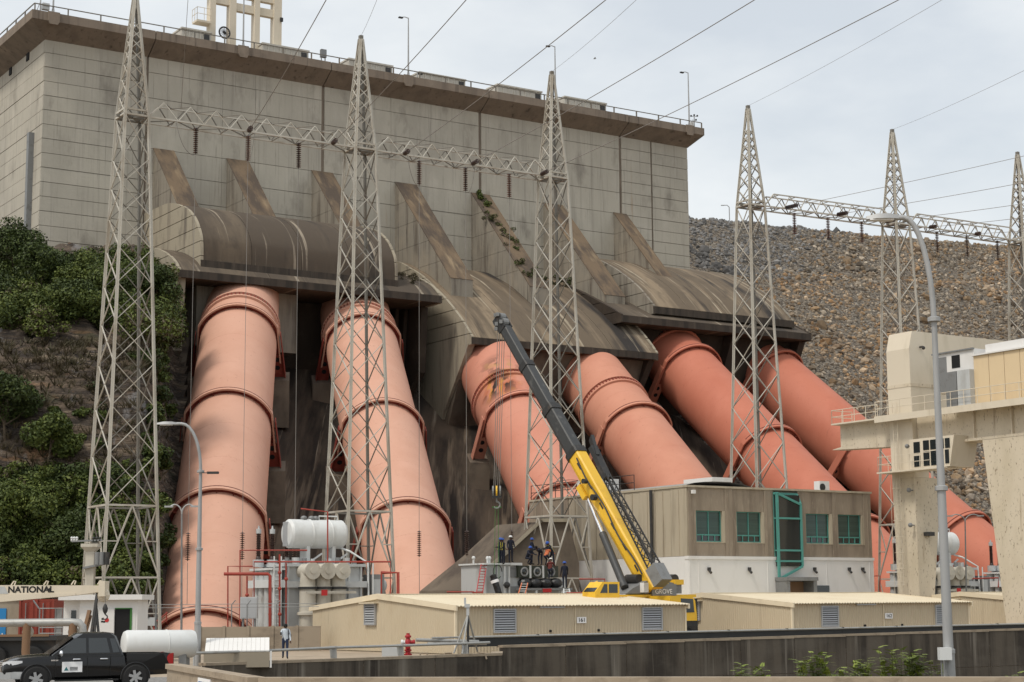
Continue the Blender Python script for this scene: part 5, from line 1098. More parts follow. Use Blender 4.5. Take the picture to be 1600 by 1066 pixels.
# conservator
cl, cr_ = ty(450, 833, 1.6)[0], ty(533, 833, 1.6)[0]; cz_ = px2(490, 833, 112.6).z; CR = .93
m = MB(TF0); m.lathe([(CR * .55, -.16), (CR * .86, -.1), (CR, .06), (CR, (cr_ - cl) * .36), (CR + .035, (cr_ - cl) * .37), (CR + .035, (cr_ - cl) * .39), (CR, (cr_ - cl) * .40), (CR, (cr_ - cl) * .72), (CR + .035, (cr_ - cl) * .73), (CR + .035, (cr_ - cl) * .75), (CR, (cr_ - cl) * .76), (CR, cr_ - cl - .06), (CR * .86, cr_ - cl + .1), (CR * .5, cr_ - cl + .16)], (cl, 1.6, cz_), (1, 0, 0), 32); cs = m.build('conservator', 'trafo_white', tr, smooth=35)
m = MB(TF0); m.box((cl - .2, 1.35, cz_ - .8), (cl - .12, 1.95, cz_ + .75)); m.build('level_gauge', 'louvre', cs)
m = MB(TF0); m.path([(cl + 2.1, 1.4, cz_ + CR - .05), (cl + 2.1, 1.4, cz_ + CR + .22), (cr_ - .4, 1.4, cz_ + CR + .22), (cr_ - .4, 1.4, cz_ + CR - .1)], .05, 6); m.build('pipe_loop', 'trafo_white', cs)
for f_ in (.28, .42, .5): m = MB(TF0); x = cl + (cr_ - cl) * f_; m.ball((x, 1.5, cz_ + CR + .08), (.22, .22, .16)); m.build('breather_cap', 'grey_metal', cs, smooth=40)
for f_ in (.32, .8): m = MB(TF0); x = cl + (cr_ - cl) * f_; m.box((x - .12, 1.1, TZ), (x + .12, 2.1, cz_ - .7)); m.bar((x, 1.2, TZ + .1), (x + 1.0, 1.2, TZ + .75), .1); m.build('conservator_stand', 'trafo_white', tr)
m = MB(TF0); m.path([(cr_ - .2, 1.2, cz_ - .9), (cr_ + .1, .6, TZ + .9), (XE - .4, -.1, TZ + .15), (XE - .4, -.35, .3)], .07, 6); m.path([(XE - .15, -.35, TZ + .1), (XE - .15, -.35, .3)], .05, 6); m.build('oil_pipe', 'trafo_white', tr)
# bushings
for k, px in enumerate((404, 425.5, 447.5)):
    x = ty(px, 850, 2.6)[0]; z = TZ; m = MB(TF0); zt2 = px2(px, 822, 113.5).z
    pr = [(.24, 0), (.24, .35), (.17, .4), (.15, .55)]; zz = .6
    while zz < zt2 - z - .55: pr += [(.11, zz), (.19, zz + .04), (.11, zz + .08)]; zz += .11
    m.lathe([(a, b) for a, b in pr], (x, 2.6, z), (0, 0, 1), 12); b_ = m.build('bushing', 'insulator', tr, smooth=40)
    m = MB(TF0); m.lathe([(.13, zz - .02), (.17, zz), (.17, zz + .28), (.07, zz + .3), (.04, zz + .5)], (x, 2.6, z), (0, 0, 1), 12); m.build('bushing_cap', 'trafo_grey', b_, smooth=40)
    m = MB(TF0); m.tube((x, 2.6, z - .1), (x, 2.6, z + .36), .36, 14); m.build('turret', 'trafo_grey', tr, smooth=40)
for i in range(9): m = MB(TF0); x = .3 + i * .6; m.tube((x, .5, TZ), (x, .5, TZ + random.uniform(.25, .5)), random.uniform(.12, .25), 10); m.build('cover_fitting', 'trafo_grey' if i % 2 else 'grey_metal', tr)
# three elbow ducts with round flanges on the front
for k, px in enumerate((486, 509.5, 533)):
    x, zf = ty(px, 892, -1.2); r_ = .48
    m = MB(TF0); m.lathe([(.50, 0), (.50, tz(962)), (.66, tz(961)), (.66, tz(957)), (.52, tz(956)), (.52, tz(921)), (.58, tz(920.5)), (.58, tz(916.5)), (.50, tz(916)), (.46, zf)], (x, -.75, 0), (0, 0, 1), 20); d_ = m.build('cable_duct', 'duct_cream', tr, smooth=35)
    m = MB(TF0); m.lathe([(.2, -.05), (.2, 0), (r_ + .06, 0), (r_ + .06, .10), (r_ - .02, .12), (r_ - .02, 1.5), (.3, 1.55)], (x, -1.5, zf), (0, 1, 0), 22); m.build('duct_flange', 'duct_cream', d_, smooth=35)
    m = MB(TF0); m.lathe([(.535, tz(921)), (.60, tz(921)), (.60, tz(917)), (.535, tz(917))], (x, -.75, 0), (0, 0, 1), 20); m.build('duct_clamp', 'dark_metal', d_, smooth=35)
m = MB(TF0); xa, xb = ty(478, 926, -1.5)[0], ty(556, 926, -1.5)[0]; m.bar((xa, -1.5, tz(926)), (xb, -1.5, tz(926)), .1, .16); m.build('duct_brace', 'duct_cream', tr)
m = MB(TF0); x = ty(507, 927, -1.6)[0]; m.box((x - .2, -1.62, tz(931)), (x + .2, -1.57, tz(922))); m.build('red_notice', 'print_red', tr)
m = MB(TF0); m.box((XE - .2, -.3, .9), (XE + .7, .9, tz(897))); m.build('control_cabinet', 'grey_metal', tr); m = MB(TF0); m.box((XE - .1, -.33, tz(932)), (XE + .4, -.3, tz(905))); m.build('cabinet_door', 'trafo_grey', tr)
m = MB(TF0); m.ball((XE + .85, .4, tz(915)), (.35, .5, .5)); m.build('pressure_dome', 'trafo_grey', tr, smooth=40)
for (cpx, Dd, lab) in ((1486, 141, 'grey power transformer with round white conservator seen behind the gantry crane leg'), (1632, 150, 'grey transformer mostly hidden behind the outer gantry leg at the right edge')):
    c = copy_tree(tr); q = px2(cpx, 900, Dd); dx = (cl + cr_) / 2; c.location = (q.x - UD.x * dx, q.y - UD.y * dx, 0); c['label'] = lab
# ------------------------------------------------------------------ middle transformer under repair
MF = Fr(*px2(757, 940, 119)[:2], AZ); mt_ = thing('power_transformer', 'opened grey transformer in the middle with dark round turrets and a workers platform', 'transformer', MF, 'power transformers')
my = lambda px, py, y=0: MF.Y(px, py, y); mz = lambda py: px2(800, py, 119).z
XM = my(890, 900)[0]; ZM1 = mz(882)
m = MB(MF); m.box((0, .0, .2), (my(812, 900)[0], 3.0, ZM1 - .02)); m.build('tank', 'trafo_grey', mt_)
m = MB(MF); m.box((my(812, 900)[0] + .01, .4, .2), (XM, 3.0, mz(903))); m.build('tank', 'trafo_grey', mt_)
m = MB(MF); m.box((my(795, 885)[0], -.25, mz(883)), (my(813, 885)[0], 3.2, mz(879))); m.box((-.15, -.2, ZM1 - .01), (my(795, 900)[0], 3.1, ZM1 + .1)); m.build('tank_cover', 'trafo_white', mt_)
for px in (757, 775, 786, 793): m = MB(MF); x = my(px, 900)[0]; m.box((x, -.14, .2), (x + .12, 0, ZM1 - .1)); m.build('tank_rib', 'trafo_white' if px > 780 else 'trafo_grey', mt_)
for (pa, pb, z0, z1) in ((796, 812, 902, 886), (796, 815, 930, 916)): m = MB(MF); m.box((my(pa, 900)[0], -.06, mz(z0)), (my(pb, 900)[0], .03, mz(z1))); m.build('access_plate', 'grey_metal', mt_)
for k, (pa, pb) in enumerate(((810, 828), (830.5, 848), (850, 872))):
    x0, x1 = my(pa, 892, -.3)[0], my(pb, 892, -.3)[0]; m = MB(MF); m.box((x0, -.3, mz(902)), (x1, 2.0, mz(883.5))); tu = m.build('turret_box', 'turret_green', mt_)
    c = ((x0 + x1) / 2, -.3, mz(893)); m = MB(MF); m.lathe([(.30, 0), (.32, .05), (.25, .07), (.22, .02)], c, (0, -1, 0), 20); m.build('bushing_well', 'lamp_metal' if k < 2 else 'grey_metal', tu, smooth=40)
    m = MB(MF); m.ball((c[0], -.33, c[2]), (.2, .06, .2)); m.build('well_core', 'glass_dark', tu, smooth=60)
for px in (829, 849): m = MB(MF); x = my(px, 890, -.35)[0]; m.box((x - .06, -.36, mz(903)), (x + .06, -.2, mz(883))); m.build('turret_post', 'trafo_white', mt_)
for k in range(4): x = my(824 + k * 16, 910, -.5)[0]; m = MB(MF); m.ball((x, -.15, mz(911)), (.52, .5, .36), 12, 7); m.build('wrapped_flange', 'wrap_black', mt_, smooth=60)
m = MB(MF); m.box((my(817, 920, -1)[0], -1.1, mz(922.5)), (my(893, 920, -1)[0], .5, mz(919))); m.build('work_platform', 'grey_metal', mt_)
for px in (821, 838, 858, 878, 890): m = MB(MF); x = my(px, 925, -1)[0]; m.box((x - .07, -1.05, .1), (x + .07, -.9, mz(922.6))); m.build('platform_leg', 'trafo_white', mt_)
m = MB(MF); x = my(855, 923, -1.15)[0]; m.box((x - .35, -1.16, mz(926)), (x + .35, -1.12, mz(920))); m.build('red_notice', 'print_red', mt_)
m = MB(MF); m.ball((my(789, 914)[0], -.25, mz(914)), .22); m.tube((my(789, 914)[0], 0, mz(914)), (my(789, 914)[0], -.2, mz(914)), .16, 10); m.build('valve', 'dark_metal', mt_)
m = MB(MF); m.path([(my(775, 895)[0] + .35 * cos(a), -.2, mz(893) + .45 * sin(a)) for a in [i * .55 for i in range(11)]], .03, 5); m.build('cable_coil', 'dark_metal', mt_)
for px in (746, 768, 771): m = MB(MF); x = my(px, 880)[0]; m.tube((x, .5, ZM1), (x, .5, ZM1 + .4), .07, 8); m.ball((x, .5, ZM1 + .45), .13); m.build('relief_valve', 'trafo_white', mt_)
def ladder(label, a, b, w, mt, n=10, name='ladder', group='ladders by the middle transformer'):
    a, b = Vector(a), Vector(b); t = thing(name, label, 'ladder', (a.x, a.y, a.z), group)
    for s in (-1, 1): m = MB(); m.bar(a + UD * (s * w / 2), b + UD * (s * w / 2 * .85), .07, .04); m.build('stile', mt, t)
    for i in range(n): f_ = (i + .5) / n; q = a.lerp(b, f_); m = MB(); m.tube(q - UD * (w / 2), q + UD * (w / 2), .025, 6); m.build('rung', 'trafo_white' if mt == 'orange_cloth' else mt, t)
    return t
ladder('dark red ladder leaning on the left end of the middle transformer', px2(748, 935, 117.5), px2(756, 882, 119), .5, 'hydrant_red', 12)
ladder('small orange stepladder in front of the middle transformer', px2(814, 933, 117), px2(820, 911, 117.6), .55, 'orange_cloth', 6)
ladder('white ladder at the right end of the workers platform', px2(886, 936, 117), px2(885, 920, 117.6), .5, 'trafo_white', 5)
# ------------------------------------------------------------------ red fire pipes round the left transformer
fp = thing('fire_pipes', 'red deluge pipework standing around the left transformer', 'pipework', (*px2(420, 1000, 108)[:2], 0))
def rp(pts, r, D): m = MB(); m.path([px2(x, y, D) for x, y in pts], r, 8); m.build('pipe', 'pipe_paint_red', fp, smooth=50)
rp([(350, 897), (419, 897), (422, 900), (422, 985), (425, 997), (432, 998), (494, 997)], .10, 108)
rp([(375, 985), (375, 860), (480, 860)], .05, 110); rp([(386, 985), (386, 900)], .05, 109); rp([(397, 985), (397, 878), (610, 878), (610, 955)], .055, 109)
rp([(447, 985), (447, 880)], .05, 108.5); rp([(512, 879), (512, 800), (470, 795)], .05, 109.5); rp([(356, 984), (356, 885), (395, 885)], .045, 110)
rp([(596, 895), (622, 895), (622, 960)], .10, 111); rp([(596, 960), (596, 893)], .05, 110.5); rp([(437, 985), (437, 866)], .06, 108.3)
rp([(698, 925), (740, 925), (740, 960)], .055, 116); rp([(738, 926), (755, 926)], .05, 116)
rp([(885, 927), (958, 926)], .06, 117); rp([(905, 905), (945, 905), (945, 935)], .05, 118); rp([(958, 940), (958, 922)], .12, 117)
rp([(1360, 900), (1375, 900), (1375, 925)], .05, 138); rp([(1485, 895), (1485, 925)], .06, 140); rp([(1500, 905), (1560, 903), (1560, 918)], .06, 142)
for (x, y) in ((422, 940), (422, 960), (386, 930), (397, 940), (447, 905), (437, 895), (437, 920), (437, 960)):
    m = MB(); m.ball(tuple(px2(x, y, 108.1)), .12); m.build('pipe_joint', 'pipe_paint_red', fp)

# concrete anchor block behind the middle transformer
ab = thing('anchor_block', 'brown concrete anchor block with pale sloping edge behind the middle transformer', 'anchor block', (*px2(810, 940, 127)[:2], 0)); pts = [px2(x, y, 127) for x, y in ((716, 945), (722, 922), (790, 867), (846, 815), (889, 815), (905, 880), (905, 945))]
m = MB(); m.prism([tuple(p) for p in pts], tuple(WDv * 6)); m.build('block', 'flank_concrete', ab, fix=True)
for a, b in zip(pts[1:4], pts[2:5]): m = MB(); m.bar(a + Vector((0, -.05, .08)), b + Vector((0, -.05, .08)), .5, .25); m.build('edge_beam', 'hood_end', ab)
# ------------------------------------------------------------------ things on the dam crest
RZ = ZT + 1.9
hx = [(284, 330, 48, 64), (410, 482, 72, 94), (545, 613, 96, 118), (655, 727, 117, 137), (777, 846, 136, 158), (882, 947, 155, 176)]
HO = ['leftmost low concrete hatch box on the dam crest beside the crest crane', 'second low concrete hatch box from left on the dam crest', 'third low concrete hatch box from left on the dam crest, behind a tower', 'fourth low concrete hatch box from left on the dam crest', 'fifth low concrete hatch box from left on the dam crest', 'rightmost low concrete hatch box on the dam crest']
for (a, b, t0, t1), lab in zip(hx, HO):
    y0 = 3.0; x0, z1 = DF.Y(a, t0, y0); x1, z1b = DF.Y(b, t0 + 17, y0); z1 = max(z1, RZ + 1.6)
    fr = Fr(*DF.W(x0, y0, 0)[:2], AZ, EYE + RZ); t = thing('hatch_box', lab, 'hatch box', fr, 'hatch boxes along the dam crest'); L_ = x1 - x0; H_ = z1 - RZ + .35
    m = MB(fr); m.box((0, 0, -.1), (L_, 2.4, H_)); m.build('box', 'pale_concrete', t)
    for i in range(1, 8): m = MB(fr); m.box((L_ * i / 8 - .05, -.09, 0), (L_ * i / 8 + .05, 0, H_ - .12)); m.build('rib', 'pale_concrete', t)
    m = MB(fr); m.box((-.08, -.14, H_ - .12), (L_ + .08, 2.5, H_ + .06)); m.build('lid', 'pale_concrete', t)
    m = MB(fr); m.box((L_ - .9, -.11, .1), (L_ - .25, 0.02, H_ - .3)); m.build('grille', 'dark_metal', t)
def crest_lamp(px, pt, pb, y0, label, arm=-.9):
    x, zb = DF.Y(px, pb, y0); zt_ = DF.Y(px, pt, y0)[1]; fr = Fr(*DF.W(x, y0, 0)[:2], AZ, EYE + ZP - .1); t = thing('crest_lamp', label, 'lamp post', fr, 'lamp posts on the dam crest'); H_ = zt_ - ZP + .1
    m = MB(fr); m.tube((0, 0, 0), (0, 0, H_), .11, 8, .06); m.build('pole', 'lamp_metal', t, smooth=40)
    m = MB(fr); m.path([(0, 0, H_ - .05), (arm * .5, 0, H_ + .02), (arm, 0, H_ - .08)], .05, 6); m.build('arm', 'lamp_metal', t)
    m = MB(fr); m.box((arm - .35, -.14, H_ - .22), (arm + .15, .14, H_ - .08)); m.build('lamp_head', 'dark_metal', t)
    m = MB(fr); m.tube((0, 0, 0), (0, 0, .7), .2, 8, .12); m.build('base', 'lamp_metal', t)
crest_lamp(83, -40, 18, -1.6, 'lamp post at the left corner of the dam crest'); crest_lamp(380, -30, 72, -1.6, 'lamp post in front of the crest crane on the dam'); crest_lamp(638, 28, 120, -1.6, 'tall lamp post on the middle of the dam crest')
crest_lamp(868, 73, 160, -1.6, 'crest lamp post directly behind the third tower peak'); crest_lamp(1077, 114, 196, -1.6, 'rightmost lamp post on the dam crest beside the weather mast'); crest_lamp(652, 113, 122, 1.0, 'very short lamp on the dam crest next to the middle lamp post', .5)
t = thing('weather_mast', 'small weather instrument mast at the right end of the dam crest', 'mast', Fr(*DF.W(DF.Y(1085, 196, -1.2)[0], -1.2, 0)[:2], AZ, EYE + ZP)); fr = ROOT[t.name]
m = MB(fr); m.tube((0, 0, 0), (0, 0, 1.7), .06, 6); m.build('mast', 'lamp_metal', t); m = MB(fr); m.bar((-.5, 0, 1.55), (.5, 0, 1.7), .06); m.bar((-.35, 0, 1.1), (.3, 0, 1.15), .06); m.build('cross_arm', 'lamp_metal', t)
for x, z in ((-.5, 1.62), (.5, 1.78), (.28, 1.22), (0, 1.8)): m = MB(fr); m.ball((x, 0, z), .13, 8, 5); m.build('instrument', 'dark_metal', t)
m = MB(fr); m.box((-.7, -.2, 0), (-.25, .2, .8)); m.build('cabinet', 'white_paint', t)
t = thing('crest_cabinet', 'small grey cabinet on legs standing on the dam crest railing', 'cabinet', Fr(*DF.W(DF.Y(505, 95, -1.2)[0], -1.2, 0)[:2], AZ, EYE + ZP)); fr = ROOT[t.name]
m = MB(fr); m.box((-.32, -.2, .65), (.32, .2, 1.55)); m.build('casing', 'grey_metal', t); m = MB(fr); m.box((-.28, -.05, 0), (-.18, .05, .65)); m.box((.18, -.05, 0), (.28, .05, .65)); m.build('legs', 'lamp_metal', t)
t = thing('floodlight_mast', 'floodlight box on a short mast at the left corner of the dam crest', 'floodlight', Fr(*DF.W(DF.Y(63, 16, -1.4)[0], -1.4, 0)[:2], AZ, EYE + ZP)); fr = ROOT[t.name]
m = MB(fr); m.tube((0, 0, 0), (0, 0, 2.0), .07, 6); m.bar((-.4, 0, 0), (0, 0, 1.2), .06); m.build('mast', 'lamp_metal', t); m = MB(fr); m.box((.15, -.3, .35), (.85, .2, 1.0)); m.build('lamp_box', 'trafo_grey', t)
# crest gantry crane, cut by the top of the picture
KX = lambda px, py=60, y=4.5: DF.Y(px, py, y)[0]
x0 = KX(318); fr = Fr(*DF.W(x0, 4.5, 0)[:2], AZ, EYE + RZ); t = thing('crest_crane', 'cream gantry crane on the dam crest cut off by the top edge', 'crane', fr)
lx = lambda px: KX(px) - x0
for pa, pb in ((325, 334), (356, 366), (395, 403), (425, 437)):
    m = MB(fr); m.box((lx(pa), -.5, 0), (lx(pb), .5, 12)); m.build('leg', 'cream_plain', t)
zz = lambda py, px=400: DF.Y(px, py, 4.5)[1] - RZ
for (pa, pb, z0, z1) in ((334, 356, 18, 6), (366, 425, 24, 12), (312, 334, 2, -8), (366, 437, 2, -12)): m = MB(fr); m.box((lx(pa), -.3, zz(z0)), (lx(pb), .3, zz(z1))); m.build('cross_beam', 'cream_plain', t)
m = MB(fr); m.box((lx(303), -.8, zz(38, 315)), (lx(325), .6, zz(35, 315))); m.build('platform', 'cream_plain', t); rail(fr, t, [(lx(303), -.8, zz(35, 315)), (lx(303), .6, zz(35, 315))], 1.4, .03, .7); rail(fr, t, [(lx(303), -.8, zz(35, 315)), (lx(325), -.8, zz(35, 315))], 1.4, .03, .7)
m = MB(fr); c = (lx(345), -1.0, zz(55, 345)); m.lathe([(.55, -.05), (.68, -.05), (.72, .0), (.68, .05), (.55, .05), (.55, -.05)], c, (0, 1, 0), 24, caps=False); wh = m.build('cable_wheel', 'dark_metal', t, smooth=40)
for i in range(8): m = MB(fr); a = pi * i / 8; m.bar((c[0] - .66 * cos(a), c[1], c[2] - .66 * sin(a)), (c[0] + .66 * cos(a), c[1], c[2] + .66 * sin(a)), .05); m.build('spoke', 'dark_metal', wh)
m = MB(fr); m.box((lx(330), -.9, 0), (lx(362), .7, .7)); m.build('bogie', 'dark_metal', t)
m = MB(fr); m.box((lx(434), -.7, zz(36, 435)), (lx(438), -.5, zz(30, 435))); m.build('floodlight', 'dark_metal', t)
# ------------------------------------------------------------------ street lamps
def lamp_post(name, label, base, H, r0, reach, hd, dirv, mt='lamp_metal', box=False, second=None):
    t = thing(name, label, 'lamp post', (base.x, base.y, base.z)); d = Vector(dirv).normalized()
    m = MB(); m.tube(base, base + Vector((0, 0, H * .18)), r0 * 1.25, 12, r0 * 1.15); m.build('pole_base', mt, t, smooth=40)
    m = MB(); m.tube(base + Vector((0, 0, H * .18)), base + Vector((0, 0, H * .48)), r0, 12, r0 * .85); m.build('pole', mt, t, smooth=40)
    m = MB(); m.tube(base + Vector((0, 0, H * .48)), base + Vector((0, 0, H * .80)), r0 * .78, 12, r0 * .55); m.build('pole', mt, t, smooth=40)
    a0 = base + Vector((0, 0, H * .80)); R_ = H * .20
    pts = [a0 + d * (reach * (1 - cos(a)) * .62) + Vector((0, 0, R_ * sin(a))) for a in [i * (pi / 2) / 8 for i in range(9)]] + [a0 + d * (reach * .85) + Vector((0, 0, R_ * 1.0))]
    m = MB(); m.path(pts, [r0 * .55 - .018 * i / 9 * r0 * 10 * .1 for i in range(10)], 10); m.build('arm', mt, t, smooth=50)
    e = pts[-1]; s = d.cross(Vector((0, 0, 1)))
    m = MB(); m.loft([[e + d * x + s * (w * sy) + Vector((0, 0, z)) for sy, z in ((-1, -.03), (1, -.03), (.7, .09 * f_), (-.7, .09 * f_))] for x, w, f_ in ((-.12, .06, .6), (.1, .15, 1), (hd * .6, .17, 1), (hd, .08, .5))]); hdm = m.build('lamp_head', mt, t, smooth=40, fix=True)
    m = MB(); c = e + d * (hd * .45); m.cbox((c.x, c.y, c.z - .045), (.35 + abs(d.x) * .2, .2, .03)); m.build('lens', 'print_white', hdm)
    for f_ in (.18, .48, .8): m = MB(); m.lathe([(r0 * 1.0, 0), (r0 * 1.28, .01), (r0 * 1.28, .1), (r0 * .9, .12)], base + Vector((0, 0, H * f_ - .05)), (0, 0, 1), 12); m.build('collar', mt, t, smooth=30)
    return t
# right lamp: stands on the bank behind the parapet
b = px2(1484, 1062, 39.5); tp_ = px2(1452, 362, 39.5); b.z = -.7
lr = lamp_post('street_lamp', 'tall grey street lamp standing in the right foreground, head bent left', b, tp_.z - b.z + .35, .115, .95, .62, (-1, .12, 0))
for v in lr.children:
    pass
e_ = px2(1478, 1000, 39.5)
m = MB(); q = px2(1474, 1022, 39.3); m.box((q.x - .10, q.y - .12, q.z - .13), (q.x + .16, q.y + .12, q.z + .14)); bx = m.build('junction_box', 'trafo_white', lr)
for dx in (-.05, .05): m = MB(); m.tube((q.x + dx, q.y, -.7), (q.x + dx, q.y, q.z - .1), .02, 6); m.build('conduit', 'grey_metal', bx)
b = pz(308, 1033, .0); b = px2(308, 1033, 76.5); b.z = 0.0; tp_ = px2(314, 662, 76.5)
l2 = lamp_post('street_lamp', 'grey street lamp standing before the leftmost penstock', b, tp_.z - b.z, .125, 1.4, .75, (-1, 0, 0))
q = px2(313, 739, 76.5); m = MB(); m.tube(q, q + Vector((.35, 0, 0)), .02, 6); m.box((q.x + .3, q.y - .09, q.z - .05), (q.x + .8, q.y + .09, q.z + .05)); m.build('side_floodlight', 'dark_metal', l2)
m = MB(); q = px2(303, 1008, 76.4); m.box((q.x - .1, q.y - .1, q.z - .12), (q.x + .1, q.y + .1, q.z + .12)); m.tube((q.x, q.y, 0), (q.x, q.y, q.z), .03, 6); m.build('junction_box', 'trafo_grey', l2)
def twin_lamp(px, pbase, ptop, D, label, w):
    b = px2(px, pbase, D); b.z = 0; tp = px2(px, ptop, D); t = thing('twin_lamp', label, 'lamp post', (b.x, b.y, 0)); m = MB(); m.tube(b, tp, .07, 8, .05); m.build('pole', 'grey_metal', t)
    for s in (-1, 1): m = MB(); m.path([tp + Vector((s * w * (1 - cos(a)), 0, .55 * sin(a))) for a in [i * pi / 2 / 6 for i in range(7)]] + [tp + Vector((s * w * 1.5, 0, .45))], .045, 6); m.build('arm', 'lamp_metal', t); m = MB(); q = tp + Vector((s * w * 1.7, 0, .43)); m.cbox(tuple(q), (.5, .2, .1)); m.build('lamp_head', 'lamp_metal', t)
twin_lamp(284, 985, 803, 104, 'thin twin armed lamp in front of the leftmost penstock', .45); twin_lamp(1508, 925, 815, 136, 'thin twin armed lamp in front of the rightmost penstock', .7)
b = pz(1140, 348, 57 + EYE); tl = thing('crest_road_lamp', 'tiny street lamp on the skyline of the rockfill embankment', 'lamp post', (b.x, b.y, b.z)); tp_ = Vector((b.x, b.y, b.z + 2.4)); m = MB(); m.tube(b, tp_, .08, 6); m.path([tp_, tp_ + Vector((-.3, 0, .3)), tp_ + Vector((-.9, 0, .3))], .06, 6); m.build('pole', 'lamp_metal', tl); m = MB(); m.cbox((tp_.x - 1.0, tp_.y, tp_.z + .28), (.5, .2, .1)); m.build('lamp_head', 'lamp_metal', tl)
# ------------------------------------------------------------------ pipe railing, hydrant, tripod on the retaining wall
pr_ = thing('pipe_railing', 'low grey pipe railing with flat posts along the retaining wall', 'railing', (*px2(520, 1025, 80)[:2], 0))
def wl(px, py): # point above the retaining wall line at sight line px
    f_ = Fr(A_[0], A_[1] + .25, math.atan2(B_[1] - A_[1], B_[0] - A_[0])); a, z = f_.Y(px, py, 0); return f_.W(a, 0, z)
m = MB(); m.path([wl(300, 1021), wl(415, 1017), wl(522, 1012), wl(627, 1009), wl(730, 1005.5), wl(765, 1004)], .06, 8); m.build('rail', 'steel_pipe', pr_, smooth=40)
for px, y0, y1 in ((415, 1032, 1015), (522, 1028, 1011), (627, 1024, 1008), (728, 1021, 1004)):
    a, b = wl(px, y0), wl(px, y1); m = MB(); m.prism([(a.x - .16, a.y, a.z - .02), (a.x + .12, a.y, a.z - .02), (a.x + .09, a.y, b.z + .04), (a.x - .22, a.y, b.z + .04)], (0, .12, 0)); m.build('post', 'steel_pipe', pr_, fix=True)
hy = px2(637.5, 1024, 83.5); ht = thing('fire_hydrant', 'red fire hydrant standing behind the pipe railing', 'hydrant', (hy.x, hy.y, hy.z)); hs = 34 / 2750 * 83.5
m = MB(); m.lathe([(.19, 0), (.19, .06), (.13, .08), (.12, .18), (.17, .2), (.17, .26), (.12, .28), (.12, .55), (.16, .58), (.16, .64), (.12, .70), (.09, .80), (.15, .82), (.15, .88), (.08, .96), (.08, 1.02)], hy, (0, 0, 1), 16); hb_ = m.build('barrel', 'hydrant_red', ht, smooth=35); 
for s in (-1, 1): m = MB(); m.lathe([(.09, 0), (.09, .12), (.12, .13), (.12, .22), (.05, .24)], hy + Vector((s * .1, 0, .6)), (s, 0, 0), 12); m.build('outlet', 'hydrant_red' if s > 0 else 'trafo_white', ht, smooth=35)
m = MB(); m.lathe([(.11, 0), (.11, .1), (.14, .11), (.14, .2), (.05, .22)], hy + Vector((0, -.1, .45)), (0, -1, 0), 12); m.build('outlet', 'hydrant_red', ht, smooth=35)
q = px2(610, 1027, 83); m = MB(); m.box((q.x - .40, q.y, q.z), (q.x + .38, q.y + .5, q.z + .44)); prop(m.build('utility_box', 'trafo_grey'), 'light grey metal box beside the fire hydrant', 'box')
pl = thing('ground_pipes', 'pair of grey pipes lying behind the railing near the tripod', 'pipes', (*px2(700, 1010, 85)[:2], 0))
for (a, b, r_) in (((650, 1000), (748, 1003), .09), ((668, 1006), (760, 1006), .07), ((675, 997), (718, 996), .05)): m = MB(); m.tube(px2(*a, 84.6), px2(*b, 85.6), r_, 10); m.build('pipe', 'steel_pipe', pl, smooth=40)
for px in (662, 700, 752): q = px2(px, 1016, 84.8); m = MB(); m.path([(q.x - .25, q.y, 0.02), (q.x - .15, q.y, .32), (q.x + .15, q.y, .32), (q.x + .25, q.y, .02)], .05, 6); m.build('pipe_support', 'coping_concrete', pl)
tz_ = px2(731, 962, 85); tr3 = thing('survey_tripod', 'grey tripod stand with a square head beside the fire hydrant', 'tripod', (tz_.x, tz_.y, 0))
for (px, py, D) in ((709, 1021, 84.6), (722, 1022, 84.0), (746, 1018, 85.8)): m = MB(); m.tube(px2(px, py, D), tz_ + Vector((0, 0, .02)), .045, 8); m.build('leg', 'steel_pipe', tr3, smooth=40)
m = MB(); m.tube(Vector((tz_.x, tz_.y, .1)), tz_ + Vector((0, 0, .4)), .06, 8); m.build('centre_column', 'dark_metal', tr3)
m = MB(); m.box((tz_.x - .07, tz_.y - .07, tz_.z), (tz_.x + .07, tz_.y + .07, tz_.z + .4)); m.box((tz_.x - .16, tz_.y - .1, tz_.z + .38), (tz_.x + .10, tz_.y + .1, tz_.z + .55)); m.box((tz_.x - .18, tz_.y - .05, tz_.z + .55), (tz_.x - .08, tz_.y + .05, tz_.z + .85)); m.build('head', 'trafo_grey', tr3)
# yard wall behind the pedestrian
yw = thing('yard_wall', 'low concrete panel wall behind the walking pedestrian', 'wall', (*px2(440, 1005, 103)[:2], 0))
for i in range(5):
    a, b = px2(312 + i * 38, 1000, 103.5), px2(312 + (i + 1) * 38, 1000, 103.5); zt_ = px2(440, 979, 103.5).z
    m = MB(); m.box((a.x + .06, a.y, 0), (b.x - .06, a.y + .2, zt_)); m.build('wall_panel', 'yard_wall_concrete', yw); m = MB(); m.box((a.x - .09, a.y - .06, 0), (a.x + .07, a.y + .26, zt_ + .05)); m.build('wall_post', 'yard_wall_concrete', yw)
fn = thing('wire_fence', 'thin wire strand fence in front of the left transformer', 'fence', (*px2(400, 960, 104)[:2], 0))
for py in (944, 949): m = MB(); m.tube(px2(212, py + 1.2, 104), px2(498, py - 1, 104), .018, 5); m.build('strand', 'grey_metal', fn)
for px in (362, 386, 432): m = MB(); a = px2(px, 1000, 104); m.tube((a.x, a.y, 0), tuple(px2(px, 945, 104)), .035, 6); m.path([px2(px, 945, 104), px2(px + 6, 938, 104)], .03, 5); m.build('fence_post', 'grey_metal', fn)
cbx = px2(376, 985, 106); t = thing('control_cabinet', 'grey outdoor control cabinet left of the large transformer', 'cabinet', (cbx.x, cbx.y, 0)); z0, z1 = px2(380, 967, 106).z, px2(380, 933, 106).z
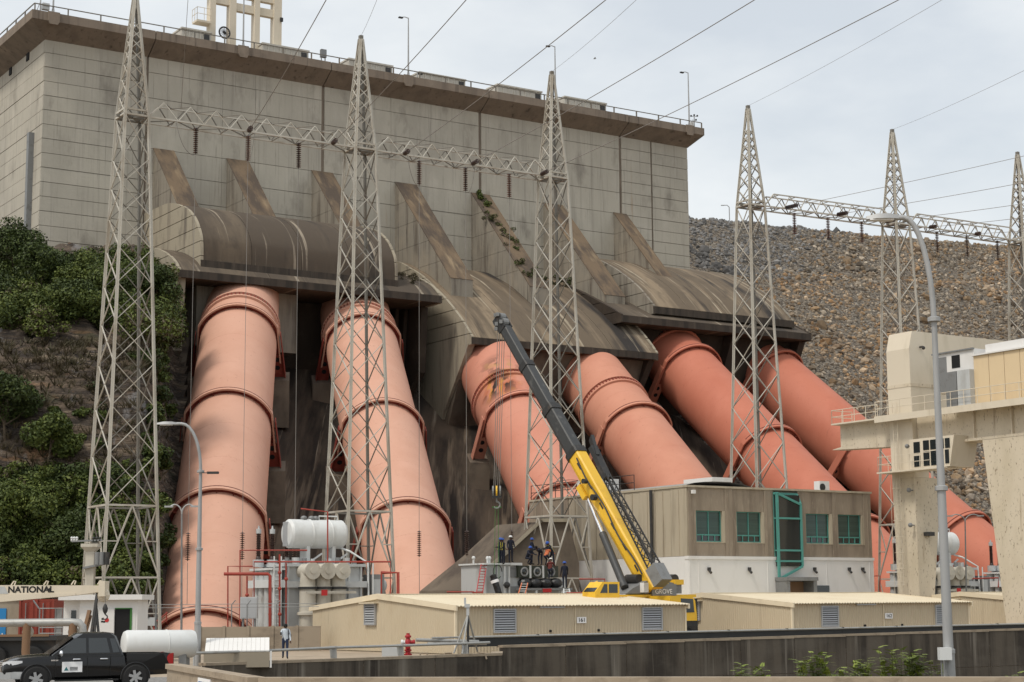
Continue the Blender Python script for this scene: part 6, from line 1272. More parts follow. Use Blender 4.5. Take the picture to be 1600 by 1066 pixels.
m = MB(); m.box((cbx.x - .05, cbx.y, z0), (cbx.x + .95, cbx.y + .5, z1)); m.build('casing', 'trafo_grey', t); m = MB(); m.box((cbx.x + .0, cbx.y - .02, z0 + .05), (cbx.x + .42, cbx.y, z1 - .06)); m.box((cbx.x + .46, cbx.y - .02, z0 + .05), (cbx.x + .90, cbx.y, z1 - .06)); m.build('door', 'louvre', t); m = MB(); m.box((cbx.x + .05, cbx.y + .1, 0), (cbx.x + .15, cbx.y + .4, z0)); m.box((cbx.x + .75, cbx.y + .1, 0), (cbx.x + .85, cbx.y + .4, z0)); m.build('leg', 'grey_metal', t)
# ------------------------------------------------------------------ left yard: guard hut, containers, boom truck, tanks
def fz(py, D, px=100): return px2(px, py, D).z
D_ = 84.0; ga = px2(124, 960, D_); GH = Fr(ga.x, ga.y, R(3)); gh = thing('guard_hut', 'small white guard hut with flat roof and open green framed doorway', 'hut', GH)
hz = fz(938, D_); xr = px2(214, 960, D_).x - ga.x; xl = px2(98, 960, D_).x - ga.x
m = MB(GH); m.box((0, 0, 0), (xr, 3.2, hz)); m.build('wall', 'white_paint', gh); m = MB(GH); m.box((xl, .25, 0), (-.01, 3.0, hz)); m.build('wall', 'white_paint', gh)
m = MB(GH); m.box((xl - .15, -.35, hz), (xr + .25, 3.5, hz + .24)); m.build('roof_slab', 'white_paint', gh)
a, b = px2(179, 960, D_).x - ga.x, px2(204, 960, D_).x - ga.x; zt_ = fz(952.5, D_)
m = MB(GH); m.box((a, -.03, .0), (b, .01, zt_)); dr = m.build('doorway', 'hollow', gh); m = MB(GH); m.box((b - .04, -.06, 0), (b + .05, .0, zt_ + .05)); m.box((a, -.06, zt_), (b, 0, zt_ + .05)); m.build('door_frame', 'green_sling', dr)
c = px2(155, 960, D_).x - ga.x; m = MB(GH); m.box((c, -.10, .05), (a - .02, -.035, zt_)); dl = m.build('door_leaf', 'white_paint', gh)
cx0 = px2(167, 970, D_).x - ga.x; zc_ = fz(969.5, D_); m = MB(GH); m.lathe([(.085, 0), (.10, .0), (.10, .012), (.085, .012)], (cx0, -.105, zc_), (0, -1, 0), 18); m.bar((cx0 - .06, -.112, zc_ + .06), (cx0 + .06, -.112, zc_ - .06), .02, .02); m.build('prohibition_sign', 'print_red', dl)
for dx, dz in ((-.2, .05), (-.22, -.07), (-.12, -.08)): m = MB(GH); m.box((cx0 + dx - .05, -.108, zc_ + dz - .04), (cx0 + dx + .05, -.10, zc_ + dz + .04)); m.build('pictogram', 'print_black', dl)
a, b = px2(110, 960, D_).x - ga.x, px2(117.5, 960, D_).x - ga.x; m = MB(GH); m.box((a, .20, fz(969, D_)), (b, .26, fz(954, D_))); m.build('window', 'glass_dark', gh)
m = MB(GH); m.box((.08, -.02, .0), (xr - .1, .0, hz - .35)); m.build('wall_panel', 'white_paint', gh)
# containers
cA = px2(30, 960, 92); ct = thing('shipping_container', 'rusty red shipping container behind the boom truck', 'container', (cA.x, cA.y, 0)); xw = px2(84, 960, 92).x - cA.x; zt_ = fz(936, 92)
F_ = Fr(cA.x, cA.y, 0); m = MB(F_); corr(m, (0, 0), (xw, 0), lambda s: .1, lambda s: zt_ - .15, .28, .04); m.build('door_wall', 'container_red', ct); m = MB(F_); m.box((0, .05, .1), (xw, 5, zt_)); m.build('body', 'container_red', ct)
for x in (0, xw * .48, xw - .08): m = MB(F_); m.box((x, -.08, .1), (x + .1, .04, zt_)); m.build('corner_post', 'container_red', ct)
for x in (xw * .2, xw * .7): m = MB(F_); m.tube((x, -.1, .2), (x, -.1, zt_ - .2), .025, 6); m.build('lock_rod', 'grey_metal', ct)
cC = px2(-60, 960, 93); c2 = thing('site_cabin', 'weathered grey site cabin with a bright blue door at the left edge', 'cabin', (cC.x, cC.y, 0)); F_ = Fr(cC.x, cC.y, 0); xw = px2(29.5, 960, 93).x - cC.x; zt_ = fz(937, 93)
m = MB(F_); m.box((0, 0, .2), (xw, 4, zt_)); m.build('body', 'container_grey', c2); m = MB(F_); m.box((-.1, -.1, zt_), (xw + .05, 4.1, zt_ + .15)); m.build('roof', 'container_grey', c2)
d0, d1 = px2(-14, 960, 93).x - cC.x, px2(10, 960, 93).x - cC.x; m = MB(F_); m.box((d0, -.06, .2), (d1, 0, fz(950, 93))); dr = m.build('door', 'blue_paint', c2); m = MB(F_); m.box((d1 - .2, -.09, 1.1), (d1 - .12, -.06, 1.3)); m.build('door_handle', 'chrome', dr)
# mesh cage beside the hut
cg = thing('mesh_cage', 'grey mesh cage standing between red container and guard hut', 'cage', (*px2(75, 990, 87)[:2], 0))
for px in (61, 86, 98): m = MB(); a = px2(px, 990, 87); m.tube((a.x, a.y, 0), (a.x, a.y, fz(950, 87)), .035, 6); m.build('post', 'grey_metal', cg)
for py in (951, 981, 990): m = MB(); m.tube(px2(61, py, 87), px2(98, py - .3, 87), .03, 6); m.build('rail', 'grey_metal', cg)
m = MB(); m.path([px2(52, 938, 87), px2(61, 951, 87)], .04, 6); m.build('strut', 'grey_metal', cg)
m = MB(); a, b = px2(87, 985, 87), px2(97, 950, 87); m.box((a.x, a.y, .1), (b.x, a.y + .04, b.z)); m.build('sheet_panel', 'grey_metal', cg)
# boom truck
bt0 = px2(60, 985, 76); BT = Fr(bt0.x, bt0.y, 0); btk = thing('boom_truck', 'dark flatbed boom truck with cream folded crane boom at left', 'truck', BT)
bz = lambda py, px=80: px2(px, py, 76).z; bx_ = lambda px: px2(px, 930, 76).x - bt0.x
m = MB(BT); m.prism([(bx_(-80), -.2, bz(947, 0)), (bx_(-80), -.2, bz(915, 0)), (bx_(15), -.2, bz(914)), (bx_(158), -.2, bz(915, 155)), (bx_(158), -.2, bz(925, 155)), (bx_(125), -.2, bz(930))], (0, .6, 0)); bm = m.build('boom', 'cream_plain', btk, fix=True)
m = MB(BT); m.prism([(bx_(-80), -.23, bz(950, 0)), (bx_(0), -.23, bz(941, 0)), (bx_(120), -.23, bz(930.5)), (bx_(120), -.23, bz(927)), (bx_(-80), -.23, bz(930, 0))], (0, .66, 0)); m.build('boom_rib', 'cream_plain', bm, fix=True)
text_part('NATIONAL', .36, 'print_black', bm, BT.W(bx_(50), -.2, bz(921.5)), (1, 0, 0), (0, 0, 1), off=.008, stretch=1.08, bold=.012)
m = MB(BT); m.lathe([(.055, 0), (.07, .01), (.02, .02)], (bx_(79.5), -.2, bz(921.3)), (0, -1, 0), 12); m.build('dot_mark', 'print_black', bm)
m = MB(BT); m.box((bx_(156), -.3, bz(932, 160)), (bx_(166), .5, bz(908, 160))); bh = m.build('boom_head', 'cream_plain', btk); m = MB(BT); m.ball((bx_(161), .1, bz(930, 160)), (.28, .2, .3)); m.build('sheave_guard', 'cream_plain', bh)
m = MB(BT); m.prism([(bx_(2), -.215, bz(927.5)), (bx_(15), -.215, bz(927.5)), (bx_(9), -.215, bz(916)), (bx_(-4), -.215, bz(916))], (0, .012, 0)); m.build('grey_stripe', 'trafo_grey', bm, fix=True)
for px in (17, 68, 111, 152): m = MB(BT); m.path([(bx_(px), 0, bz(914)), (bx_(px + 4), 0, bz(908)), (bx_(px + 7), 0, bz(908.5)), (bx_(px + 5), 0, bz(914))], .03, 6); m.build('rope_guide', 'cream_plain', btk)
hk2 = px2(164.5, 951, 75.9); m = MB(); m.tube(px2(164.5, 932, 75.9), hk2 + Vector((0, 0, .1)), .012, 5); m.build('hook_rope', 'wire', btk)
m = MB(); m.lathe([(.02, -.26), (.10, -.12), (.12, 0), (.06, .16), (.02, .2)], hk2, (0, 0, 1), 12); m.path([hk2 + Vector((.10 * sin(a), 0, -.36 + .10 * cos(a))) for a in [i * pi / 5 for i in range(8)]], .03, 6); m.build('hook_ball', 'dark_metal', btk, smooth=40)
m = MB(BT); m.box((bx_(-80), -1.0, bz(1000)), (bx_(100), 1.3, bz(993))); m.build('flatbed', 'dark_metal', btk); m = MB(BT); m.box((bx_(-80), -.6, .5), (bx_(95), .6, bz(1000))); m.build('chassis', 'dark_metal', btk)
m = MB(BT); m.box((bx_(-80), -1.03, bz(994)), (bx_(88), -1.0, bz(990.5))); m.build('bed_plank', 'tan_wood', btk)
for px in (-30, 5, 62): m = MB(BT); m.lathe([(.2, 0), (.44, .02), (.5, .1), (.5, .26), (.2, .28)], (bx_(px), -1.0, .5), (0, 1, 0), 18); m.build('wheel', 'tyre', btk, smooth=30)
m = MB(BT); m.box((bx_(-80), -.3, bz(993)), (bx_(-40), .5, bz(940, 0))); m.build('boom_pedestal', 'dark_metal', btk)
# grey pipe barrier
pb = thing('pipe_barrier', 'thick grey horizontal pipe on stub supports behind the pickup', 'barrier', (*px2(70, 990, 70)[:2], 0))
m = MB(); m.path([px2(-60, 974.5, 70), px2(110, 972.5, 70), px2(124, 973.5, 70), px2(129, 979, 70), px2(130, 990, 70)], .155, 12); m.build('pipe', 'steel_pipe', pb, smooth=45)
for px in (41, 113): q = px2(px, 986, 70); m = MB(); m.path([(q.x + .1, q.y, 0), (q.x, q.y, .9), (q.x + .02, q.y, q.z + .3)], .16, 10); m.build('stub', 'tan_wood', pb, smooth=40); m = MB(); m.ball((q.x, q.y + .25, q.z - .05), (.24, .2, .24)); m.build('canister', 'duct_cream', pb, smooth=40)
bk = thing('steel_beams', 'dark steel beams leaning together before the guard hut', 'beams', (*px2(148, 990, 78)[:2], 0))
for (a, b, w_, mt2) in (((143, 990), (152, 928), .12, 'dark_metal'), ((148, 990), (151, 930), .1, 'dark_metal'), ((154, 990), (150, 945), .1, 'dark_metal'), ((131, 990), (140, 954), .16, 'tan_wood'), ((134, 990), (142, 962), .1, 'tan_wood')): m = MB(); m.bar(px2(*a, 78), px2(*b, 78.4), w_, w_ * .7); m.build('beam', mt2, bk)
# white tank lying on saddles
ta, tb = px2(196, 1007, 70), px2(303, 1006, 71.2); wt = thing('white_tank', 'long white cylindrical tank lying behind the pickup tail', 'tank', (ta.x, ta.y, 0)); L_ = (tb - ta).length; rt_ = .55
m = MB(); m.lathe([(.4, -.1), (rt_ * .9, -.06), (rt_, .06), (rt_, L_ * .58), (rt_ + .02, L_ * .585), (rt_ + .02, L_ * .595), (rt_, L_ * .6), (rt_, L_ - .1), (rt_ * .93, L_), (rt_ * .6, L_ + .06)], ta, tb - ta, 32); m.build('shell', 'trafo_white', wt, smooth=35)
for f_ in (.2, .86): q = ta.lerp(tb, f_); m = MB(); m.box((q.x - .15, q.y - .4, 0), (q.x + .15, q.y + .4, q.z - rt_ * .75)); m.build('saddle', 'grey_metal', wt)
# white corrugated cover
cv = px2(320, 1030, 75.6); fr = Fr(cv.x, cv.y, R(8)); ct2 = thing('tank_cover', 'white corrugated sloping cover on a low frame behind the left lamp', 'cover', fr); w_ = (px2(420, 1030, 75.6).x - cv.x)
zA_, zB_ = px2(330, 1019, 75.6).z, px2(330, 999, 77.2).z; n = 14
for i in range(n):
    x0_, x1_ = w_ * i / n, w_ * (i + .96) / n; m = MB(fr); m.prism([(x0_, 0, zA_), (x1_, 0, zA_), (x1_ - .12 * 0, 1.7, zB_), (x0_, 1.7, zB_)], (0, 0, .05)); m.build('sheet_rib', 'white_paint', ct2, fix=True)
m = MB(fr); m.prism([(-.05, -.02, .02), (w_, -.02, .02), (w_, -.02, zA_ - .02), (-.05, -.02, zA_ - .02)], (0, 1.7, 0)); m.build('frame', 'container_grey', ct2, fix=True)
m = MB(fr); m.prism([(w_ + .02, -.05, 0), (w_ + .1, -.05, 0), (w_ + .1, 1.8, 0), (w_ + .02, 1.8, 0)], (0, 0, zA_)); m.build('side_plate', 'white_paint', ct2, fix=True)
# pole mounted gear on the leftmost tower's left
up = thing('service_pole', 'stout pole with crossarm and small pole transformers left of the leftmost tower', 'utility pole', (*px2(140, 935, 106)[:2], 0)); q = px2(140, 935, 106)
m = MB(); m.box((q.x - .25, q.y - .25, 0), (q.x + .25, q.y + .25, px2(140, 852, 106).z)); m.build('pole', 'duct_cream', up)
m = MB(); m.loft([[(q.x + sx * w, q.y + sy * w, z) for sx, sy in ((-1, -1), (1, -1), (1, 1), (-1, 1))] for w, z in ((.27, px2(140, 862, 106).z), (.5, px2(140, 855, 106).z), (.5, px2(140, 850, 106).z))]); m.build('pole_head', 'duct_cream', up, fix=True)
m = MB(); m.bar(px2(112, 846, 106), px2(160, 844, 106), .10); m.build('cross_arm', 'grey_metal', up)
for px in (112, 116, 120, 146, 151, 156): m = MB(); a = px2(px, 846, 106); m.lathe([(.05, 0), (.08, .08), (.05, .12), (.09, .2), (.04, .28)], a, (0, 0, 1), 8); m.build('pin_insulator', 'dark_metal' if px > 140 else 'trafo_white', up)
for px in (152, 159, 167): a = px2(px, 872, 105.6); m = MB(); m.tube(a - Vector((0, 0, .4)), a + Vector((0, 0, .35)), .16, 10); m.build('pole_transformer', 'grey_metal' if px < 165 else 'dark_metal', up, smooth=40)
m = MB(); m.bar(px2(131, 888, 105.8), px2(168, 880, 105.8), .5, .12); m.build('bracket', 'grey_metal', up)
# meter cabinets right of the hut
mcb = thing('meter_cabinets', 'grey meter cabinets on a frame right of the guard hut', 'cabinet', (*px2(225, 985, 90)[:2], 0))
for (pa, pb, z0, z1, mt2) in ((216, 224, 980, 953, 'duct_cream'), (228, 242, 979, 966, 'trafo_grey'), (224, 229, 978, 940, 'grey_metal')): a, b = px2(pa, 970, 90), px2(pb, 970, 90); m = MB(); m.box((a.x, a.y, fz(z0, 90)), (b.x, a.y + .3, fz(z1, 90))); m.build('casing', mt2, mcb)
m = MB(); a = px2(219, 968, 89.9); m.box((a.x - .1, a.y, a.z - .14), (a.x + .1, a.y + .05, a.z + .14)); m.build('warning_plate', 'hi_vis', mcb)
for px in (214, 243): m = MB(); a = px2(px, 985, 90.1); m.tube((a.x, a.y, 0), (a.x, a.y, fz(945, 90)), .04, 6); m.build('post', 'grey_metal', mcb)
m = MB(); m.path([px2(218, 942, 90), px2(232, 965, 90)], .05, 6); m.build('strut', 'dark_metal', mcb)
# stair rail by the foot of the first penstock
sr = thing('stair_rail', 'red sloping handrail at the left foot of the leftmost penstock', 'railing', (*px2(243, 990, 118)[:2], 0))
for dy in (0, -9): m = MB(); m.path([px2(236, 987 + dy, 118), px2(262, 966 + dy, 118)], .05, 6); m.build('rail', 'pipe_paint_red', sr)
for px, py in ((240, 984), (250, 976), (260, 968)): m = MB(); m.tube(px2(px, py + 4, 118), px2(px, py - 12, 118), .04, 6); m.build('post', 'pipe_paint_red', sr)
# a bird and another over the skyline
for (px, py, D, lab) in ((929, 92, 120, 'small dark bird gliding in the sky right of the third tower'), (1385, 279, 130, 'tiny dark bird beside the fifth tower')):
    c = px2(px, py, D); m = MB()
    m.loft([[c + Vector((x, y * w, z + zz_ * w)) for y, zz_ in ((-1, 0), (0, 1), (1, 0), (0, -1))] for x, w, z in ((-.22, .01, 0), (-.1, .05, 0), (.08, .06, .01), (.2, .04, .03), (.26, .01, .03))])
    m.face([c + Vector((-.05, 0, .03)), c + Vector((.1, 0, .03)), c + Vector((.16, -.28, .12)), c + Vector((.02, -.55, .08)), c + Vector((-.02, -.25, .1))]); m.face([c + Vector((-.05, 0, .03)), c + Vector((.1, 0, .03)), c + Vector((.16, .28, .12)), c + Vector((.02, .55, .08)), c + Vector((-.02, .25, .1))])
    m.v = [c + (v - c) * .5 for v in m.v]; prop(m.build('bird', 'grey_metal', fix=True), lab, 'bird', 'birds in the sky')
# ------------------------------------------------------------------ black pickup
tc_ = px2(134, 1066, 57.0); PKF = Fr(tc_.x, tc_.y, R(180 + 22)); pk = thing('pickup_truck', 'glossy black double cab pickup with white door sticker parked at left', 'pickup', PKF)
XO = -2.62                      # rear end in frame x
def X(x): return x + XO
def ring(x, zb, zt, hw, cr=.02):
    h = [(0, zb), (hw * .86, zb), (hw * .97, zb + .10), (hw, zb + (zt - zb) * .55), (hw * .985, zt - .10), (hw * .945, zt - .015), (hw * .6, zt + cr * .7), (0, zt + cr)]
    return [(X(x), y, z) for y, z in h] + [(X(x), -y, z) for y, z in reversed(h[1:-1])]
st = [(0.02, .50, .72, .84), (.12, .46, .74, .87), (1.50, .42, .74, .905), (1.56, .36, 1.05, .91), (2.6, .34, 1.05, .915), (3.62, .34, 1.06, .915), (3.75, .34, 1.10, .91), (4.2, .38, 1.09, .905), (4.75, .42, 1.04, .885), (5.05, .42, .96, .83), (5.22, .46, .84, .72), (5.27, .5, .74, .62)]
m = MB(PKF); m.loft([ring(*s_, .05 if s_[0] > 3.6 else .0) for s_ in st]); body = m.build('body', 'car_black', pk, smooth=38, fix=True)
for s in (-1, 1):
    m = MB(PKF); m.prism([(X(.05), s * .90, .6), (X(1.50), s * .915, .6), (X(1.50), s * .905, 1.13), (X(.35), s * .90, 1.12), (X(.03), s * .88, 1.10)], (0, -s * .09, 0)); m.build('bed_side', 'car_black', pk, fix=True)
m = MB(PKF); m.box((X(.0), -.86, .62), (X(.07), .86, 1.11)); m.build('tailgate', 'car_black', pk)
m = MB(PKF); m.box((X(.08), -.8, .735), (X(1.5), .8, .75)); m.build('bed_liner', 'tyre', pk)
# cab
def cring(z, x0, x1, hw, c): return [(X(x0), -hw + c, z), (X(x0 + c), -hw, z), (X(x1 - c * 1.5), -hw, z), (X(x1), -hw + c * 3, z), (X(x1), hw - c * 3, z), (X(x1 - c * 1.5), hw, z), (X(x0 + c), hw, z), (X(x0), hw - c, z)]
m = MB(PKF); m.loft([cring(1.03, 1.58, 3.92, .87, .06), cring(1.12, 1.60, 3.86, .865, .06), cring(1.68, 1.80, 3.10, .70, .08), cring(1.77, 1.90, 2.98, .65, .1), cring(1.80, 2.1, 2.75, .5, .1)]); cab = m.build('cab', 'car_black', pk, smooth=30, fix=True)
def onside(x, z, s, pr=.008):
    t = (z - 1.12) / .56; hw = .865 + (.70 - .865) * t + pr; return (X(x), s * hw, z)
for s in (-1, 1):
    for pts in ([(2.02, 1.16), (2.68, 1.16), (2.68, 1.62), (2.12, 1.62)], [(2.76, 1.16), (3.62, 1.16), (3.12, 1.62), (2.76, 1.62)], [(1.72, 1.18), (1.92, 1.16), (2.02, 1.60), (1.86, 1.60)]):
        m = MB(PKF); m.face([onside(x, z, s) for x, z in pts]); m.build('side_window', 'glass_car', cab, fix=True)
    m = MB(PKF); m.bar(onside(1.7, 1.13, s, .012), onside(3.72, 1.13, s, .012), .015, .022); m.build('belt_trim', 'dark_metal', cab)
    for x in (2.72, 3.70, 2.0): m = MB(PKF); m.bar((X(x), s * .925, .45), (X(x), s * .925, 1.05), .008, .012, up=(1, 0, 0)); m.build('door_gap', 'tyre', body)
    for x in (2.08, 2.92): m = MB(PKF); m.path([(X(x), s * .925, .97), (X(x + .04), s * .965, .975), (X(x + .2), s * .965, .975), (X(x + .24), s * .925, .97)], .022, 6); m.build('door_handle', 'chrome', body)
    m = MB(PKF); m.ball((X(3.55), s * 1.05, 1.16), (.07, .13, .10)); m.bar((X(3.55), s * .88, 1.10), (X(3.55), s * 1.0, 1.12), .05); m.build('wing_mirror', 'chrome', pk, smooth=40)
    m = MB(PKF); m.box((X(1.75), s * .84 - .06, .30), (X(3.7), s * .84 + .10, .35)); m.build('side_step', 'tyre', pk)
    m = MB(PKF); m.loft([[(X(x), s * y, z + dz) for dz in (-h, h)] + [(X(x), s * (y - .12), z + h), (X(x), s * (y - .12), z - h)] for x, y, z, h in ((4.70, .895, .92, .03), (4.88, .878, .90, .06), (5.08, .80, .88, .07), (5.2, .67, .86, .06), (5.25, .55, .85, .04))]); m.build('headlight', 'headlight', pk, smooth=40, fix=True)
    m = MB(PKF); m.loft([[(X(x), s * y, z + dz) for dz in (-h, h)] + [(X(x), s * (y - .1), z + h), (X(x), s * (y - .1), z - h)] for x, y, z, h in ((-.01, .80, .93, .17), (.02, .90, .93, .19), (.16, .915, .94, .15), (.22, .912, .96, .05))]); m.build('tail_light', 'tail_red', pk, smooth=40, fix=True)
    m = MB(PKF); m.lathe([(.05, 0), (.07, .02), (.03, .03)], (X(5.17), s * .66, .56), (1, s * .4, 0), 12); m.build('fog_lamp', 'headlight', pk, smooth=40)
m = MB(PKF); m.face([(X(3.87), -.74, 1.13), (X(3.87), .74, 1.13), (X(3.14), .58, 1.66), (X(3.14), -.58, 1.66)]); m.build('windscreen', 'glass_car', cab, fix=True)
for k in range(5): m = MB(PKF); m.loft([[(X(x), y, .66 + k * .055 + dz) for dz in (0, .03)] + [(X(x - .05), y, .69 + k * .055), (X(x - .05), y, .66 + k * .055)] for x, y in ((5.18, -.55), (5.29, -.3), (5.31, 0), (5.29, .3), (5.18, .55))]); m.build('grille_bar', 'chrome', pk, fix=True)
m = MB(PKF); m.loft([[(X(x), y, z) for z in (.40, .60)] + [(X(x - .15), y, .62), (X(x - .15), y, .40)] for x, y in ((4.72, -.915), (5.05, -.88), (5.27, -.62), (5.33, 0), (5.27, .62), (5.05, .88), (4.72, .915))]); m.build('bumper', 'lamp_metal', pk, smooth=40, fix=True)
m = MB(PKF); m.box((X(5.33), -.26, .44), (X(5.345), .26, .56)); m.build('number_plate', 'print_white', pk)
m = MB(PKF); m.loft([[(X(x), y, z) for z in (.46, .60)] + [(X(x + .12), y, .60), (X(x + .12), y, .46)] for x, y in ((.02, -.88), (-.06, -.6), (-.06, .6), (.02, .88))]); m.build('rear_bumper', 'chrome', pk, fix=True)
m = MB(PKF); m.box((X(2.88), .920, .58), (X(3.50), .928, .90)); stk = m.build('door_sticker', 'print_white', pk)
m = MB(PKF); m.prism([(X(3.44), .929, .63), (X(3.30), .929, .63), (X(3.37), .929, .75)], (0, .004, 0)); m.build('sticker_triangle', 'print_teal', stk, fix=True)
for z in (.73, .69, .65): m = MB(PKF); m.box((X(3.02), .929, z - .012), (X(3.26), .933, z + .008)); m.build('sticker_line', 'print_black', stk)
m = MB(PKF); m.box((X(3.62), .918, .93), (X(3.84), .926, .97)); m.build('side_badge', 'chrome', body)
for (x, z) in ((4.28, .39), (1.22, .39)):
    for s in (-1, 1):
        m = MB(PKF); m.lathe([(.0, -.02), (.43, -.01), (.435, .012), (.0, .015)], (X(x), s * .905, z), (0, s, 0), 26); m.build('wheel_arch', 'tyre', body, smooth=30)
        m = MB(PKF); m.path([(X(x + .45 * cos(a)), s * .912, z + .45 * sin(a)) for a in [R(-8 + i * 196 / 16) for i in range(17)]], .028, 6); m.build('fender_lip', 'car_black', body, smooth=50)
        m = MB(PKF); m.lathe([(.22, 0), (.34, .0), (.385, .03), (.39, .10), (.385, .20), (.35, .235), (.235, .24), (.23, .19)], (X(x), s * .72, z), (0, s, 0), 28); wh = m.build('wheel', 'tyre', pk, smooth=35)
        m = MB(PKF); m.lathe([(.06, .20), (.21, .185), (.235, .20), (.24, .225), (.22, .228), (.20, .17), (.06, .17)], (X(x), s * .72, z), (0, s, 0), 24); rm = m.build('rim', 'dark_metal', wh, smooth=35)
        for k in range(6): a = 2 * pi * k / 6 + .3; m = MB(PKF); m.bar((X(x) + .03 * cos(a), s * .935, z + .03 * sin(a)), (X(x) + .215 * cos(a), s * .94, z + .215 * sin(a)), .085, .03, up=(0, 1, 0)); m.build('spoke', 'lamp_metal', wh)
        m = MB(PKF); m.tube((X(x), s * .93, z), (X(x), s * .955, z), .055, 10); m.build('hub_cap', 'lamp_metal', wh)
# ------------------------------------------------------------------ people
def person(label, loc, rz, H=1.72, lean=0, thigh=(0, 0), knee=(0, 0), arm=((0, .15), (0, .15)), elbow=(.2, .2), hat=None, shirt='navy_cloth', pants='navy_cloth', head=0.0, group=None, extra=None):
    """facing local -y; angles in radians: thigh + = forward, knee + = bent back, arm (forward, out), elbow + = bent forward"""
    s = H / 1.72; J = {}; E_ = []
    def fw(a): return Vector((0, -sin(a), -cos(a)))         # hanging direction rotated forward by a
    hipz = 0; J['pel'] = Vector((0, 0, 0)); up = Vector((0, -sin(lean), cos(lean)))
    J['waist'] = up * .16; J['chest'] = up * .36; J['shl'] = up * .47; J['neck'] = up * .55; hu = Vector((0, -sin(lean + head), cos(lean + head))); J['hd'] = J['neck'] + hu * .11; J['top'] = J['neck'] + hu * .23
    E_ += [('pel', 'waist'), ('waist', 'chest'), ('chest', 'shl'), ('shl', 'neck'), ('neck', 'hd'), ('hd', 'top')]
    for i, sd_ in enumerate((-1, 1)):
        k = 'LR'[i]; J['hip' + k] = Vector((sd_ * .095, 0, -.05)); J['kn' + k] = J['hip' + k] + fw(thigh[i]) * .41; J['an' + k] = J['kn' + k] + fw(thigh[i] - knee[i]) * .41; J['to' + k] = J['an' + k] + Vector((sd_ * .02, -.17, -.045))
        J['sh' + k] = J['shl'] + Vector((sd_ * .185, 0, 0)) - up * .02; a = arm[i]; d1 = Vector((sd_ * sin(a[1]), -sin(a[0] + lean * .3) * cos(a[1]), -cos(a[0] + lean * .3) * cos(a[1]))); J['el' + k] = J['sh' + k] + d1 * .29
        d2 = Vector((sd_ * sin(a[1]) * .5, -sin(a[0] + elbow[i] + lean * .3), -cos(a[0] + elbow[i] + lean * .3))).normalized(); J['wr' + k] = J['el' + k] + d2 * .25; J['ha' + k] = J['wr' + k] + d2 * .09
        E_ += [('pel', 'hip' + k), ('hip' + k, 'kn' + k), ('kn' + k, 'an' + k), ('an' + k, 'to' + k), ('shl', 'sh' + k), ('sh' + k, 'el' + k), ('el' + k, 'wr' + k), ('wr' + k, 'ha' + k)]
    rad = {'pel': .125, 'waist': .125, 'chest': .145, 'shl': .11, 'neck': .058, 'hd': .092, 'top': .07, 'hip': .092, 'kn': .062, 'an': .047, 'to': .04, 'sh': .068, 'el': .048, 'wr': .033, 'ha': .036}
    names = list(J); low = min(J[n_].z - (.05 if n_[:2] in ('an', 'to') else .07) for n_ in names)
    me = bpy.data.meshes.new('p'); me.from_pydata([tuple((J[n_] - Vector((0, 0, low))) * s) for n_ in names], [(names.index(a), names.index(b)) for a, b in E_], [])
    o = bpy.data.objects.new('p', me); col.objects.link(o); md = o.modifiers.new('s', 'SKIN'); md.use_smooth_shade = True
    for i, n_ in enumerate(names):
        r_ = rad.get(n_, rad.get(n_[:-1], .05)) * s; sv = me.skin_vertices[0].data[i]; sv.radius = (r_ * (1.22 if n_ in ('chest', 'pel', 'waist') else 1), r_ * (.85 if n_ in ('chest', 'waist', 'pel') else 1)); sv.use_root = n_ == 'pel'
    o.modifiers.new('u', 'SUBSURF').levels = 1
    dg = bpy.context.evaluated_depsgraph_get(); bm_ = bpy.data.meshes.new_from_object(o.evaluated_get(dg)); bpy.data.objects.remove(o)
    fr = Fr(loc[0], loc[1], rz, loc[2]); t = thing('person', label, 'person', fr, group)
    # regions
    lowv = Vector((0, 0, low)); seg = [(a, b) for a, b in E_]
    def reg(a, b):
        q = {a[:2], b[:2]}
        if 'to' in q: return 3
        if a[:2] in ('hi', 'kn') or b[:2] in ('hi',): return 1
        if a[:2] in ('wr',) or a[:2] in ('ne', 'hd') or b[:2] == 'he': return 2
        return 0
    m = MB(fr); V_ = [v.co.copy() for v in bm_.vertices]; m._add([tuple(v) for v in V_], [tuple(p.vertices) for p in bm_.polygons])
    for pi_, p in enumerate(bm_.polygons):
        c = p.center; best = 9; rg = 0
        for a, b in seg:
            A, B = (J[a] - lowv) * s, (J[b] - lowv) * s; ab = B - A; tt = max(0, min(1, (c - A).dot(ab) / max(1e-6, ab.length_squared))); dd = (c - A - ab * tt).length
            if dd < best: best = dd; rg = reg(a, b)
        m.mi[pi_] = rg
    hc = (J['hd'] - lowv) * s; m.cm = 2                                   # face and fingers, joined into the body
    m.ball((hc.x, hc.y - .10 * s, hc.z - .01), (.014, .022, .022), 6, 4); m.ball((hc.x, hc.y - .088 * s, hc.z - .05), (.03, .014, .009), 6, 4)
    for sd_ in (-1, 1): m.ball((hc.x + sd_ * .092 * s, hc.y, hc.z), (.014, .024, .034), 6, 4); m.cm = 3; m.ball((hc.x + sd_ * .035, hc.y - .088 * s, hc.z + .018), (.013, .01, .008), 6, 4); m.cm = 2
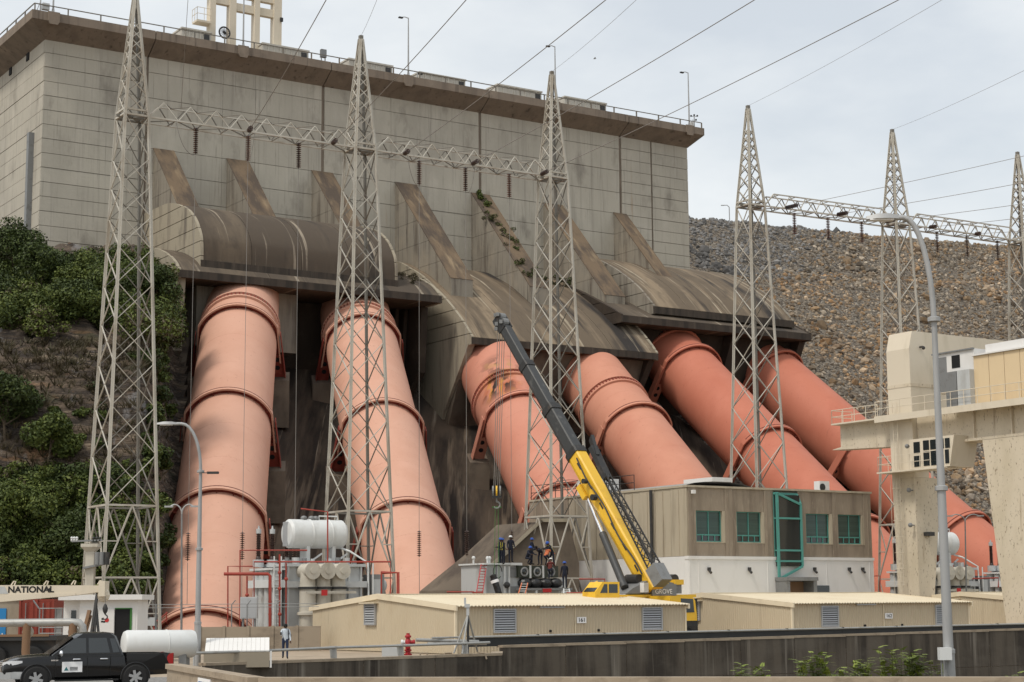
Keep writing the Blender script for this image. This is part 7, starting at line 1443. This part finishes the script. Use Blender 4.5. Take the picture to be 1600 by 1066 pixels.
    for i, k in enumerate('LR'):
        hd_ = (J['ha' + k] - lowv) * s; dv = ((J['ha' + k] - J['wr' + k])).normalized(); sv = dv.cross(Vector((0, 1, 0)))
        sv = sv.normalized() if sv.length > .1 else Vector((1, 0, 0)); nv = dv.cross(sv)
        for q in range(4):
            b0 = hd_ + sv * ((q - 1.5) * .019); ln = (.055, .065, .06, .045)[q]; m.path([b0, b0 + dv * ln * .6 + nv * .008, b0 + dv * ln + nv * .028], .0085, 5)
        b0 = hd_ - dv * .045 - sv * .03; m.path([b0, b0 - sv * .022 + dv * .03, b0 - sv * .02 + dv * .055], .0095, 5)
    m.build('body', [shirt, pants, 'skin', 'hair'], t, smooth=60)
    tp = (J['top'] - lowv) * s; hm = MB(fr); hv = hu
    if hat:
        c = hc + hv * .03; hm.lathe([(.155, .02), (.152, .028), (.122, .035), (.118, .07), (.10, .11), (.06, .14), (.01, .15)], c, hv, 16); h_ = hm.build('helmet', hat, t, smooth=40)
        m = MB(fr); q = c + Vector((0, -.14, .022)); m.cbox(tuple(q), (.16, .08, .015)); m.build('helmet_brim', hat, h_)
    else:
        hm.ball(tuple(hc + hv * .035 + Vector((0, .015, 0))), (.102, .108, .10), 12, 8); hm.build('hair', 'hair', t, smooth=60)
    if extra: extra(t, fr, J, low, s)
    return t
def harness(t, fr, J, low, s):
    for sd_ in (-1, 1):
        m = MB(fr); z = lambda n_: (J[n_] - Vector((0, 0, low))) * s; a = z('shl') + Vector((sd_ * .10, -.10, .05)); b = z('pel') + Vector((sd_ * .06, -.135, .02)); m.bar(a, b, .035, .012, up=(0, 1, 0)); a2 = z('shl') + Vector((sd_ * .10, .10, .05)); b2 = z('pel') + Vector((sd_ * .05, .135, .02)); m.bar(a2, b2, .035, .012, up=(0, 1, 0)); m.build('harness_strap', 'hi_vis', t)
def bagx(t, fr, J, low, s):
    z = lambda n_: (J[n_] - Vector((0, 0, low))) * s; c = z('chest') + Vector((.17, .16, -.18)); m = MB(fr); m.ball(tuple(c), (.13, .11, .2), 12, 8); b_ = m.build('shoulder_bag', 'bag_dark', t, smooth=60); m = MB(fr); m.path([z('shl') + Vector((.12, -.1, .05)), z('chest') + Vector((.17, -.13, -.05)), c + Vector((.0, -.1, .05))], .018, 6); m.build('bag_strap', 'bag_dark', b_)
    m = MB(fr); q = z('haL') + Vector((.0, -.03, .02)); m.cbox(tuple(q), (.07, .015, .14)); m.build('phone', 'glass_dark', t)
q = px2(445.5, 1026, 87.3)
person('pedestrian in pale blue shirt and dark jeans walking and looking at a phone', (q.x, q.y, 0.02), R(10), 1.70, lean=.03, thigh=(-.16, .24), knee=(.22, .12), arm=((.55, .12), (.1, .15)), elbow=(1.25, .35), shirt='shirt_blue', pants='denim', head=.42, extra=bagx)
wg = 'workers on the middle transformer'
def wk(px, py, D, label, rz, **k):
    q = px2(px, py, D); person(label, (q.x, q.y, q.z), rz, group=wg, **k)
wk(781, 882.5, 120.6, 'blue helmeted worker in navy overalls standing leftmost behind the green slings', R(60), lean=.08, hat='helmet_blue', arm=((.5, .1), (.4, .1)), elbow=(.7, .6), extra=harness, H=1.76)
wk(786.5, 882.5, 119.6, 'blue helmeted worker with yellow harness beside the leftmost worker', R(-50), lean=.1, hat='helmet_blue', arm=((.6, .15), (.5, .1)), elbow=(.9, .5), extra=harness)
wk(798, 879.5, 120.4, 'worker in white helmet and navy overalls standing on the transformer top', R(20), hat='helmet_white', arm=((.1, .2), (.1, .2)), elbow=(.6, .7), H=1.78)
wk(830.5, 883, 121, 'tall worker in blue helmet standing upright above the dark turrets', R(70), lean=.06, hat='helmet_blue', arm=((.4, .15), (.3, .2)), elbow=(.8, .4), H=1.78)
wk(824, 883.5, 119.2, 'crouching worker in blue helmet at the left of the dark turrets', R(40), lean=.55, thigh=(1.5, 1.3), knee=(2.2, 2.1), arm=((.8, .2), (.7, .2)), elbow=(.4, .5), hat='helmet_blue', head=-.3)
wk(845, 884, 120, 'dark clothed worker bending low between the other workers', R(-30), lean=1.25, thigh=(.35, .15), knee=(.5, .2), arm=((1.0, .1), (.9, .1)), elbow=(.2, .3), shirt='navy_cloth', head=-.4)
wk(863, 885, 120.2, 'worker in blue helmet leaning forward at the right of the dark turrets', R(-60), lean=.55, thigh=(.3, -.1), knee=(.3, .1), arm=((.9, .15), (.8, .15)), elbow=(.3, .4), hat='helmet_blue', extra=harness)
wk(859.5, 905, 118.6, 'worker in white helmet and dark red shirt crouching before the turrets', R(170), lean=.5, thigh=(1.3, 1.1), knee=(1.9, 1.7), arm=((.9, .2), (.8, .2)), elbow=(.3, .3), shirt='red_cloth', hat='helmet_white')
wk(882.5, 919.5, 118.4, 'blue helmeted worker with tool belt standing at the platform end', R(185), lean=.03, hat='helmet_blue', arm=((.3, .12), (.2, .12)), elbow=(.5, .4), H=1.72)
wk(853, 884.5, 119.9, 'worker in orange top half hidden among the crouching workers', R(150), lean=.7, thigh=(1.2, 1.0), knee=(1.8, 1.6), arm=((.8, .2), (.8, .2)), elbow=(.3, .3), shirt='orange_cloth')
# ------------------------------------------------------------------ vegetation
def leaves(n, cl, rad, size, flat=.55, up=.35, spread=1.0):
    """leaf quads spread through clumps cl [(centre, radius)]"""
    cs = np.array([c for c, r in cl]); rs = np.array([r for c, r in cl]); w = rs ** 2; w /= w.sum()
    idx = rng.choice(len(cl), n, p=w); dirs = rng.normal(size=(n, 3)); dirs /= np.linalg.norm(dirs, axis=1)[:, None]
    rr = rs[idx] * rng.uniform(.35, 1.0, n) ** .5 * spread; pos = cs[idx] + dirs * rr[:, None] * np.array([1, 1, flat + .25])
    nr = dirs * .6 + rng.normal(size=(n, 3)) * .6 + np.array([0, 0, up]); nr /= np.linalg.norm(nr, axis=1)[:, None]
    t = np.cross(nr, rng.normal(size=(n, 3))); t /= np.linalg.norm(t, axis=1)[:, None]; b = np.cross(nr, t); sz = size * rng.uniform(.55, 1.35, n)
    a, c = t * sz[:, None], b * (sz * .55)[:, None]
    return np.stack([pos - a, pos - c, pos + a, pos + c], 1)
def quadmesh(name, Q, mt, parts=None):
    n = len(Q); me = bpy.data.meshes.new(name); me.vertices.add(n * 4); me.vertices.foreach_set('co', Q.reshape(-1).astype(np.float32)); me.loops.add(n * 4); me.loops.foreach_set('vertex_index', np.arange(n * 4, dtype=np.int32)); me.polygons.add(n); me.polygons.foreach_set('loop_start', np.arange(0, n * 4, 4, dtype=np.int32))
    ms = mt if isinstance(mt, (list, tuple)) else [mt]
    for x in ms: me.materials.append(MATS[x])
    if parts is not None: me.polygons.foreach_set('material_index', parts.astype(np.int32))
    me.update(calc_edges=True); return me
def hitground(px, py):
    r_ = ray(px, py); 
    for D in np.arange(112, 235, .4):
        t = D / r_[1]; x, z = r_[0] * t, r_[2] * t + EYE
        if z < hill(x, D): return Vector((x, D, z))
    return None
def clumps(c, R_, n, hs=.8):
    out = []
    for i in range(n):
        v = rng.normal(size=3); v /= np.linalg.norm(v); v *= rng.uniform(.2, .8) ** .6
        out.append((np.array(c) + v * R_ * np.array([1, 1, hs]), R_ * rng.uniform(.28, .5)))
    return out
def limbs(mb, base, cl, r0, n=5):
    base = Vector(base); top = Vector(np.mean([c for c, r in cl], axis=0)); mid = base.lerp(top, .55) + Vector((rng.uniform(-.2, .2), rng.uniform(-.2, .2), 0)); mb.path([base - Vector((0, 0, .4)), base.lerp(mid, .5), mid, top], [r0, r0 * .8, r0 * .55, r0 * .2], 6)
    for c, r in cl[:n]: mb.path([base.lerp(top, .35), base.lerp(top, .35).lerp(Vector(c), .5) + Vector((0, 0, -.1)), Vector(c)], [r0 * .5, r0 * .32, r0 * .1], 5)
def tree(name, label, cat, base, h, R_, n, mt, size, ncl=9, group=None, mix=None):
    base = Vector(base); t = thing(name, label, cat, (base.x, base.y, base.z), group); cc = np.array((base.x, base.y, base.z + h - R_ * .7)); cl = clumps(cc, R_, ncl)
    m = MB(); limbs(m, base, cl, max(.05, R_ * .05)); m.build('trunk', 'bark', t, smooth=60)
    Q = leaves(n, cl, R_, size) - np.array((base.x, base.y, base.z)); ms = [mt] + ([mix] if mix else []); pm_ = (rng.random(n) < .4).astype(int) if mix else None
    o = bpy.data.objects.new('crown', quadmesh('crown', Q, ms, pm_)); col.objects.link(o); o.parent = t; return t
# named trees on the hillside (sight line of the foot, crown radius, height)
TL = [((20, 440), 3.0, 5.2, 'leaf_dark', 'dark leafy tree at the left edge below the dam corner', 'leaf_mid'), ((66, 470), 2.6, 5.0, 'leaf_mid', 'broad leaved bush directly under the dam corner edge', 'leaf_dark'), ((150, 480), 3.0, 4.2, 'leaf_light', 'light green spreading bush at the foot of the panelled dam wall', 'leaf_mid'), ((235, 500), 2.4, 4.4, 'leaf_dark', 'dark bush squeezed against the left pier of the first hood', 'leaf_mid'),
      ((8, 690), 2.6, 5.0, 'leaf_dark', 'dark rounded tree on the rock face at the left edge', 'leaf_mid'), ((72, 735), 2.3, 4.2, 'leaf_mid', 'rounded feathery bush on the bare rock face', 'leaf_light'), ((110, 900), 2.6, 4.4, 'leaf_dark', 'dark shrub at the hill foot behind the boom truck', 'leaf_mid'), ((30, 860), 3.0, 5.0, 'leaf_mid', 'leafy shrub low on the hill above the cream boom', 'leaf_light')]
for (pp_, R_, h_, mt, lab, mx_) in TL:
    g = hitground(*pp_)
    if g: tree('hill_tree', lab, 'tree', g, h_, R_, 7500, mt, .13, 16, 'trees on the left hillside', mx_)
# the thicket itself: one mass nobody could count
QL = []; PL_ = []; mb = MB()
def addb(px, py, R_, n, which):
    g = hitground(px, py)
    if g is None: return
    n = int(n * 2.6); cl = clumps((g.x, g.y, g.z + R_ * .5), R_, 11, .75); Q = leaves(n, cl, R_, .135); QL.append(Q); PL_.append(np.where(rng.random(n) < .35, (which + 1) % 4, which)); limbs(mb, g, cl, .06, 3)
for i in range(150):
    x, y = rng.uniform(-20, 262), rng.uniform(425, 555)
    if y > 518 + 15 * math.sin(x * .03) + .12 * max(0, x - 120): continue
    addb(x, y, rng.uniform(1.5, 2.7), 700, rng.choice([0, 1, 1, 2]))
for i in range(100):
    x, y = rng.uniform(-20, 235), rng.uniform(755, 935); addb(x, y, rng.uniform(1.2, 2.2), 620, rng.choice([0, 0, 1, 1, 2]))
for i in range(20):
    x, y = rng.uniform(60, 262), rng.uniform(590, 770); addb(x, y, rng.uniform(.4, .9), 200, rng.choice([0, 1, 3]))
for i in range(26): addb(rng.uniform(225, 268), rng.uniform(470, 900), rng.uniform(.8, 1.4), 380, rng.choice([0, 0, 1]))
Q = np.concatenate(QL); o = bpy.data.objects.new('hillside_thicket', quadmesh('hillside_thicket', Q, ['leaf_dark', 'leaf_mid', 'leaf_light', 'leaf_dry'], np.concatenate(PL_))); col.objects.link(o); prop(o, 'dense green thicket covering the left hillside', 'thicket', kind='stuff')
o = mb.build('thicket_stems', 'bark', o, smooth=60)
# dry grass tufts on the rock
QL = []
for i in range(900):
    g = hitground(rng.uniform(0, 262), rng.choice([rng.uniform(535, 600), rng.uniform(600, 760)]))
    if g is None: continue
    n = 9; b = np.array(g); d = rng.normal(size=(n, 3)) * np.array([.35, .35, .1]) + np.array([0, 0, .55]); w = rng.normal(size=(n, 3)) * .03
    QL.append(np.stack([b - w, b + w, b + d + w * .3, b + d - w * .3], 1))
o = bpy.data.objects.new('dry_grass', quadmesh('dry_grass', np.concatenate(QL), 'leaf_dry')); col.objects.link(o); prop(o, 'dry grass tufts on the rock face', 'grass', kind='stuff')
# plants growing on the dam: green strip down the fifth buttress and tufts on the hood
def tuft(name, label, pts, R_, n, mt, mix, size=.2):
    g = Vector(pts[0]); t = thing(name, label, 'plant', (g.x, g.y, g.z), 'plants growing on the dam'); cl = [(np.array(p) + rng.normal(size=3) * .2, R_ * rng.uniform(.6, 1.1)) for p in pts]; m = MB()
    m.path([Vector(c) - Vector((0, 0, .1)) for c, r in cl], .02, 5); m.build('stem', 'bark', t); o = bpy.data.objects.new('foliage', quadmesh('foliage', leaves(n, cl, R_, size) - np.array(g), [mt, mix], (rng.random(n) < .45).astype(int))); col.objects.link(o); o.parent = t
sl5 = (47.35 - 36.5) / 9.6
def onb(u_, f_): y = -f_ * 13; return DF.W(u_, y - .1, 47.35 + y * 1.06 + .2)
tuft('creeper', 'bright green creeper at the top of the fifth sloping buttress', [onb(50.4 + rng.uniform(-.4, .8), f_) for f_ in rng.uniform(-.01, .13, 12)], .42, 1300, 'leaf_mid', 'leaf_light', .11)
tuft('creeper', 'olive scrub trailing down the fifth sloping buttress', [onb(50.7 + rng.normal() * .55, f_) - Vector((0, 0, .15)) for f_ in np.sort(rng.uniform(.12, .86, 46))], .36, 3000, 'leaf_mid', 'leaf_dry', .10)
tuft('creeper', 'weedy growth at the foot of the fifth buttress above the middle hood', [DF.W(rng.uniform(53, 60), -4 - rng.uniform(0, 2.5), 36.6 + rng.uniform(-.6, .3)) for i in range(30)], .45, 2400, 'leaf_mid', 'leaf_dry', .11)
tuft('creeper', 'brown leaf litter and weeds on the roof between the left and middle hoods', [DF.W(rng.uniform(34.2, 40.5), -rng.uniform(2, 12), 0) for i in range(1)] and [DF.W(u_, y_, np.interp(-y_, [0, 5.5, 10.5, 14], [36, 35.5, 34.4, 33.0]) + .12) for u_, y_ in zip(rng.uniform(32.6, 36.0, 60), -rng.uniform(3, 14.5, 60))], .26, 2600, 'leaf_dry', 'leaf_dry', .10)
# shrubs in the foreground before the canal wall
bk_ = MB(); bk_.prism([(-5.0, 37.6, -1.0), (16, 34, -1.0), (22, 33, -1.0), (26, 52, -3.2), (-3, 56, -3.2)], (0, 0, -.4)); bk_.build('grass_bank', 'earth', kind='structure')
def shrub(label, px, ptop, w_, D, n, ht=None):
    tp = px2(px, ptop, D); b = Vector((tp.x, tp.y, -1.6)); t = thing('foreground_shrub', label, 'shrub', (b.x, b.y, b.z), 'shrubs before the canal wall'); wm = w_ / FPX * D; st = MB(); QL = []
    for i in range(n):
        e = Vector((tp.x + rng.uniform(-1, 1) * wm, tp.y + rng.uniform(-.5, .5) * wm, tp.z - abs(rng.normal()) * .32 * (1 if i else 0) - (.05 if i else 0))); mid = b.lerp(e, .6) + Vector((rng.uniform(-.1, .1), 0, .1)); st = MB(); st.path([b, mid, e], [.02, .012, .004], 5); st.build('stem', 'leaf_light', t)
        for k in range(26):                                   # feathery compound leaves
            f_ = .42 + .58 * k / 25; p = b.lerp(e, f_) if f_ < .6 else mid.lerp(e, (f_ - .6) / .4 if f_ > .6 else 0); d = Vector((rng.normal(), rng.normal(), .35)).normalized(); L_ = rng.uniform(.16, .30); s_ = d.cross(Vector((0, 0, 1))).normalized()
            for q in range(9):
                c = p + d * (L_ * (q + 1) / 9) - Vector((0, 0, .06 * (q / 9) ** 2))
                for sg_ in (-1, 1): a = s_ * (sg_ * .065 * (1.1 - q / 12)) + d * .015; wv = d * .017; QL.append([c - wv, c + a * .5 - wv * 1.2, c + a, c + a * .5 + wv * 1.2])
    Q = np.array([[tuple(v - b) for v in q_] for q_ in QL]); o = bpy.data.objects.new('foliage', quadmesh('foliage', Q, 'leaf_fresh')); col.objects.link(o); o.parent = t
shrub('low feathery shrub leftmost of those before the canal wall', 1170, 1038, 28, 44, 12); shrub('tall feathery shrub second from left before the canal wall', 1268, 1016, 26, 43, 20); shrub('short feathery shrub third from left before the canal wall', 1318, 1044, 26, 43, 12)
shrub('slim feathery shrub in the middle before the canal wall', 1345, 1029, 12, 44, 13); shrub('broad bright feathery shrub left of the right lamp post', 1410, 1012, 38, 42, 30); shrub('small feathery shrub touching the right lamp post', 1466, 1034, 18, 42, 11); shrub('tiny weed right of the right lamp post', 1575, 1052, 20, 42, 4)
bpy.context.view_layer.update()
